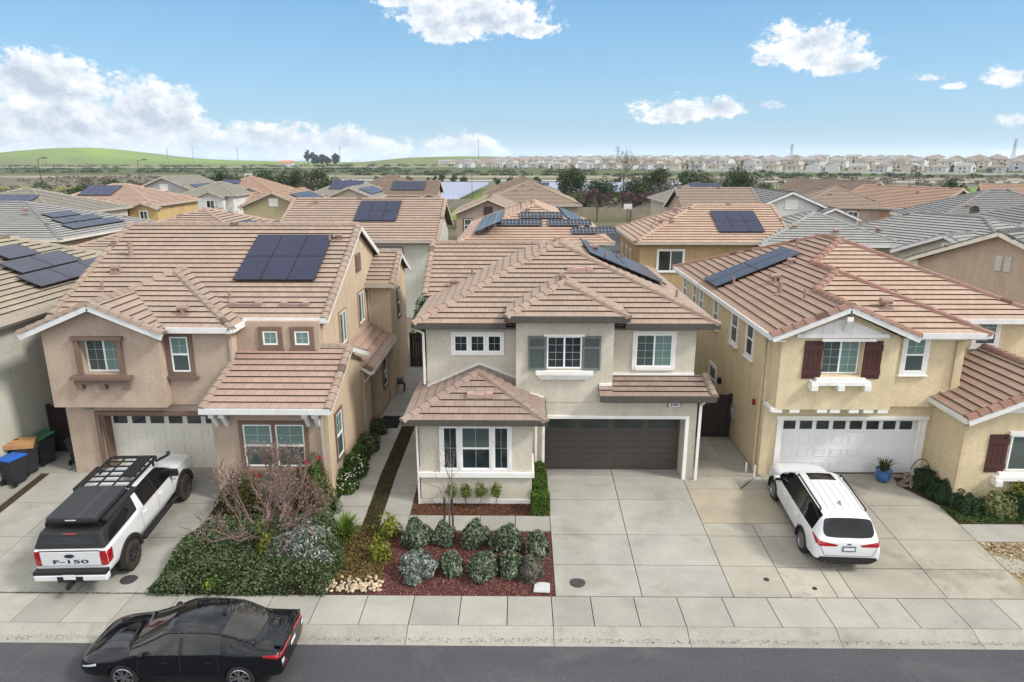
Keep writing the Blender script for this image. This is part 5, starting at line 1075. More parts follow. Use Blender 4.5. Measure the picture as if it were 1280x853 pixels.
m = MB(); m.lathe([(0, .0), (.17, 0), (.25, .16), (.27, .30), (.22, .40), (.25, .45), (.29, .46), (.27, .42), (.2, .40), (0, .39)], 24); m.build('pot', pm('blue_glaze', (.03, .10, .27), .2, .25, 6, coat=.5), o, smooth=True)
POTP = o
o = thing('wooden_ornament', 'weathered driftwood ornament on the drive beside the blue pot', 'ornament', (13.75, 22.2, gz(22.2))); ORG[o.name] = Vector()
m = MB(); rr = random.Random(4)
for i in range(9):
    a = rr.uniform(0, 6.28); m.beam((math.cos(a) * .34, math.sin(a) * .22, .0), (math.cos(a + 2.2) * .14, math.sin(a + 2.2) * .12, .42 + rr.uniform(-.12, .08)), .06, .09)
m.beam((-.3, -.1, .05), (.3, -.1, .05), .1, .08); m.build('driftwood', pm('weathered_wood', (.17, .13, .11), .9, .3, 9), o)
m = MB(); m.box(-6.05, -5.2, 27.2, 28.6, .0, .02); tag(m.build('door_mat', pm('black_mat', (.01, .01, .011), .95, .2, 20)), 'black mat on the path before the dark front door', 'door mat')
o = thing('side_table', 'small dark planter stand on the path by the passage wall', 'plant stand', (-5.85, 32.0, 0)); ORG[o.name] = Vector()
m = MB(); m.box(-.22, .22, -.18, .18, .42, .46); m.build('top', CLR['black'], o)
for sx in (-1, 1):
    for sy in (-1, 1):
        q = MB(); q.box(sx * .19 - .02, sx * .19 + .02, sy * .15 - .02, sy * .15 + .02, 0, .42); q.build('leg', CLR['black'], o)
q = MB(); q.lathe([(0, .46), (.12, .46), (.17, .7), (0, .68)], 16); q.build('pot', pm('grey_pot', (.1, .1, .11), .6), o)
m = MB()
c0 = Vector((14.35, 22.35, gz(22.3)))
pp = [c0 + Vector((math.cos(t) * .42 - .1, 0, math.sin(t) * .95)) for t in [i * .28 for i in range(0, 10)]]
for a, b_ in zip(pp[:-1], pp[1:]): m.cyl(a, b_, .018, n=6)
tag(m.build('garden_hoop', pm('dry_stem', (.09, .06, .04), .8)), 'thin curved bare stem arching by the yellow wall', 'bare stem')
# ------------------------------------------------------------------ plants
def sph(n, rr):
    v = rr.normal(0, 1, (n, 3)); return v / np.linalg.norm(v, axis=1, keepdims=True)
def bush_mesh(name, rx, ry, rz, n, leaf, mat, seed=1, lump=.22, inner=.55, zmin=-.55, up=.25, asp=.42, freq=3.2):
    """leaf cloud filling a lumpy dome; base at z=0"""
    rr = np.random.default_rng(seed); d = sph(int(n * 1.5), rr); d = d[d[:, 2] > zmin][:n]; n = len(d)
    ph = rr.uniform(0, 6.28, (5, 3)); k = np.ones(n)
    for i in range(5):
        w_ = rr.normal(0, freq, 3); k += lump * .5 * np.sin(d @ w_ + ph[i, 0])
    rad = k * (1 - inner * rr.random(n) ** 2.2)
    C = d * rad[:, None] * np.array([rx, ry, rz]); C[:, 2] -= zmin * rz * .9
    C[:, 2] = np.maximum(C[:, 2], .02)
    N = d + rr.normal(0, .55, (n, 3)); N[:, 2] += up
    me = leafmesh(name, C, N, rr.uniform(.6, 1.3, n) * leaf, asp, rr); me.materials.append(mat); return me
def put(me, name, parent=None):
    o = bpy.data.objects.new(name, me); COL.objects.link(o)
    if parent: o.parent = parent
    return o
def branchy(pts_r, mat, name, parent, n=5):
    m = MB()
    for a, ra, b_, rb in pts_r: m.cyl(a, b_, ra, rb, n=n, caps=False)
    o = bpy.data.objects.new(name, m.mesh(name, mat, Vector(), smooth=True, fix=False)); COL.objects.link(o)
    if parent: o.parent = parent
    return o
STEM = pm('stem_brown', (.075, .05, .035), .9, .25, 8); TRUNK = pm('trunk_grey_brown', (.12, .095, .075), .9, .25, 8)
def shrub(label, x, y, me, cat='shrub', name='round_shrub', group=None, s=1., rz=None, stemh=.3, r=.5, z=None):
    o = thing(name, label, cat, (x, y, (gz(y) if z is None else z) - .03), (0, 0, rz if rz is not None else rng.uniform(0, 6)), group)
    o.scale = (s, s, s) if not isinstance(s, tuple) else s
    put(me, 'foliage', o)
    rr = random.Random(hash((x, y)) & 999); seg = []
    for i in range(6):
        a = i * 1.05 + rr.uniform(-.3, .3); seg.append(((0, 0, -.05), .025, (math.cos(a) * r * .5, math.sin(a) * r * .5, stemh), .012))
    branchy(seg, STEM, 'stem', o); return o
LF_SAGE = leaf_mat('leaf_sage_green', (.018, .034, .014), (.08, .115, .058), (.33, .36, .27)); LF_SILV = leaf_mat('leaf_silver', (.04, .06, .045), (.17, .20, .165), (.42, .45, .42)); LF_DK = leaf_mat('leaf_dark_green', (.014, .030, .009), (.055, .088, .032), (.20, .235, .13))
LF_MID = leaf_mat('leaf_mid_green', (.02, .05, .012), (.055, .11, .025), (.13, .20, .05)); LF_YG = leaf_mat('leaf_yellow_green', (.07, .10, .012), (.17, .20, .03), (.28, .28, .06)); LF_BX = leaf_mat('leaf_box_green', (.025, .06, .010), (.07, .13, .02), (.14, .21, .04))
LF_RB = leaf_mat('leaf_rusty', (.05, .045, .015), (.12, .09, .03), (.22, .13, .055)); LF_OLV = leaf_mat('leaf_olive_grey', (.06, .065, .045), (.12, .12, .09), (.2, .19, .15))
LF_FAR = leaf_mat('leaf_far_green', (.018, .034, .014), (.042, .068, .026), (.085, .11, .045), .7, .2); LF_FAR2 = leaf_mat('leaf_far_olive', (.045, .05, .025), (.09, .095, .05), (.14, .14, .08), .7, .2)
PET = leaf_mat('petal_white', (.55, .55, .45), (.7, .7, .6), (.8, .8, .72), .6, .2); PETR = leaf_mat('petal_red', (.35, .005, .01), (.5, .01, .015), (.6, .03, .04), .5, .1)
SG = 'round sage shrubs in the red mulch bed'
b1 = bush_mesh('round_sage', .52, .52, .56, 3600, .075, LF_SAGE, 1, lump=.17); b2 = bush_mesh('round_sage_b', .50, .50, .56, 3500, .075, LF_SAGE, 2, lump=.17); b3 = bush_mesh('round_silver', .56, .56, .58, 3900, .07, LF_SILV, 3, lump=.17); b4 = bush_mesh('round_olive', .5, .5, .55, 3300, .07, LF_OLV, 4, lump=.2)
for lb, x, y, me, s in (
    ('silvery grey round shrub, first from the left in the front row', -2.92, 17.25, b3, .90), ('small green round shrub, second in the front row of the mulch bed', -1.95, 17.45, b1, .74), ('large dark green round shrub, third in the front row of the mulch bed', -1.0, 17.3, b2, .90),
    ('half hidden dark round shrub, fourth in the front row', -.2, 17.4, b1, .80), ('brownish olive round shrub at the right end of the front row', .35, 17.25, b4, .78),
    ('tall sage shrub at the left end of the back row', -3.18, 18.75, b2, (.86, .86, 1.0)), ('green shrub behind the staked sapling in the back row', -2.3, 18.85, b1, .76), ('round sage shrub in the middle of the back row', -1.36, 18.75, b1, (.82, .82, .92)), ('broad sage shrub, fourth in the back row', -.32, 18.55, b2, (.94, .94, 1.0)), ('sage shrub by the driveway at the right end of the back row', .55, 18.3, b1, (.80, .80, .9))):
    shrub(lb, x, y, me, s=tuple(q * .9 for q in s) if isinstance(s, tuple) else s * .9)
yg = bush_mesh('nandina', .30, .30, .42, 700, .06, LF_YG, 5, lump=.35)
shrub('small yellow green plant by the end of the path, left of the back row', -4.05, 19.1, yg, 'plant', 'nandina_plant', s=1.05); shrub('small yellow green plant in the brown ground cover', -4.12, 17.95, yg, 'plant', 'nandina_plant', s=.95)
# box hedge cubes along the drive
def cube_mesh(name, hx, hy, hz, n, mat, seed):
    rr = np.random.default_rng(seed); p = rr.uniform(-1, 1, (n, 3)); ax = rr.integers(0, 5, n); nn = np.zeros((n, 3))
    for i, (a, s_) in enumerate(((0, 1), (0, -1), (1, 1), (1, -1), (2, 1))):
        k = ax == i; p[k, a] = s_ * (1 - rr.random(k.sum()) ** 3 * .25); nn[k, a] = s_
    p = np.sign(p) * np.abs(p) ** 1.0; q = np.maximum(np.linalg.norm(p, axis=1, keepdims=True) / 1.42, 1); p /= q
    C = p * np.array([hx, hy, hz]) + np.array([0, 0, hz]); C[:, 2] = np.maximum(C[:, 2], .02)
    me = leafmesh(name, C + rr.normal(0, .012, (n, 3)), nn + rr.normal(0, .6, (n, 3)), rr.uniform(.6, 1.3, n) * .032, .5, rr); me.materials.append(mat); return me
cm = cube_mesh('box_cube', .265, .235, .30, 3600, LF_BX, 7)
for i, (y, s, lb) in enumerate(((20.45, (1.12, 1.1, 1.15), 'clipped box hedge cube nearest the street'), (21.2, (1, 1, 1.1), 'clipped box hedge cube, second along the drive from the street'), (21.75, (1, 1, 1), 'clipped box hedge cube, third along the drive from the street'), (22.4, (.95, .95, 1.1), 'clipped dark box cube against the garage wall'))):
    o = thing('box_hedge', lb, 'hedge', (.72, y, gz(y) - .03), (0, 0, i * 1.57), 'clipped box cubes by the drive'); o.scale = s; put(cm, 'foliage', o); branchy([((0, 0, 0), .02, (0, 0, .3), .015)], STEM, 'stem', o)
# little standards under the window
tb = bush_mesh('topiary_ball', .19, .19, .26, 420, .042, leaf_mat('leaf_fresh_green', (.04, .07, .01), (.10, .15, .02), (.17, .20, .04)), 8, zmin=-1)
for x, lb in ((-2.25, 'leftmost of four small standard shrubs under the front window, behind the sapling'), (-1.76, 'second small standard shrub from the left under the front window'), (-1.26, 'third small standard shrub from the left under the front window'), (-.76, 'rightmost small standard shrub under the front window')):
    o = thing('standard_shrub', lb, 'shrub', (x, 20.75, gz(20.75) - .03), (0, 0, x * 9), 'standard shrubs under the window'); f = put(tb, 'foliage', o); f.location = (0, 0, .38)
    branchy([((0, 0, 0), .012, (.02, 0, .55), .01), ((0, 0, .1), .008, (.08, .02, .5), .006)], STEM, 'stem', o)
# sprawling hedge in front of the brown house
def carpet(name, poly, n, h, leaf, mat, seed, edgew=.5):
    rr = np.random.default_rng(seed); P = np.array(poly); lo, hi = P.min(0), P.max(0); q = rr.uniform(lo, hi, (n * 3, 2))
    ins = np.zeros(len(q), bool); dist = np.full(len(q), 9.)
    for i in range(len(P)):
        a, b_ = P[i], P[(i + 1) % len(P)]
        c_ = ((a[1] > q[:, 1]) != (b_[1] > q[:, 1])) & (q[:, 0] < (b_[0] - a[0]) * (q[:, 1] - a[1]) / (b_[1] - a[1] + 1e-9) + a[0]); ins ^= c_
        ab = b_ - a; t_ = np.clip(((q - a) @ ab) / (ab @ ab), 0, 1); dist = np.minimum(dist, np.linalg.norm(q - a - t_[:, None] * ab, axis=1))
    q, dist = q[ins][:n], dist[ins][:n]; n = len(q)
    e = np.clip(dist / edgew, 0, 1); top = h * np.sqrt(1 - (1 - e) ** 2)
    for k in range(6):
        w_ = rr.normal(0, 2.6, 2); top *= 1 + .15 * np.sin(q @ w_ + k)
    z = top * (1 - rr.random(n) ** 2.4 * .75) + np.array([gz(v) for v in q[:, 1]]) - .02
    N = np.stack([rr.normal(0, .7, n), rr.normal(0, .7, n) - .25, np.full(n, .8)], 1)
    me = leafmesh(name, np.stack([q[:, 0], q[:, 1], z], 1), N, rr.uniform(.6, 1.3, n) * leaf, .42, rr); me.materials.append(mat); return me
o = put(carpet('sprawling_hedge', [(-10.25, 16.25), (-5.35, 16.3), (-5.1, 17.6), (-5.5, 18.9), (-6.4, 19.35), (-9.5, 19.25), (-10.2, 18.2)], 30000, .72, .05, LF_DK, 11), 'hedge'); tag(o, 'low sprawling dark green hedge filling the bed in front of the brown house', 'hedge')
sv1 = bush_mesh('silver_bush', .75, .85, .6, 7000, .055, LF_SILV, 12); shrub('silver leaved shrub rising from the dark hedge', -6.45, 17.7, sv1, 'shrub', 'silver_shrub', s=(1, 1.15, 1.28), z=gz(17.7) + .05)
yn = bush_mesh('yellow_nandina', .45, .4, .6, 1300, .06, LF_YG, 13, lump=.4); shrub('bright yellow green bush at the foot of the bare pink tree', -7.15, 17.55, yn, 'shrub', 'nandina_plant', z=gz(17.5) + .25)
w1 = bush_mesh('fresh_weed', .22, .2, .25, 420, .05, leaf_mat('leaf_lime', (.06, .12, .01), (.13, .24, .02), (.2, .32, .04)), 14); shrub('lime green tuft at the kerb edge of the dark hedge', -8.55, 16.55, w1, 'plant', 'leafy_tuft', z=gz(16.5) + .12)
rr = np.random.default_rng(15)   # strap-leaved clump
def blades(name, n, r, hgt, w_, mat, seed):
    rr = random.Random(seed); m = MB()
    for i in range(n):
        a = rr.uniform(0, 6.283); k = rr.uniform(.25, 1); L = hgt * rr.uniform(.7, 1.1); b0 = Vector((math.cos(a) * r * .25 * rr.random(), math.sin(a) * r * .25 * rr.random(), 0)); dv = Vector((math.cos(a), math.sin(a), 0)); sd_ = Vector((-dv.y, dv.x, 0)) * w_ / 2
        P_ = [b0 + dv * (r * k * t_ ** 1.6) + Vector((0, 0, L * (t_ - .38 * k * t_ ** 3))) for t_ in (0, .35, .7, 1)]
        m.add([P_[0] - sd_, P_[0] + sd_, P_[1] - sd_, P_[1] + sd_, P_[2] - sd_ * .7, P_[2] + sd_ * .7, P_[3]], [(0, 1, 3, 2), (2, 3, 5, 4), (4, 5, 6)])
    return m.mesh(name, mat, Vector(), fix=False)
BLM = leaf_mat('leaf_strap_green', (.05, .10, .012), (.12, .19, .025), (.22, .28, .06))
o = thing('strap_leaf_clump', 'clump of long arching green strap leaves beside the path', 'plant', (-5.45, 18.75, gz(18.7)), ()or (0, 0, 0)); put(blades('strap_leaves', 260, .75, .95, .045, BLM, 3), 'foliage', o)
o = thing('strap_leaf_clump', 'smaller yellowish grass clump in front of the arching strap leaves', 'plant', (-5.35, 17.45, gz(17.4))); put(blades('grass_leaves', 160, .45, .55, .03, leaf_mat('leaf_yellow_grass', (.08, .09, .02), (.17, .17, .04), (.26, .24, .08)), 5), 'foliage', o)
# river stones
RK = pm('river_stone', (.42, .33, .22), .8, .2, 6, island=.35); m = MB(); rr = random.Random(8)
for i in range(130):
    x = rr.uniform(-5.75, -3.85); y = 16.5 + abs(rr.gauss(0, .32)); 
    if y > 17.3 or (x < -5.5 and y > 16.8): continue
    a, b_, c_ = rr.uniform(.04, .085), rr.uniform(.035, .065), rr.uniform(.025, .05); th = rr.uniform(0, 3.1); z = gz(y) + c_ * .5
    pts = []; n1 = 7
    for zz, k in ((-.8, .6), (0, 1), (.75, .66)):
        for q in range(n1):
            t_ = 6.283 * q / n1; px, py = math.cos(t_) * a * k, math.sin(t_) * b_ * k; pts.append((x + px * math.cos(th) - py * math.sin(th), y + px * math.sin(th) + py * math.cos(th), z + c_ * zz))
    m.add(pts, [tuple(range(n1))[::-1], tuple(range(14, 21))] + [(r * 7 + q, r * 7 + (q + 1) % 7, r * 7 + 7 + (q + 1) % 7, r * 7 + 7 + q) for r in range(2) for q in range(7)])
tag(m.build('river_stones', RK, smooth=True), 'loose tan river stones at the kerb between the two front beds', 'stones', kind='stuff')
# plants along the brown house
rose = bush_mesh('rose_bush', .75, .55, .85, 3200, .055, leaf_mat('leaf_rose', (.03, .045, .012), (.08, .085, .025), (.16, .11, .04)), 21, lump=.4); rust = bush_mesh('rust_bush', .72, .62, .95, 6500, .05, LF_RB, 22, lump=.35); dk = bush_mesh('dark_bush', .5, .5, .5, 2600, .065, LF_DK, 23); flw = bush_mesh('flower_bush', .45, .45, .48, 2600, .06, LF_MID, 24)
rose2 = shrub('straggly rose bush with a red bloom beside the pickup, below the twin window', -9.1, 20.4, rose, 'rose bush', 'rose_bush', s=1.05); rose1 = shrub('rose bush with red blooms at the corner of the brown house', -6.75, 20.45, bush_mesh('rose_b', .6, .45, .95, 2200, .05, LF_MID, 25, lump=.4), 'rose bush', 'rose_bush', s=(1.0, 1.0, 1.5))
shrub('tall rusty leaved shrub at the corner of the brown house', -6.85, 20.55, rust, 'shrub', 'rusty_shrub', s=(.9, .9, 1.1)); shrub('dark leafy shrub at the foot of the rusty shrub, beside the path', -6.5, 20.3, dk, 'shrub', 'dark_shrub', s=.9)
shrub('broad dark bush behind the bare tree at the left', -9.2, 20.55, dk, 'shrub', 'dark_shrub', s=(1.5, .8, 1.1))
def bloom(parent, spots, r, mat, name='bloom'):
    for i, (x, y, z) in enumerate(spots):
        rr = np.random.default_rng(i + 40); d = sph(60, rr); me = leafmesh(name, d * r * rr.uniform(.5, 1, (60, 1)) + np.array([x, y, z]), d, np.full(60, r * .6), .8, rr); me.materials.append(mat); put(me, name, parent)
bloom(rose2, [(-.35, -.30, 1.22)], .055, PETR); bloom(rose1, [(.05, -.35, 1.30), (.42, -.15, 1.38), (-.3, -.25, 1.1)], .06, PETR)
for x, y, s, lb, fl in ((-6.05, 21.7, .95, 'white flowering bush at the near end of the path border', 1), (-5.95, 22.8, 1.05, 'white flowering bush, second along the path border', 1), (-6.12, 23.9, .9, 'plain green bush behind the white flowering bushes', 0)):
    o = shrub(lb, x, y, flw, 'shrub', 'flowering_bush', s=s)
    if fl:
        rr = np.random.default_rng(int(x * -100)); d = sph(160, rr); d = d[d[:, 2] > .0]; me = leafmesh('white_blooms', d * np.array([.47, .47, .5]) + np.array([0, 0, .27]), d, np.full(len(d), .035), .9, rr); me.materials.append(PET); put(me, 'blossom', o)
shrub('dark green bush by the downspout of the brown house', -5.95, 24.9, dk, 'shrub', 'dark_shrub', s=(.85, .9, .95)); shrub('round dark bush by the entrance of the brown house', -5.9, 26.7, dk, 'shrub', 'dark_shrub', s=.8)
# right-hand beds
jun = bush_mesh('juniper', .6, .6, .42, 4200, .05, leaf_mat('leaf_juniper', (.010, .028, .014), (.026, .055, .022), (.06, .09, .035)), 31, lump=.3)
for x, y, s, lb in ((14.3, 22.2, (.75, .8, 1.1), 'dark juniper against the yellow wall by the garage'), (14.55, 21.5, (.8, .9, 1), 'dark juniper beside the cream downspout'), (14.95, 20.55, (.9, .8, 1), 'dark green shrub at the left end of the bed by the bay'), (16.6, 20.45, (1, .8, 1.05), 'dark green shrub in the middle of the bed under the bay window'), (18.2, 20.5, (1.2, .9, 1.0), 'broad dark shrub at the right end of the bed')):
    shrub(lb, x, y, jun, 'shrub', 'juniper', s=s)
shrub('variegated pale yellow shrub below the red shutter', 15.75, 20.5, bush_mesh('varieg', .55, .5, .5, 3000, .05, leaf_mat('leaf_variegated', (.05, .07, .02), (.14, .17, .06), (.36, .35, .18)), 32), 'shrub', 'variegated_shrub'); shrub('yellow green bush under the bay window', 16.95, 20.9, bush_mesh('ylw', .42, .42, .5, 1400, .06, LF_YG, 33, lump=.35), 'shrub', 'nandina_plant', z=gz(20.9) + .3)
shrub('reddish twiggy shrub below the white bay sill', 17.95, 20.95, bush_mesh('redtw', .4, .4, .6, 700, .05, LF_RB, 34, lump=.4), 'shrub', 'rusty_shrub')
o = put(carpet('low_cover', [(14.3, 19.95), (20, 19.95), (20, 20.8), (14.1, 20.8)], 6500, .12, .035, LF_MID, 35, .1), 'ground_cover'); tag(o, 'low green ground cover edging the bed under the bay window', 'ground cover', kind='stuff')
me = blades('pot_plant', 46, .5, .55, .05, leaf_mat('leaf_pot', (.03, .05, .012), (.07, .10, .03), (.14, .13, .05)), 9); o = put(me, 'foliage', POTP); o.location = (0, 0, .4)
shrub('leafy bush in the gap behind the cream house', -5.1, 38.2, bush_mesh('gapbush', 1.1, 1.0, 1.9, 3000, .12, LF_MID, 36, lump=.35), 'tree', 'small_tree', z=1.2, r=.8)

# ---- bare trees
def grow(seed, base, trunk_h, spread, levels, nstart, r0, upk=.55, shrink=.68, kink=.35, kids_=(2, 3)):
    rr = random.Random(seed); segs = []; tips = []
    def rec(p, d, L, r, lv):
        n = 3; q = p; dd = d.copy()
        for i in range(n):
            dd = (dd + Vector((rr.gauss(0, kink), rr.gauss(0, kink), rr.gauss(0, kink * .5) + .05)) * .5).normalized(); e = q + dd * L / n
            segs.append((q, r * (1 - i * .12), e, r * (1 - (i + 1) * .12))); q = e
            if lv <= 2 and rr.random() < .75: 
                t_ = (dd + Vector((rr.gauss(0, .7), rr.gauss(0, .7), rr.gauss(0, .5)))).normalized(); f_ = q + t_ * L * rr.uniform(.25, .55); segs.append((q, r * .35, f_, r * .15)); tips.append(f_); tips.append((q + f_) / 2)
        tips.append(q)
        if lv > 0:
            for k in range(rr.randint(*kids_)):
                a = rr.uniform(0, 6.283); s_ = rr.uniform(.35, .75); o_ = dd.orthogonal().normalized(); o2 = dd.cross(o_)
                nd = (dd * (1 - s_ * .4) + (o_ * math.cos(a) + o2 * math.sin(a)) * s_ + Vector((0, 0, upk * .25))).normalized(); rec(q, nd, L * shrink * rr.uniform(.8, 1.15), r * .66, lv - 1)
    if trunk_h: segs.append((Vector(base), r0 * 1.3, Vector(base) + Vector((0, 0, trunk_h)), r0))
    b0 = Vector(base) + Vector((0, 0, trunk_h))
    for i in range(nstart):
        a = 6.283 * i / nstart + rr.uniform(-.4, .4); rec(b0, Vector((math.cos(a) * spread, math.sin(a) * spread, 1)).normalized(), trunk_h * .0 + 1.0, r0 * .62, levels)
    return segs, tips
def baretree(label, loc, segs, tips, bark, budm, bud, nb, scale, cat='tree', name='bare_tree', nside=4):
    o = thing(name, label, cat, loc); o.scale = scale if isinstance(scale, tuple) else (scale,) * 3
    k = max(s[1] for s in segs) * .30
    branchy([s for s in segs if s[1] >= k], bark, 'trunk', o, nside + 2); branchy([s for s in segs if s[1] < k], bark, 'twigs', o, 3)
    if budm:
        rr = np.random.default_rng(5); T = np.array([tuple(t_) for t_ in tips]); T = T[rr.integers(0, len(T), nb)] + rr.normal(0, .05, (nb, 3)); me = leafmesh('buds', T, rr.normal(0, 1, (nb, 3)), rr.uniform(.6, 1.3, nb) * bud, .55, rr); me.materials.append(budm); put(me, 'buds', o)
    return o
BARK = pm('bark_pink_brown', (.165, .112, .095), .9, .25, 8); BUD = leaf_mat('bud_pink_brown', (.15, .085, .07), (.28, .17, .145), (.46, .34, .30), .8, .2)
sg, tp = grow(3, (0, 0, 0), .35, 1.0, 4, 8, .09, upk=.9, shrink=.70, kink=.17); baretree('bare multi stemmed tree with pinkish buds in front of the brown house', (-7.25, 18.0, gz(18) - .05), sg, tp, BARK, BUD, .02, 4200, (1.06, .98, 1.22), name='bare_tree')
sg, tp = grow(11, (0, 0, 0), 1.15, .45, 3, 4, .035, upk=.5, shrink=.7, kink=.25, kids_=(1, 2)); o = baretree('thin bare sapling tied to two dark stakes before the front window', (-2.15, 19.1, gz(19.1) - .05), sg, tp, pm('bark_grey', (.20, .165, .15), .9, .2, 8), BUD, .02, 120, (.8, .8, .82), name='sapling')
for q, lb in ((-.17, 'dark timber stake left of the sapling'), (.12, 'dark timber stake right of the sapling')):
    m = MB(); m.cyl((-2.15 + q, 19.05, gz(19) - .1), (-2.15 + q * .8, 19.05, gz(19) + 1.35), .03, n=8); tag(m.build('tree_stake', pm('stake_wood', (.045, .03, .025), .9, .2, 5)), lb, 'stake')

# ---- trees beyond the estate
def crown_tree(name, label, x, y, hgt, rad, mat, n=2600, leaf=.30, seed=1, z0=0, tall=1., cat='tree', clumps=16, trunk=None, group=None, low=.15):
    rr = np.random.default_rng(seed); o = thing(name, label, cat, (x, y, z0), (0, 0, 0), group)
    cs = sph(clumps, rr) * np.array([rad * .62, rad * .62, hgt * (1 - low) * .36]) * rr.uniform(.35, 1., (clumps, 1)) ** .5; cs[:, 2] += hgt * (low + (1 - low) * .5)
    r_ = rr.uniform(.28, .5, clumps) * rad; k = rr.integers(0, clumps, n); d = sph(n, rr)
    C = cs[k] + d * (r_[k] * (1 - .5 * rr.random(n) ** 2))[:, None] * np.array([1, 1, tall]); N = d + rr.normal(0, .5, (n, 3)); N[:, 2] += .3
    me = leafmesh('crown', C, N, rr.uniform(.6, 1.3, n) * leaf, .5, rr); me.materials.append(mat); put(me, 'crown', o)
    sg_ = [(Vector((0, 0, -.2)), rad * .07 + .05, Vector((0, 0, hgt * .55)), rad * .035 + .02)] + [(Vector((0, 0, hgt * (.2 + .3 * rng.random()))), rad * .03 + .02, Vector(c_), .03) for c_ in cs[:8]]
    branchy(sg_, trunk or TRUNK, 'trunk', o, 6); return o
TR = [('dark evergreen with ragged top left of the bare poplar', 11.6, 156, 9.6, 3.8, LF_FAR, 2600), ('dark evergreen behind the purple budded trees', 17.6, 150, 7.4, 4.4, LF_FAR, 2800), ('low bushy evergreen below the solar field', 13.2, 146, 4.6, 3.2, LF_FAR, 1600),
      ('broad green tree at the left end of the dark tree group', 25.2, 152, 7.0, 4.2, LF_FAR, 2600), ('large dense dark tree in the middle of the tree group', 31.5, 156, 9.2, 5.6, LF_FAR, 3600), ('dark tree right of the large dense one', 36.8, 152, 8.6, 4.2, LF_FAR, 2600), ('olive tinged tree at the right end of the tree group', 42.2, 160, 8.4, 4.0, LF_FAR2, 2200), ('small dark tree touching the beige house', 38.6, 140, 6.5, 3.2, LF_FAR, 1800),
      ('wide dark tree behind the beige hip house', 53.2, 170, 9.0, 5.2, LF_FAR, 3200), ('lower tree at the left flank of the wide dark tree', 49.0, 166, 6.0, 3.4, LF_FAR, 1600), ('small tree at the right flank of the wide dark tree', 58.8, 168, 5.4, 3.2, LF_FAR, 1600), ('small round tree right of the olive tree', 48.2, 200, 6.0, 2.2, LF_FAR, 900),
      ('dark round tree beyond the dull brown roof', 78.5, 178, 6.6, 4.2, LF_FAR, 2000), ('lower green bush right of the dark round tree', 83.5, 176, 4.4, 3.6, LF_FAR2, 1400), ('dark conical tree at the far right', 104, 168, 6.6, 3.2, LF_FAR, 1800), ('green shrub before the pale road at the right', 60, 150, 3.2, 3.0, LF_FAR, 1000),
      ('green tree at the left edge, second from left', -94, 148, 5.4, 3.4, LF_FAR, 1600), ('dark green tree at the left, third from left', -87.5, 150, 7.0, 3.4, LF_FAR, 1900), ('round tree at the left beside the orange roofs', -77, 152, 6.0, 3.8, LF_FAR, 2000), ('small dark round tree above the orange roof', -66.5, 158, 5.2, 2.6, LF_FAR, 1200), ('green shrubbery at the left edge', -104, 146, 3.6, 4.0, LF_FAR2, 1200)]
rr = random.Random(77)
k = 0
for lb, x, y, hh, rd_, mt, n in TR:
    k += 1; crown_tree('evergreen_tree', lb, x, y, hh, rd_, mt, n, .30, 100 + k)
# a belt of trees left of the solar field: each one its own object
G_ = 'trees in the belt left of the solar field'
for i in range(30):
    x = -80 + i * 1.2 + rr.uniform(-1, 1); y = 176 + rr.uniform(-16, 10); hh = rr.uniform(6.2, 9.4)
    if i % 5 == 3:
        continue
    crown_tree('belt_tree', 'bushy tree in the mixed belt left of the solar field', x, y, hh, rr.uniform(2.4, 3.8), LF_FAR2 if i % 3 == 0 else LF_FAR, 1000, .30, 200 + i, group=G_, clumps=10)
crown_tree('lime_bush', 'lime green bush in the tree belt at the left', -60.5, 158, 3.4, 1.6, leaf_mat('leaf_lime_far', (.08, .13, .01), (.16, .24, .02), (.22, .3, .04)), 700, .26, 300)
for i, (px, y) in enumerate(((-38.5, 292), (-36.0, 300), (-32, 288), (-28, 296), (-23, 290), (-9, 282), (-3.8, 286), (2.0, 290), (7.2, 280), (42, 300), (57.5, 290), (-45, 285), (-51, 290), (-57, 284), (24, 300), (68, 296))):
    crown_tree('roadside_tree', 'small round tree in the spaced row along the pale road', px, y, rr.uniform(3.6, 5.4), rr.uniform(1.5, 2.3), LF_FAR, 420, .32, 320 + i, group='small trees spaced along the pale road', clumps=7)
for i in range(9):
    crown_tree('eucalyptus', 'tall dark eucalyptus in the far clump on the horizon', -295 + i * 5.2 + rr.uniform(-2, 2), 985 + rr.uniform(-12, 12), rr.uniform(12, 25) * (1.1 if i < 4 else .75), 6.5, pm('far_blue_green', (.03, .05, .04), .9, .3, .2), 500, 1.5, 360 + i, group='far eucalyptus clump', clumps=8, z0=land(-280, 985))
for i, (x, lb) in enumerate(((14.2, 'purple budded tree, left of three'), (20.4, 'purple budded tree behind the basketball hoop'), (24.6, 'purple budded tree, right of three'))):
    sg, tp = grow(20 + i, (0, 0, 0), 1.6, .6, 3, 5, .12, upk=.5, shrink=.72); baretree(lb, (x, 126 + i, 0), sg, tp, TRUNK, leaf_mat('bud_purple', (.07, .035, .045), (.13, .07, .08), (.19, .12, .12), .9, .2), .12, 900, (1.5, 1.5, 1.35), name='budding_tree')
sg, tp = grow(31, (0, 0, 0), 3.2, .45, 4, 5, .075, upk=.7, shrink=.76, kids_=(2, 3)); baretree('tall bare poplar with open crown before the solar field', (22.6, 152, 0), sg, tp, pm('bark_far_grey', (.15, .12, .10), .9), None, 0, 0, (2.2, 2.2, 2.1), name='bare_tree')
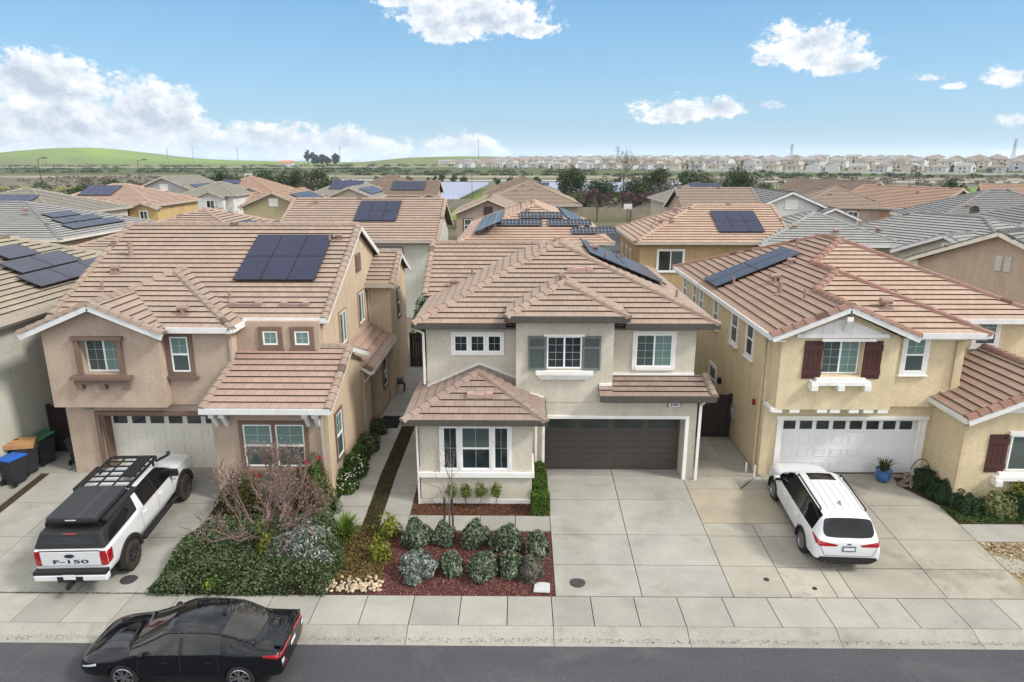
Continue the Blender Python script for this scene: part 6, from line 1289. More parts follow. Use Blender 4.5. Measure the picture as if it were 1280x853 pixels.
for i, (x, y, s_, lb) in enumerate(((-98, 160, 1.5, 'leafless grey tree at the left edge beside the lamp post'), (-58, 205, 1.6, 'leafless brown tree above the grey gabled roof'), (-46.5, 108, .95, 'bare tree in front of the pale cream gable'), (11.0, 132, 1.1, 'leafless tan tree left of the purple budded trees'), (29.8, 140, 1.5, 'leafless tree against the large dense dark tree'), (71, 290, 2.2, 'bare rounded tree at the foot of the far estate'), (-52, 168, 1.3, 'leafless tree inside the belt left of the solar field'))):
    sg, tp = grow(40 + i, (0, 0, 0), 1.3, .7, 3, 5, .10, upk=.4, shrink=.74); baretree(lb, (x, y, 0), sg, tp, MATS['bark_far_grey'], LF_FAR2 if i != 2 else BUD, .05, 200, s_ * 1.3, name='bare_tree')

# rough scrub and hedgerows over the open land: nobody could count it
def scrub(name, label, bands, mat, leaf, seed):
    rr = np.random.default_rng(seed); Cs, Ns, Ss = [], [], []
    for (x0, x1, y0, y1, n, hh, r) in bands:
        for i in range(n):
            x, y = rr.uniform(x0, x1), rr.uniform(y0, y1); k = int(rr.integers(26, 60)); s_ = rr.uniform(.5, 1.3); d_ = sph(k, rr); d_[:, 2] = np.abs(d_[:, 2])
            z0 = land(x, y) if y > 300 else 0
            Cs.append(d_ * np.array([r, r, hh]) * s_ * rr.uniform(.5, 1, (k, 1)) + np.array([x, y, z0])); Ns.append(d_ + rr.normal(0, .4, (k, 3))); Ss.append(rr.uniform(.6, 1.3, k) * leaf * (y / 220.) ** .5)
    if name == 'hedgerow':
        for i in range(170):
            x = rr.uniform(-60, 470); y = 760 - .95 * min(x, 420) + rr.uniform(6, 300); k = 40; d_ = sph(k, rr); h_ = rr.uniform(2, 4.2)
            Cs.append(d_ * np.array([h_ * .6, h_ * .6, h_ * .8]) * rr.uniform(.6, 1, (k, 1)) + np.array([x, y, land(x, y) + h_ * .8])); Ns.append(d_ + rr.normal(0, .4, (k, 3))); Ss.append(rr.uniform(.6, 1.3, k) * .9)
    o = leaves(name, np.concatenate(Cs), np.concatenate(Ns), np.concatenate(Ss), mat, rr=rr); return tag(o, label, 'scrub', kind='stuff')
scrub('scrub', 'grey brown leafless scrub covering the land beyond the left houses', [(-190, -60, 165, 300, 150, 1.8, 3.), (-260, -120, 290, 420, 120, 1.6, 3.5), (60, 330, 300, 430, 150, 1.4, 3.2), (90, 260, 170, 300, 60, 1.6, 2.6)], leaf_mat('leaf_scrub', (.09, .075, .055), (.17, .14, .105), (.27, .235, .19), .9, .1), .55, 501)
scrub('hedgerow', 'dark green hedgerows and bushes dotted along the fields in the distance', [(-420, 60, 560, 585, 120, 2.2, 4.5), (-120, 260, 470, 482, 70, 1.8, 4.), (-520, -100, 700, 740, 70, 2.4, 6.), (60, 420, 395, 470, 60, 1.8, 3.5), (-250, -70, 200, 330, 60, 2.2, 2.6), (-700, 100, 900, 1000, 80, 3, 7.), (100, 420, 350, 700, 60, 2.2, 3.2)], LF_FAR, .6, 502)
# ------------------------------------------------------------------ vehicles (forward = +y in their own space)
PW = pm('car_paint_white', (.62, .63, .645), .28, .03, 2, spec=.5, coat=1.); PB = pm('car_paint_black', (.004, .0045, .006), .05, .1, 1, spec=.3, coat=.3)
TRIM = pm('car_trim_black', (.014, .014, .015), .5, .15, 6); RED = pm('tail_lamp_red', (.30, .006, .010), .12, .25, 8, coat=1.); CHR = pm('chrome', (.65, .66, .68), .15, .05, 3, metal=1.)
ALU = pm('alloy_grey', (.42, .43, .45), .3, .1, 6, metal=.9); SEAM = pm('panel_gap', (.03, .03, .032), .8, .1); LAMPW = pm('lamp_clear', (.55, .58, .6), .1, .2, 10, coat=1.); PLATE = pm('licence_plate_pale', (.62, .64, .66), .5, .12, 30)
def shell(stations, glassf, creases=(), levels=2, arches=(), mats=()):
    """loft of half rings (7 points) mirrored in x; glassf(i,j)->material index; wheel arches cut out"""
    bm = bmesh.new(); cl = bm.edges.layers.float.new('crease_edge'); rows = []
    for st in stations:
        y, pts = st[0], st[1]; rr_ = []
        full = [(x, z) for x, z in pts] + [(-x, z) for x, z in pts[-2:0:-1]]
        for x, z in full: rr_.append(bm.verts.new((x, y, z)))
        rows.append(rr_)
    n = len(rows[0]); k = len(stations[0][1])
    for i in range(len(rows) - 1):
        for j in range(n):
            jj = j if j < k - 1 else n - 1 - j
            f = bm.faces.new((rows[i][j], rows[i + 1][j], rows[i + 1][(j + 1) % n], rows[i][(j + 1) % n])); f.material_index = glassf(i, jj)
    bm.faces.new(rows[0]); bm.faces.new(rows[-1][::-1])
    bmesh.ops.recalc_face_normals(bm, faces=bm.faces[:])
    for e in bm.edges:
        ms = {f.material_index for f in e.link_faces}
        if len(ms) > 1: e[cl] = .75
        if any(len(f.verts) > 4 for f in e.link_faces): e[cl] = .5
    for i, j, v in creases:
        for q in ({j, (2 * k - 2 - j) % n}):
            for a, b_ in ((rows[i][q], rows[min(i + 1, len(rows) - 1)][q]),):
                e = bm.edges.get((a, b_))
                if e: e[cl] = v
    me = bpy.data.meshes.new('shell'); bm.to_mesh(me); bm.free()
    for m in mats: me.materials.append(m)
    o = bpy.data.objects.new('shell', me); COL.objects.link(o)
    s_ = o.modifiers.new('s', 'SUBSURF'); s_.levels = levels; s_.render_levels = levels
    tmp = []
    for (y, z, r) in arches:
        c = MB(); c.cyl((-1.4, y, z), (1.4, y, z), r, n=40)
        mm = c.mesh('cut', mats[0], Vector()); mm.materials.clear()
        for m in mats: mm.materials.append(m)
        for p in mm.polygons: p.material_index = len(mats) - 1
        co_ = bpy.data.objects.new('cut', mm); COL.objects.link(co_); tmp.append(co_)
        b_ = o.modifiers.new('b', 'BOOLEAN'); b_.object = co_; b_.operation = 'DIFFERENCE'; b_.solver = 'EXACT'
    dg = bpy.context.evaluated_depsgraph_get(); dg.update()
    me2 = bpy.data.meshes.new_from_object(o.evaluated_get(dg))
    bpy.data.objects.remove(o)
    for c in tmp: bpy.data.objects.remove(c)
    return me2
def split_parts(me, names, mats, parent):
    bvh = BVHTree.FromPolygons([v.co.copy() for v in me.vertices], [tuple(p.vertices) for p in me.polygons]); out = {}
    for k, nm in enumerate(names):
        fs = [p for p in me.polygons if p.material_index == k]
        if not fs: continue
        # separate left / right / front / rear islands for glazing
        groups = {0: fs}
        if nm == 'window':
            groups = {}
            for p in fs:
                c, nn = p.center, p.normal
                g_ = ('side_window', c.x > 0) if abs(nn.x) > .6 else ('windscreen' if c.y > 0 else 'rear_window', 0); groups.setdefault(g_, []).append(p)
        for g_, ps in groups.items():
            used = {}; V = []; F_ = []
            for p in ps:
                f = []
                for v in p.vertices:
                    if v not in used: used[v] = len(V); V.append(tuple(me.vertices[v].co))
                    f.append(used[v])
                F_.append(f)
            m2 = bpy.data.meshes.new(nm); m2.from_pydata(V, [], F_); m2.materials.append(mats[k])
            for p in m2.polygons: p.use_smooth = True
            try: m2.set_sharp_from_angle(angle=R(38))
            except Exception: pass
            name = g_[0] if isinstance(g_, tuple) else nm
            o = bpy.data.objects.new(name, m2); COL.objects.link(o); o.parent = parent; out[name] = o; ORG[o.name] = Vector()
    return bvh, out
def decal(bvh, q4, d, mat, name, parent, off=.006, nu=8, nv=4):
    """thin panel following the body surface: bilinear quad projected along d"""
    q = [Vector(p) for p in q4]; d = Vector(d).normalized(); V = []; ok = True
    for j in range(nv + 1):
        for i in range(nu + 1):
            u, v = i / nu, j / nv; p = q[0] * (1 - u) * (1 - v) + q[1] * u * (1 - v) + q[2] * u * v + q[3] * (1 - u) * v
            h_ = bvh.ray_cast(p - d * 1.5, d, 4)
            if h_[0] is None:
                h_ = bvh.find_nearest(p - d * (p.dot(d) if abs(p.dot(d)) > 1.5 else 0), 9)
            V.append(h_[0] - d * off)
    W_ = nu + 1; F_ = [(j * W_ + i, j * W_ + i + 1, (j + 1) * W_ + i + 1, (j + 1) * W_ + i) for j in range(nv) for i in range(nu)]
    me = bpy.data.meshes.new(name); me.from_pydata([tuple(v) for v in V], [], F_); me.materials.append(mat)
    for p in me.polygons: p.use_smooth = True
    o = bpy.data.objects.new(name, me); COL.objects.link(o); o.parent = parent; ORG[o.name] = Vector(); return o
def sdecal(bvh, yz, side, mat, name, parent, **k): return decal(bvh, [(side * 2, y, z) for y, z in yz], (-side, 0, 0), mat, name, parent, **k)
def wheel(parent, x, y, r, w_, spokes=5, rimm=None, tyrem=None, rr=.66, twin=True):
    s_ = 1 if x > 0 else -1; o_ = x
    t_ = MB(); pr2 = [(r * .62, -w_ / 2), (r * .9, -w_ / 2), (r * .985, -w_ * .40), (r, -w_ * .2), (r, w_ * .2), (r * .985, w_ * .40), (r * .9, w_ / 2), (r * rr, w_ / 2 - .005), (r * rr * .97, w_ * .2)]
    pr2 = [(a, b_ * s_) for a, b_ in pr2]; t_.lathe(pr2, 36, 'x', (x, y, r))
    o = t_.build('wheel', tyrem or CLR['rubber'], parent, smooth=True)
    m = MB(); R1 = r * rr; xf = x + s_ * (w_ / 2 - .02)
    m.lathe([(R1, s_ * (w_ / 2 - .008)), (R1 * .92, s_ * (w_ / 2 + .002)), (R1 * .88, s_ * (w_ / 2 - .03))], 36, 'x', (x, y, r))
    m.cyl((xf - s_ * .02, y, r), (xf + s_ * .012, y, r), R1 * .2, n=14)
    for i in range(spokes):
        for tw_ in ((-.13, .13) if twin else (0,)):
            a = 6.283 * i / spokes + tw_; a2 = 6.283 * i / spokes + tw_ * 1.9
            m.beam((xf, y + math.cos(a) * R1 * .15, r + math.sin(a) * R1 * .15), (xf - s_ * .0, y + math.cos(a2) * R1 * .92, r + math.sin(a2) * R1 * .92), R1 * .13, .03, up=(1, 0, 0))
    m.build('rim', rimm or ALU, o)
    m = MB(); m.cyl((xf - s_ * .07, y, r), (xf - s_ * .065, y, r), R1 * .95, n=28); m.build('brake_disc', pm('wheel_well_dark', (.012, .012, .012), .8), o); return o
def ring(y, zb, wb, zs, ws, zm, wm_, zbelt, wbelt, zr, wr, zc):
    return (y, [(0, zb), (wb, zb), (ws, zs), (wm_, zm), (wbelt, zbelt), (wr, zr), (0, zc)])

def trimline(bvh, pts, r, mat, name, parent, n=5):
    P = []
    for a, b_ in zip(pts[:-1], pts[1:]):
        for i in range(n): P.append(Vector(a).lerp(Vector(b_), i / n))
    P.append(Vector(pts[-1])); Q = [bvh.find_nearest(p)[0] for p in P]; m = MB()
    for a, b_ in zip(Q[:-1], Q[1:]): m.cyl(a, b_, r, n=8)
    return m.build(name, mat, parent, smooth=True)
# ---- white estate car / SUV
def suv(label, loc, rot):
    h = thing('estate_car', label, 'car'); 
    st = [ring(-2.46, .33, .70, .52, .78, .62, .80, .72, .78, .76, .60, .77), ring(-2.44, .30, .78, .50, .88, .74, .88, .94, .82, .99, .66, 1.0), ring(-2.36, .34, .82, .50, .92, .80, .93, 1.06, .86, 1.12, .74, 1.14),
          ring(-2.20, .32, .84, .50, .94, .82, .95, 1.10, .88, 1.36, .72, 1.39), ring(-2.04, .30, .86, .48, .95, .82, .96, 1.11, .90, 1.58, .66, 1.61), ring(-1.96, .30, .86, .48, .95, .82, .96, 1.11, .90, 1.63, .665, 1.66), ring(-1.55, .28, .86, .46, .95, .82, .965, 1.10, .91, 1.66, .69, 1.71),
          ring(-.7, .26, .86, .44, .95, .80, .96, 1.07, .92, 1.675, .71, 1.735), ring(.15, .26, .86, .44, .95, .80, .96, 1.05, .92, 1.66, .70, 1.72), ring(.50, .26, .86, .44, .95, .80, .96, 1.04, .92, 1.60, .68, 1.655), ring(1.15, .26, .86, .44, .95, .80, .965, 1.03, .91, 1.20, .78, 1.24),
          ring(1.30, .26, .86, .44, .95, .80, .965, 1.02, .90, 1.09, .78, 1.12), ring(1.9, .27, .84, .46, .94, .78, .955, .97, .88, 1.04, .66, 1.075), ring(2.25, .3, .78, .48, .88, .72, .90, .88, .82, .95, .58, .98), ring(2.42, .34, .66, .48, .74, .66, .76, .78, .68, .82, .5, .84), ring(2.48, .38, .55, .5, .62, .6, .64, .68, .58, .7, .4, .71)]
    def mf(i, j):
        if j == 4 and 5 <= i <= 9: return 1
        if j == 5 and i == 9: return 1
        if j == 5 and i in (2, 3): return 1
        if j == 4 and i in (2, 3): return 0
        if j in (0, 1) : return 2
        return 0
    me = shell(st, mf, [(i, 4, .5) for i in range(3, 11)] + [(i, 5, .35) for i in range(4, 10)], 2, [(-1.43, .37, .42), (1.43, .37, .42)], [PW, GL_CAR, TRIM, TRIM])
    bvh, parts = split_parts(me, ['body', 'window', 'lower_cladding', 'wheel_arch'], [PW, GL_CAR, TRIM, TRIM], h)
    for x in (-.83, .83):
        for y in (-1.43, 1.43): wheel(h, x, y, .37, .24, 6)
    for s_ in (-1, 1):
        decal(bvh, [(s_ * .90, -3, .90), (s_ * .36, -3, .905), (s_ * .30, -3, .955), (s_ * .90, -3, 1.06)], (0, 1, 0), RED, 'tail_lamp', h, nu=10)
        sdecal(bvh, [(-2.38, .92), (-2.05, 1.06), (-2.02, 1.12), (-2.38, 1.05)], s_, RED, 'tail_lamp', h)
        decal(bvh, [(s_ * .66, -3, .47), (s_ * .80, -3, .47), (s_ * .80, -3, .53), (s_ * .68, -3, .53)], (0, 1, 0), RED, 'reflector', h)
        sdecal(bvh, [(-.26, 1.05), (-.20, 1.05), (-.22, 1.58), (-.28, 1.58)], s_, TRIM, 'door_pillar', h); 
        for yy_ in (1.02, -.05, -1.02): sdecal(bvh, [(yy_, .50), (yy_ + .012, .50), (yy_ + .01, 1.03), (yy_ - .002, 1.03)], s_, SEAM, 'door_gap', h, off=.003, nu=1)
        for yy_ in (.1, -.9):
            q = MB(); q.box(s_ * .952, s_ * .985, yy_, yy_ + .2, .90, .93); q.build('door_handle', PW, h, bevel=.008)
        sdecal(bvh, [(-1.15, .30), (1.15, .30), (1.15, .42), (-1.15, .42)], s_, TRIM, 'sill', h, nu=20, off=.012)
        m = MB(); m.beam((s_ * .635, -1.7, 1.69), (s_ * .65, .2, 1.705), .035, .03); m.beam((s_ * .635, -1.7, 1.62), (s_ * .635, -1.68, 1.70), .04, .03); m.beam((s_ * .65, .2, 1.62), (s_ * .65, .2, 1.70), .04, .03); m.build('roof_rail', CHR if False else TRIM, h)
        m = MB(); m.box(s_ * .93, s_ * 1.13, .86, 1.0, 1.05, 1.18, .85); m.build('door_mirror', PW, h, bevel=.03); m = MB(); m.box(s_ * .93, s_ * 1.12, .845, .858, 1.06, 1.16); m.build('mirror_glass', TRIM, h)
        decal(bvh, [(s_ * .86, 3, .74), (s_ * .5, 3, .78), (s_ * .5, 3, .86), (s_ * .88, 3, .9)], (0, -1, 0), LAMPW, 'headlight', h)
        # arch lips
        for y in (-1.43, 1.43):
            m = MB(); pts = [(y + math.cos(t_) * .44, .37 + math.sin(t_) * .44) for t_ in np.linspace(-.25, 3.39, 18)]
            for a, b_ in zip(pts[:-1], pts[1:]): m.beam((s_ * .945, a[0], a[1]), (s_ * .945, b_[0], b_[1]), .05, .06, up=(1, 0, 0))
            m.build('arch_lip', TRIM, h)
    decal(bvh, [(-.80, -3, .34), (.80, -3, .34), (.80, -3, .57), (-.80, -3, .57)], (0, 1, 0), TRIM, 'rear_bumper', h, off=.012, nu=16)
    decal(bvh, [(-.19, -3, .75), (.19, -3, .75), (.19, -3, .92), (-.19, -3, .92)], (0, 1, 0), pm('plate_frame', (.10, .13, .17), .5), 'plate_frame', h, off=.012)
    pl_ = decal(bvh, [(-.15, -3, .79), (.15, -3, .79), (.15, -3, .88), (-.15, -3, .88)], (0, 1, 0), PLATE, 'licence_plate', h, off=.02)
    decal(bvh, [(-.07, -3, .955), (.07, -3, .955), (.06, -3, .995), (-.06, -3, .995)], (0, 1, 0), CHR, 'emblem', h, off=.008)
    decal(bvh, [(-.66, -3, .60), (.66, -3, .60), (.66, -3, .612), (-.66, -3, .612)], (0, 1, 0), SEAM, 'hatch_gap', h, off=.004, nu=16, nv=1)
    for s_ in (-1, 1): decal(bvh, [(s_ * .655, -3, .61), (s_ * .67, -3, .61), (s_ * .80, -3, .9), (s_ * .785, -3, .9)], (0, 1, 0), SEAM, 'hatch_gap', h, off=.004, nu=2, nv=8)
    decal(bvh, [(-.40, -.12, 3), (.40, -.12, 3), (.38, .34, 3), (-.38, .34, 3)], (0, 0, -1), GL_CAR, 'sunroof', h, off=.008, nu=10, nv=6)
    for x in (-.42, -.21, 0, .21, .42): decal(bvh, [(x - .012, -1.75, 3), (x + .012, -1.75, 3), (x + .012, -.2, 3), (x - .012, -.2, 3)], (0, 0, -1), pm('roof_groove', (.36, .36, .37), .4), 'roof_groove', h, off=.003, nu=1, nv=12)
    m = MB(); m.box(-.02, .02, -1.55, -1.35, 1.70, 1.79, .3); m.build('aerial', ALU, h); decal(bvh, [(-.78, .98, 3), (.78, .98, 3), (.76, 1.28, 3), (-.76, 1.28, 3)], (0, 0, -1), TRIM, 'cowl', h, off=.006, nu=14) 
    h.location = loc; h.rotation_euler = rot; return h
pitch = math.atan(.5 / 6.4)
yc = 19.85; SUV1 = suv('white estate car parked on the drive before the white garage door', (9.55, yc, -.5 + (yc - 16.38) / 6.4 * .5 + .0), (pitch, 0, R(-3)))
for x, y, rz, lb in ((-8.6, 79, 90, 'pale car glimpsed in the gap behind the pinkish gabled house'),): dup(SUV1, (x, y, 0), (0, 0, R(rz)), lb)

# ---- white pickup with black canopy and roof-top tent
def pickup(loc, rot):
    h = thing('pickup_truck', 'white lifted pickup truck with black canopy, roof rack and folded roof tent', 'pickup truck')
    st = [ring(-2.90, .62, .80, .68, .86, .82, .90, .98, .91, 1.0, .80, 1.0), ring(-2.885, .60, .86, .70, .97, .95, .99, 1.36, .985, 1.40, .92, 1.405), ring(-2.80, .58, .88, .70, .985, 1.0, 1.0, 1.37, .99, 1.41, .93, 1.41),
          ring(-1.25, .56, .88, .68, .985, 1.0, 1.0, 1.36, .985, 1.40, .93, 1.41), ring(-.98, .54, .88, .66, .985, 1.0, 1.0, 1.35, .975, 1.41, .93, 1.42), ring(-.95, .54, .88, .66, .985, 1.0, 1.0, 1.35, .965, 1.86, .74, 1.90), ring(-.72, .54, .88, .66, .985, 1.0, 1.0, 1.345, .965, 1.91, .75, 1.955),
          ring(.2, .52, .88, .66, .985, 1.0, 1.0, 1.33, .965, 1.93, .76, 1.98), ring(.72, .52, .88, .66, .985, 1.0, 1.0, 1.32, .965, 1.89, .74, 1.94), ring(1.42, .52, .88, .66, .985, 1.0, 1.0, 1.31, .955, 1.46, .82, 1.50), ring(1.56, .52, .88, .66, .985, 1.0, 1.0, 1.30, .955, 1.385, .82, 1.41),
          ring(2.3, .54, .88, .68, .98, 1.0, .995, 1.25, .94, 1.33, .78, 1.39), ring(2.72, .58, .86, .68, .95, .95, .97, 1.16, .92, 1.25, .74, 1.31), ring(2.90, .62, .80, .7, .9, .9, .92, 1.08, .86, 1.14, .7, 1.18), ring(2.95, .66, .74, .72, .84, .85, .86, .98, .8, 1.02, .66, 1.04)]
    def mf(i, j):
        if j == 4 and 6 <= i <= 8: return 1
        if j == 5 and i == 8: return 1
        if j == 0: return 2
        return 0
    me = shell(st, mf, [(i, 4, .6) for i in range(0, 12)] + [(i, 5, .4) for i in range(0, 9)] + [(i, 3, .3) for i in range(0, 12)], 2, [(-1.82, .45, .54), (1.86, .45, .54)], [PW, GL_CAR, TRIM, TRIM])
    bvh, parts = split_parts(me, ['body', 'window', 'chassis', 'wheel_arch'], [PW, GL_CAR, TRIM, TRIM], h)
    mud = pm('muddy_tyre', (.035, .026, .02), .95, .5, 7, bump=.6, bs=30)
    for x in (-.90, .90):
        for y in (-1.82, 1.86):
            w_ = wheel(h, x, y, .45, .33, 8, pm('dark_bronze_rim', (.055, .055, .06), .4, .2, 6, metal=.5), mud, .56, False)
            m = MB(); s_ = 1 if x > 0 else -1
            for i in range(34):
                a = 6.283 * i / 34; 
                for q in (-1, 1): m.beam((x + q * .10 - .05, y + math.cos(a + q * .06) * .452, .45 + math.sin(a + q * .06) * .452), (x + q * .10 + .05, y + math.cos(a + q * .06) * .452, .45 + math.sin(a + q * .06) * .452), .04, .03, up=(0, math.cos(a), math.sin(a)))
            m.build('tread', CLR['rubber'], w_)
    for s_ in (-1, 1):
        for y in (-1.82, 1.86):
            m = MB(); pts = [(y + math.cos(t_) * .56, .45 + math.sin(t_) * .56) for t_ in np.linspace(-.05, 3.19, 20)]
            for a, b_ in zip(pts[:-1], pts[1:]): m.beam((s_ * 1.01, a[0], a[1]), (s_ * 1.01, b_[0], b_[1]), .12, .09, up=(1, 0, 0))
            m.build('fender_flare', TRIM, h)
        decal(bvh, [(s_ * .80, -4, .92), (s_ * 1.0, -4, .92), (s_ * 1.0, -4, 1.34), (s_ * .80, -4, 1.36)], (0, 1, 0), RED, 'tail_lamp', h, off=.012)
        sdecal(bvh, [(-2.87, .95), (-2.66, .98), (-2.62, 1.32), (-2.87, 1.34)], s_, RED, 'tail_lamp', h, off=.012)
        for yy_ in (-.92, .12, 1.12): sdecal(bvh, [(yy_, .72), (yy_ + .014, .72), (yy_ + .014, 1.31), (yy_, 1.31)], s_, SEAM, 'door_gap', h, off=.003, nu=1)
        sdecal(bvh, [(.08, 1.34), (.20, 1.34), (.18, 1.86), (.08, 1.86)], s_, TRIM, 'door_pillar', h)
        for yy_ in (.22, -.8):
            q = MB(); q.box(s_ * .985, s_ * 1.03, yy_, yy_ + .22, 1.15, 1.19); q.build('door_handle', PW, h, bevel=.01)
        m = MB(); m.box(s_ * .96, s_ * 1.08, -1.1, 1.2, .46, .53); m.build('running_board', TRIM, h); m = MB(); m.box(s_ * .97, s_ * 1.26, 1.02, 1.16, 1.34, 1.58, .9); m.build('door_mirror', TRIM, h, bevel=.03)
        sdecal(bvh, [(1.3, 1.05), (1.36, 1.05), (1.36, 1.12), (1.3, 1.12)], s_, SEAM, 'fuel_flap', h)
    # tailgate, bumper, plate, tow ball
    m = MB(); m.box(-.78, .78, -2.925, -2.90, .92, 1.36); tg_ = m.build('tailgate', PW, h, bevel=.012); m = MB(); m.box(-.80, .80, -2.91, -2.89, 1.36, 1.385); m.build('tailgate_cap', TRIM, tg_)
    text('F-150', .155, TRIM, tg_, Matrix.Translation((0, -2.927, 1.05)) @ RX, .006, sx=2.75, bold=.002)
    em = MB(); em.M = Matrix.Translation((0, -2.93, 1.235)) @ Matrix.Diagonal((1, 1, .42, 1)); em.cyl((0, -.012, 0), (0, .006, 0), .13, n=28); em.build('emblem', pm('emblem_dark_blue', (.02, .025, .04), .3), tg_)
    m = MB(); m.box(-.98, .98, -3.10, -2.88, .54, .74); b_ = m.build('rear_bumper', PW, h, bevel=.04); m = MB(); m.box(-.97, .97, -3.09, -2.88, .742, .835); m.box(-.34, .34, -3.112, -2.95, .52, .70); m.build('bumper_step', TRIM, b_)
    m = MB(); m.box(-.16, .16, -3.13, -3.117, .62, .77); m.build('licence_plate', PLATE, b_); m = MB(); m.box(-.05, .05, -3.3, -2.95, .42, .50); m.cyl((0, -3.24, .50), (0, -3.24, .56), .03); m.lathe([(0, .64), (.03, .63), (.042, .6), (.03, .57), (0, .56)], 12, c=(0, -3.24, 0)); m.build('tow_ball', TRIM, h)
    m = MB(); m.box(-.85, .85, 2.9, 3.0, .6, 1.0); m.build('grille', TRIM, h, bevel=.03)
    # canopy over the bed
    CAN = pm('canopy_textured_black', (.018, .018, .020), .62, .2, 9, fine=.2)
    m = MB(); P8 = [(-.965, -2.86, 1.412), (.965, -2.86, 1.412), (.95, -1.0, 1.425), (-.95, -1.0, 1.425), (-.82, -2.68, 1.82), (.82, -2.68, 1.82), (.82, -1.0, 1.95), (-.82, -1.0, 1.95)]
    m.add(P8, [(3, 2, 1, 0), (4, 5, 6, 7), (0, 1, 5, 4), (1, 2, 6, 5), (2, 3, 7, 6), (3, 0, 4, 7)]); cn = m.build('canopy', CAN, h, bevel=.05)
    def onq(a, b_, c, d, q, off, mat, name):
        a, b_, c, d = map(Vector, (a, b_, c, d)); n_ = (b_ - a).cross(d - a).normalized(); B = lambda u, v: a * (1 - u) * (1 - v) + b_ * u * (1 - v) + c * u * v + d * (1 - u) * v
        P = [B(u, v) + n_ * off for u, v in q]; k = len(P); m = MB(); m.add([p - n_ * .01 for p in P] + P, [tuple(range(k))[::-1], tuple(range(k, 2 * k))] + [(i, (i + 1) % k, k + (i + 1) % k, k + i) for i in range(k)]); return m.build(name, mat, cn)
    A_ = (P8[0], P8[1], P8[5], P8[4])
    onq(*A_, [(.14, .28), (.86, .28), (.90, .36), (.88, .66), (.80, .74), (.20, .74), (.12, .66), (.10, .36)], .012, GL_CAR, 'canopy_window'); onq(*A_, [(.39, .88), (.61, .88), (.61, .95), (.39, .95)], .018, RED, 'brake_lamp'); 
    for q4 in ((P8[1], P8[2], P8[6], P8[5]), (P8[3], P8[0], P8[4], P8[7])): onq(*q4, [(.12, .14), (.62, .14), (.80, .5), (.72, .82), (.30, .82), (.16, .6)] if q4[0] is P8[1] else [(.38, .14), (.88, .14), (.84, .6), (.70, .82), (.28, .82), (.2, .5)], .012, glass('canopy_glass', (.012, .012, .012), .12), 'canopy_window')
    # rails + tent
    m = MB()
    for x in (-.72, .72): m.beam((x, -2.5, 1.93), (x, -.9, 2.0), .06, .07)
    for y in (-2.3, -1.75, -1.2): m.beam((-.74, y, 2.03), (.74, y, 2.03), .05, .04)
    m.build('canopy_rack', TRIM, h)
    TN = pm('tent_cover_charcoal', (.030, .031, .036), .75, .15, 5, fine=.3)
    m = MB(); m.box(-.64, .70, -2.58, -.94, 2.07, 2.21); tn = m.build('roof_tent', TN, h, bevel=.03); m = MB(); m.box(-.67, .73, -2.60, -.92, 2.055, 2.085); m.build('tent_skirt', TRIM, tn); m = MB(); m.box(-.12, .16, -2.588, -2.578, 2.12, 2.15); m.build('maker_plate', PLATE, tn); m = MB(); m.box(.20, .212, -2.55, -.97, 2.205, 2.215); m.build('cover_seam', pm('seam_grey', (.10, .10, .11), .6), tn)
    m = MB(); m.box(.76, .93, -2.45, -.76, 1.98, 2.09); m.build('awning_bag', pm('awning_black', (.014, .014, .015), .8, .15, 8), h, bevel=.04)
    # cab roof rack
    m = MB()
    for x in (-.70, .70): m.beam((x, -.86, 2.10), (x, 1.0, 2.08), .05, .08)
    for x in (-.25, .2): m.beam((x, -.8, 2.09), (x, .95, 2.08), .05, .03)
    for y in (-.80, -.5, -.2, .1, .4, .7, .95): m.beam((-.7, y, 2.095), (.7, y, 2.095), .06, .03)
    for x in (-.7, .7):
        for y in (-.7, .75): m.beam((x, y, 1.9), (x, y, 2.1), .05, .07)
    m.beam((-.79, -.95, 2.09), (-.79, .35, 2.08), .08, .10); m.build('roof_rack', TRIM, h)
    m = MB(); m.box(.22, .62, -.25, .92, 2.115, 2.17); m.build('solar_board', pm('black_panel', (.012, .013, .016), .35, .2, 5), h, bevel=.01); m = MB(); m.box(-.66, .66, .98, 1.06, 2.04, 2.11); m.build('light_bar', TRIM, h); m = MB(); m.cyl((.76, .85, 2.02), (.80, 1.55, 1.86), .045); m.cyl((.8, 1.55, 1.86), (.8, 1.62, 1.95), .06); m.build('snorkel', TRIM, h)
    h.location = loc; h.rotation_euler = rot; return h
yc = 19.27; pickup((-12.33, yc, -.5 + (yc - 16.38) / 6.4 * .5), (pitch, 0, R(2.6)))

GL_SAL = glass('saloon_glass', (.020, .018, .015), .02, .5); GL_SAL.node_tree.nodes['Principled BSDF'].inputs['Specular IOR Level'].default_value = .55
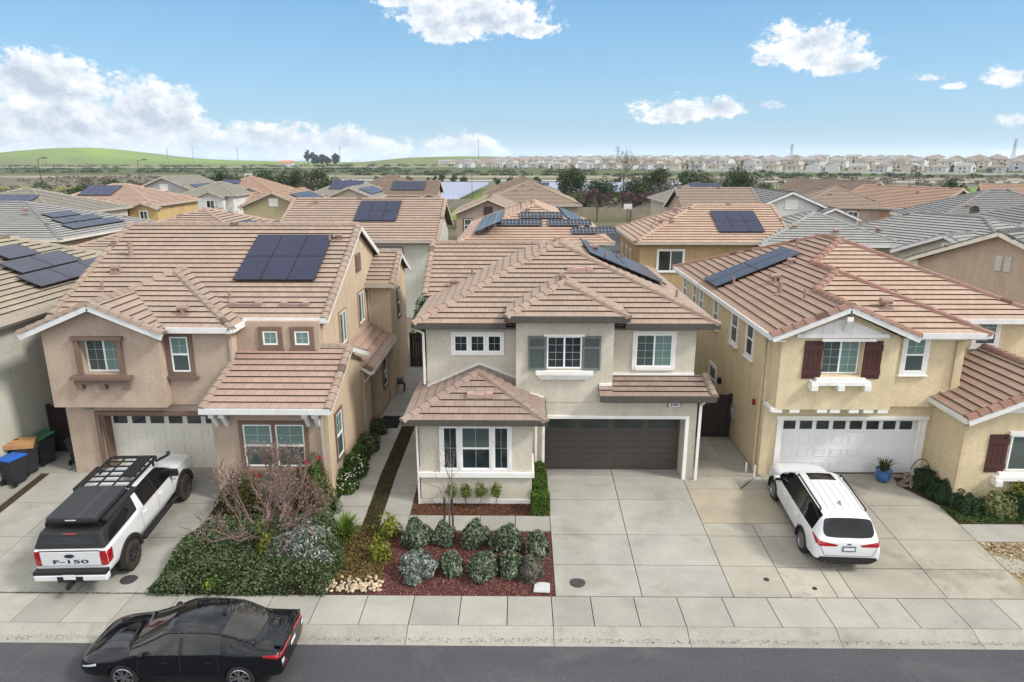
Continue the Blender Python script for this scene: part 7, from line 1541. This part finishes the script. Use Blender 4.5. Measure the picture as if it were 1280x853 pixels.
# ---- black saloon at the kerb
def saloon(loc, rot):
    h = thing('saloon_car', 'glossy black fastback saloon parked along the kerb', 'car')
    st = [ring(-2.38, .40, .66, .50, .74, .62, .76, .78, .74, .84, .58, .86), ring(-2.36, .32, .74, .46, .84, .68, .85, .92, .80, .97, .62, .99), ring(-2.24, .27, .78, .44, .88, .72, .89, .97, .83, 1.06, .66, 1.075), ring(-1.86, .23, .80, .40, .905, .72, .915, .97, .85, 1.06, .66, 1.085), ring(-1.72, .22, .80, .40, .905, .72, .915, .97, .85, 1.09, .62, 1.115),
          ring(-.95, .2, .80, .38, .905, .70, .915, .95, .865, 1.36, .66, 1.42), ring(-.5, .2, .80, .38, .905, .70, .915, .94, .865, 1.41, .66, 1.475), ring(.1, .2, .80, .38, .905, .70, .915, .925, .865, 1.415, .66, 1.485), ring(.42, .2, .80, .38, .905, .70, .915, .92, .865, 1.37, .66, 1.445), ring(1.22, .2, .80, .38, .905, .70, .915, .91, .855, 1.01, .70, 1.05), ring(1.34, .2, .80, .38, .905, .70, .915, .90, .85, .96, .70, .995),
          ring(1.95, .21, .79, .38, .90, .66, .91, .85, .82, .91, .64, .945), ring(2.27, .23, .76, .38, .86, .62, .87, .78, .78, .84, .58, .865), ring(2.44, .26, .68, .40, .76, .56, .77, .70, .70, .75, .5, .77), ring(2.50, .32, .6, .42, .68, .52, .69, .62, .62, .66, .44, .67)]
    def mf(i, j):
        if j == 4 and 5 <= i <= 8: return 1
        if j == 5 and i in (4, 8): return 1
        return 0
    me = shell(st, mf, [(i, 4, .45) for i in range(1, 10)] + [(i, 3, .25) for i in range(0, 12)], 2, [(-1.38, .33, .375), (1.38, .33, .375)], [PB, GL_SAL, TRIM, TRIM])
    bvh, parts = split_parts(me, ['body', 'window', 'chassis', 'wheel_arch'], [PB, GL_SAL, TRIM, TRIM], h)
    for x in (-.79, .79):
        for y in (-1.38, 1.38): wheel(h, x, y, .335, .225, 5, rr=.74)
    for s_ in (-1, 1):
        for yy_ in (.98, -.02, -.92): sdecal(bvh, [(yy_, .36), (yy_ + .01, .36), (yy_ + .01, .90), (yy_, .90)], s_, SEAM, 'door_gap', h, off=.003, nu=1)
        sdecal(bvh, [(-.07, .95), (.03, .95), (.0, 1.30), (-.07, 1.30)], s_, PB, 'door_pillar', h)
        for yy_ in (.2, -.8):
            q = MB(); q.box(s_ * .905, s_ * .935, yy_, yy_ + .2, .76, .79); q.build('door_handle', PB, h, bevel=.008)
        trimline(bvh, [(s_ * .72, 1.24, 1.02), (s_ * .66, .42, 1.38)], .026, PB, 'windscreen_pillar', h); trimline(bvh, [(s_ * .66, .42, 1.38), (s_ * .66, -.5, 1.42), (s_ * .66, -.95, 1.37)], .022, PB, 'roof_edge', h)
        trimline(bvh, [(s_ * .66, -.95, 1.37), (s_ * .62, -1.72, 1.10)], .03, PB, 'rear_pillar', h); trimline(bvh, [(s_ * .87, 1.15, .93), (s_ * .87, -.3, .95), (s_ * .87, -1.0, .97)], .012, CHR if False else TRIM, 'waist_trim', h)
        m = MB(); m.box(s_ * .86, s_ * 1.03, .78, .92, .93, 1.05, .85); m.build('door_mirror', PB, h, bevel=.03)
        decal(bvh, [(s_ * .10, -4, .90), (s_ * .80, -4, .86), (s_ * .82, -4, .93), (s_ * .10, -4, .95)], (0, 1, 0), RED, 'tail_lamp', h, off=.010); sdecal(bvh, [(-2.36, .84), (-1.95, .90), (-1.98, .95), (-2.36, .93)], s_, RED, 'tail_lamp', h, off=.01)
        decal(bvh, [(s_ * .62, -4, .66), (s_ * .78, -4, .66), (s_ * .78, -4, .78), (s_ * .64, -4, .78)], (0, 1, 0), LAMPW, 'reversing_lamp', h, off=.01); decal(bvh, [(s_ * .45, -4, .54), (s_ * .76, -4, .58), (s_ * .80, -4, .63), (s_ * .45, -4, .58)], (0, 1, 0), RED, 'reflector', h, off=.01)
        sdecal(bvh, [(1.98, .66), (2.36, .58), (2.36, .61), (1.98, .71)], s_, LAMPW, 'headlight', h, off=.01)
        for i in range(3): sdecal(bvh, [(-1.22 - i * .07, .98), (-1.18 - i * .07, .98), (-1.10 - i * .07, 1.12 - i * .03), (-1.14 - i * .07, 1.12 - i * .03)], s_, SEAM, 'quarter_louvre', h, off=.012, nu=1)
        sdecal(bvh, [(-1.0, .24), (1.0, .24), (1.0, .27), (-1.0, .27)], s_, TRIM, 'sill', h, off=.01)
    decal(bvh, [(-.16, -4, .68), (.16, -4, .68), (.16, -4, .79), (-.16, -4, .79)], (0, 1, 0), PLATE, 'licence_plate', h, off=.012)
    m = MB(); m.box(-.68, .68, -2.40, -2.16, 1.06, 1.10, .96); m.build('spoiler', PB, h, bevel=.015); m = MB(); m.box(-.02, .02, -.86, -.68, 1.39, 1.47, .3); m.build('aerial', TRIM, h)
    decal(bvh, [(-.34, -.1, 3), (.34, -.1, 3), (.32, .3, 3), (-.32, .3, 3)], (0, 0, -1), GL_CAR, 'sunroof', h, off=.006)
    for x in (-.4, .4): decal(bvh, [(x - .01, 1.3, 3), (x + .01, 1.3, 3), (x * .8 + .01, 2.1, 3), (x * .8 - .01, 2.1, 3)], (0, 0, -1), SEAM, 'bonnet_crease', h, off=.002, nu=1)
    h.location = loc; h.rotation_euler = rot; return h
saloon((-7.70, 13.87, -.655), (0, 0, R(90))).scale = (.97, .97, .98)

# ------------------------------------------------------------------ far country
# solar field: long tables of panels
SF = solar_mat('solar_field_cells', (.22, .23, .30), (.42, .43, .48), 14, 2, .09)
def solar_table(x0, x1, y, d, z=1.6):
    o = thing('solar_table', 'long tilted row of pale panels in the solar field', 'solar panels', (0, 0, 0), group='panel rows of the solar field')
    n = max(1, round((x1 - x0) / 14)); m = MB()
    for i in range(n):
        a, b_ = x0 + (x1 - x0) * i / n, x0 + (x1 - x0) * (i + 1) / n - .12
        m.poly([(a, y, z), (b_, y, z), (b_, y + d, z + d * .16), (a, y + d, z + d * .16)], [(0, 0), (1, 0), (1, 1), (0, 1)]); m.poly([(a, y, z - .06), (a, y + d, z + d * .16 - .06), (b_, y + d, z + d * .16 - .06), (b_, y, z - .06)], [(0, 0)] * 4); m.poly([(a, y, z - .06), (b_, y, z - .06), (b_, y, z), (a, y, z)], [(0, 0)] * 4)
    m.build('panel_sheet', SF, o); p = MB()
    for i in range(n + 1): x = x0 + (x1 - x0) * i / n; p.box(x - .08, x + .08, y + d * .5 - .08, y + d * .5 + .08, -.1, z + d * .07)
    p.build('post', CLR['steel'], o)
for i in range(15): solar_table(-30 - i * .72, -14.4 + i * .2, 168 + i * 6.6, 5.4)
for i in range(8): solar_table(-53 - i * 1.2, -35 - i * .75, 214 + i * 6.6, 5.4)
for i in range(9): solar_table(-6 + i * .3, 46 + i * 2, 205 + i * 6.6, 5.4)
def wallrun(label, x0, y0, x1, y1, hgt, mat, cat='wall', name='boundary_wall', z=None):
    m = MB(); n = max(1, round(math.hypot(x1 - x0, y1 - y0) / 12))
    for i in range(n):
        a = Vector((x0 + (x1 - x0) * i / n, y0 + (y1 - y0) * i / n, 0)); b_ = Vector((x0 + (x1 - x0) * (i + 1) / n, y0 + (y1 - y0) * (i + 1) / n, 0))
        za, zb = ((land(a.x, a.y) if a.y > 300 else 0), (land(b_.x, b_.y) if b_.y > 300 else 0)) if z is None else (z, z); m.beam(a + Vector((0, 0, za + hgt / 2 - .2)), b_ + Vector((0, 0, zb + hgt / 2 - .2)), .2, hgt + .4)
    return tag(m.build(name, mat), label, cat)
wallrun('low concrete block wall in front of the solar field', -36, 160, 34, 164, 2.0, pm('block_wall', (.24, .22, .19), .9, .15, .6)); wallrun('tan wall behind the basketball hoop', 8, 136, 40, 133, 1.9, pm('tan_wall', (.30, .25, .19), .9, .15, .6))
rd_ = MB()
for y0, y1, x0, x1, zz in ((372, 386, -150, 520, .02),): rd_.poly([(x0, y0, zz + land(0, y0)), (x1, y0 - 70, zz + .0), (x1, y1 - 70, zz), (x0, y1, zz)])
tag(rd_.build('far_road', pm('pale_road', (.42, .40, .36), .9, .1, .2)), kind='structure')
s_ = MB(); s_.poly([(9.6, 66, .02), (14.5, 66, .02), (24, 118, .02), (12.5, 118, .02)]); tag(s_.build('street', ASPH), kind='structure')
s_ = MB(); s_.poly([(-14, 128, .03), (8, 128, .03), (8, 157, .03), (-14, 157, .03)]); tag(s_.build('lawn', pm('bright_grass', (.11, .18, .02), .95, .25, .5, fine=.4)), kind='structure')
s_ = MB(); s_.poly([(62, 232, .05), (230, 205, .05), (290, 262, .05), (80, 292, .05)]); tag(s_.build('lawn', MATS['bright_grass']), kind='structure')
o = thing('basketball_hoop', 'portable basketball hoop on the street end before the purple trees', 'basketball hoop', (18.3, 117.5, 0)); ORG[o.name] = Vector()
m = MB(); m.box(-.5, .5, -.4, .5, 0, .2); m.build('base', TRIM, o); m = MB(); m.cyl((0, 0, .2), (0, -.2, 3.2), .06); m.build('pole', TRIM, o); m = MB(); m.box(-.7, .7, -.45, -.41, 2.85, 3.75); m.build('backboard', pm('backboard_white', (.6, .6, .6), .4), o); m = MB()
for i in range(12): a, b_ = 6.283 * i / 12, 6.283 * (i + 1) / 12; m.cyl((math.cos(a) * .23, -.7 + math.sin(a) * .23, 3.05), (math.cos(b_) * .23, -.7 + math.sin(b_) * .23, 3.05), .015, n=5)
m.build('ring', RED, o)
def lamp_post(label, x, y, hgt=9, z=0, r=.10, arm=1.4, name='lamp_post'):
    o = thing(name, label, 'lamp post', (x, y, z)); ORG[o.name] = Vector(); m = MB(); m.cyl((0, 0, 0), (0, 0, hgt), r, r * .7, 8); m.cyl((0, 0, hgt), (arm, 0, hgt + .25), r * .6, r * .5, 6); m.build('pole', TRIM, o)
    m = MB(); m.box(arm - .1, arm + .7, -.18, .18, hgt + .12, hgt + .32); m.build('lamp_head', TRIM, o)
for x, y, hh, lb in ((-101, 147, 11.0, 'dark lamp post leftmost in view'), (-86, 158, 10.6, 'dark lamp post by the dark green tree at the left'), (-13, 192, 6.8, 'lamp post standing in the solar field'), (29.2, 119, 4.4, 'small white headed lamp post beside the ochre roof'),
                    (70.5, 188, 9.5, 'lamp post nearest the bright verge on the right'), (113.5, 205, 8.5, 'lamp post before the dark scrub, third from the right edge'), (133, 235, 10.5, 'tall lamp post on the right behind the orange brown gable'), (151, 210, 10.5, 'lamp post close to the right edge'), (88, 240, 9, 'lamp post behind the dull brown roof'), (73, 240, 8.5, 'thin lamp post right of the wide dark tree')):
    lamp_post(lb, x, y, hh, r=.075 if y > 100 else .06, arm=1.2 if hh > 5 else .3)
def pylon(label, x, y, hgt, wb=5., arms=3, name='power_pylon', mono=False):
    o = thing(name, label, 'pylon', (x, y, land(x, y))); ORG[o.name] = Vector(); m = MB(); G_ = .2
    if mono: m.cyl((0, 0, 0), (0, 0, hgt), .55, .25, 6)
    else:
        def w_(t_): return wb * (1 - t_) ** 1.4 * .5 + .35
        N_ = 9
        for i in range(N_):
            a, b_ = i / N_, (i + 1) / N_; A_ = [Vector((sx * w_(a), sy * w_(a), hgt * a)) for sx, sy in ((1, 1), (-1, 1), (-1, -1), (1, -1))]; B_ = [Vector((sx * w_(b_), sy * w_(b_), hgt * b_)) for sx, sy in ((1, 1), (-1, 1), (-1, -1), (1, -1))]
            for k in range(4): m.beam(A_[k], B_[k], G_, G_); m.beam(A_[k], B_[(k + 1) % 4], G_ * .7, G_ * .7); m.beam(B_[k], B_[(k + 1) % 4], G_ * .6, G_ * .6)
    m.build('mast', pm('pylon_steel', (.16, .17, .18), .6, .1, .1), o); m = MB()
    for i in range(arms): z = hgt * (.97 - i * .13); m.beam((-wb * .9, 0, z), (wb * .9, 0, z), .3, .3); m.beam((-wb * .9, 0, z), (0, 0, z + hgt * .045), .2, .2); m.beam((wb * .9, 0, z), (0, 0, z + hgt * .045), .2, .2)
    m.build('cross_arm', MATS['pylon_steel'], o)
pylon('lattice pylon among the trees left of the middle', 118, 850, 19, 3.6); pylon('slender pylon on the far right horizon above the grey roofs', 375, 980, 22, 3.4); pylon('leaning looking pylon at the right edge of the horizon', 610, 880, 26, 4)
pylon('thin pylon above the small white cloud', -72, 1250, 32, 3, 2, mono=True); pylon('thin pylon right of the far eucalyptus clump', -318, 1250, 30, 3, 2, mono=True); pylon('thin mast on the ridge right of the green hill', -640, 1380, 30, 2.4, 2, mono=True); pylon('thin mast between the green hill and the eucalyptus', -600, 1200, 26, 2.4, 2, mono=True); pylon('second thin pylon left of the eucalyptus clump', -500, 1250, 28, 3, 2, mono=True)
# the far estate: every house its own object, built once per kind and copied
def farhouse(kind, W, D, wm, tm_, hgt=4.9):
    h = thing('distant_house', 'pale two storey house in the rows of the far estate on the horizon', 'house', (0, 0, 0), group='houses of the far estate'); m = MB(); a, b_ = W / 2, D / 2; m.box(-a + .4, a - .4, -b_ + .4, b_ - .4, -4, hgt)
    P, C_ = hip_planes(W, D, hgt, kind != 1, kind != 1, .42); q = MB()
    for p in P: q.poly(p)
    if kind == 1:
        r = hgt + .42 * b_
        for s_ in (-1, 1): m.add([(s_ * (a - .4), -b_ + .4, hgt), (s_ * (a - .4), b_ - .4, hgt), (s_ * (a - .4), 0, r - .2)], [(0, 1, 2)])
    wx = -a * .35 if kind == 2 else a * .3; ww = W * .36; zw = hgt - .5; r = zw + .45 * ww / 2
    m.box(wx - ww / 2 + .3, wx + ww / 2 - .3, -b_ - 1.2, -b_ + .4, -3, zw); m.add([(wx - ww / 2 + .3, -b_ - 1.2, zw), (wx + ww / 2 - .3, -b_ - 1.2, zw), (wx, -b_ - 1.2, r - .15)], [(0, 1, 2)])
    yb = -b_ + (r - hgt) / .42 + .3
    q.poly([(wx + ww / 2, -b_ - 1.6, zw), (wx + ww / 2, -b_, zw), (wx, yb, r), (wx, -b_ - 1.6, r)]); q.poly([(wx - ww / 2, -b_, zw), (wx - ww / 2, -b_ - 1.6, zw), (wx, -b_ - 1.6, r), (wx, yb, r)])
    m.build('wall', wm, h); q.build('roof', tm_, h); w_ = MB()
    for (x, z, sx, sz) in ((wx, 2.9, 1.2, 1.0), (-wx, 3.0, 1.4, 1.0), (wx, .3, 1.8, 1.5), (-wx * 1.2, .4, 1.3, 1.1)):
        y = -b_ - 1.22 if x == wx else -b_ + .38; w_.box(x - sx / 2, x + sx / 2, y - .03, y, z, z + sz)
    w_.build('window', GL_DARK, h); return h
fr = [pm('far_roof_brown', (.20, .17, .15), .9, .1, .3), pm('far_roof_grey', (.26, .25, .24), .9, .1, .3), pm('far_roof_tan', (.25, .205, .175), .9, .1, .3)]; fwm = [pm('far_wall_white', (.56, .55, .53), .9, .05, .2), pm('far_wall_cream', (.52, .47, .38), .9, .05, .2), pm('far_wall_grey', (.48, .48, .48), .9, .05, .2)]
proto = []; rr = random.Random(99)
for i in range(9): proto.append(farhouse(i % 3, 11 + (i % 2) * 2.5, 11, fwm[(i * 2 + i // 3) % 3], fr[i % 3]))
cnt = 0
def place(x, y, rz, dz=0):
    global cnt
    if cnt < len(proto): o = proto[cnt]
    else: o = dup(proto[rr.randrange(len(proto))])
    o.location = (x, y, land(x, y) + dz); o.rotation_euler = (0, 0, R(rz)); cnt += 1
for row, (d0, n) in enumerate(((14, 40), (40, 40), (70, 36), (104, 34), (150, 32), (210, 28))):
    for i in range(n):
        x = -70 + row * 7 + i * (12.6 + row * 1.4) + rr.uniform(-1.5, 1.5); y = 760 - .95 * max(-60, min(x, 420)) + d0 * 1.35 + rr.uniform(-5, 5)
        place(x, y, -42 + rr.uniform(-10, 10) + rr.choice((0, 0, 0, 90)), .45 * row - .6)
for i in range(40): place(-120 + i * 6.8 + rr.uniform(-3, 3), 1040 + rr.uniform(-40, 70), rr.uniform(-25, 25), -.5)
wallrun('long white boundary wall below the far estate', 120, 646, 430, 356, 1.8, pm('white_boundary', (.55, .54, .50), .9, .1, .1))
o = thing('site_cabin', 'small white shed in the green field at the left', 'shed', (-125, 330, 0)); ORG[o.name] = Vector(); m = MB(); m.box(-4, 4, -2, 2, 0, 3); m.build('wall', fwm[0], o); m = MB(); m.extr([(-2.4, 3), (2.4, 3), (0, 4.2)], -4.3, 4.3, 'yz'); m.build('roof', fr[1], o)
o = thing('farm_house', 'small house with red roof beside the eucalyptus clump', 'house', (-318, 960, land(-318, 960))); ORG[o.name] = Vector(); m = MB(); m.box(-9, 9, -5, 5, 0, 5); m.build('wall', fwm[0], o); m = MB(); m.extr([(-6, 5), (6, 5), (0, 8)], -9.5, 9.5, 'yz'); m.build('roof', pm('far_roof_red', (.45, .18, .11), .9), o)
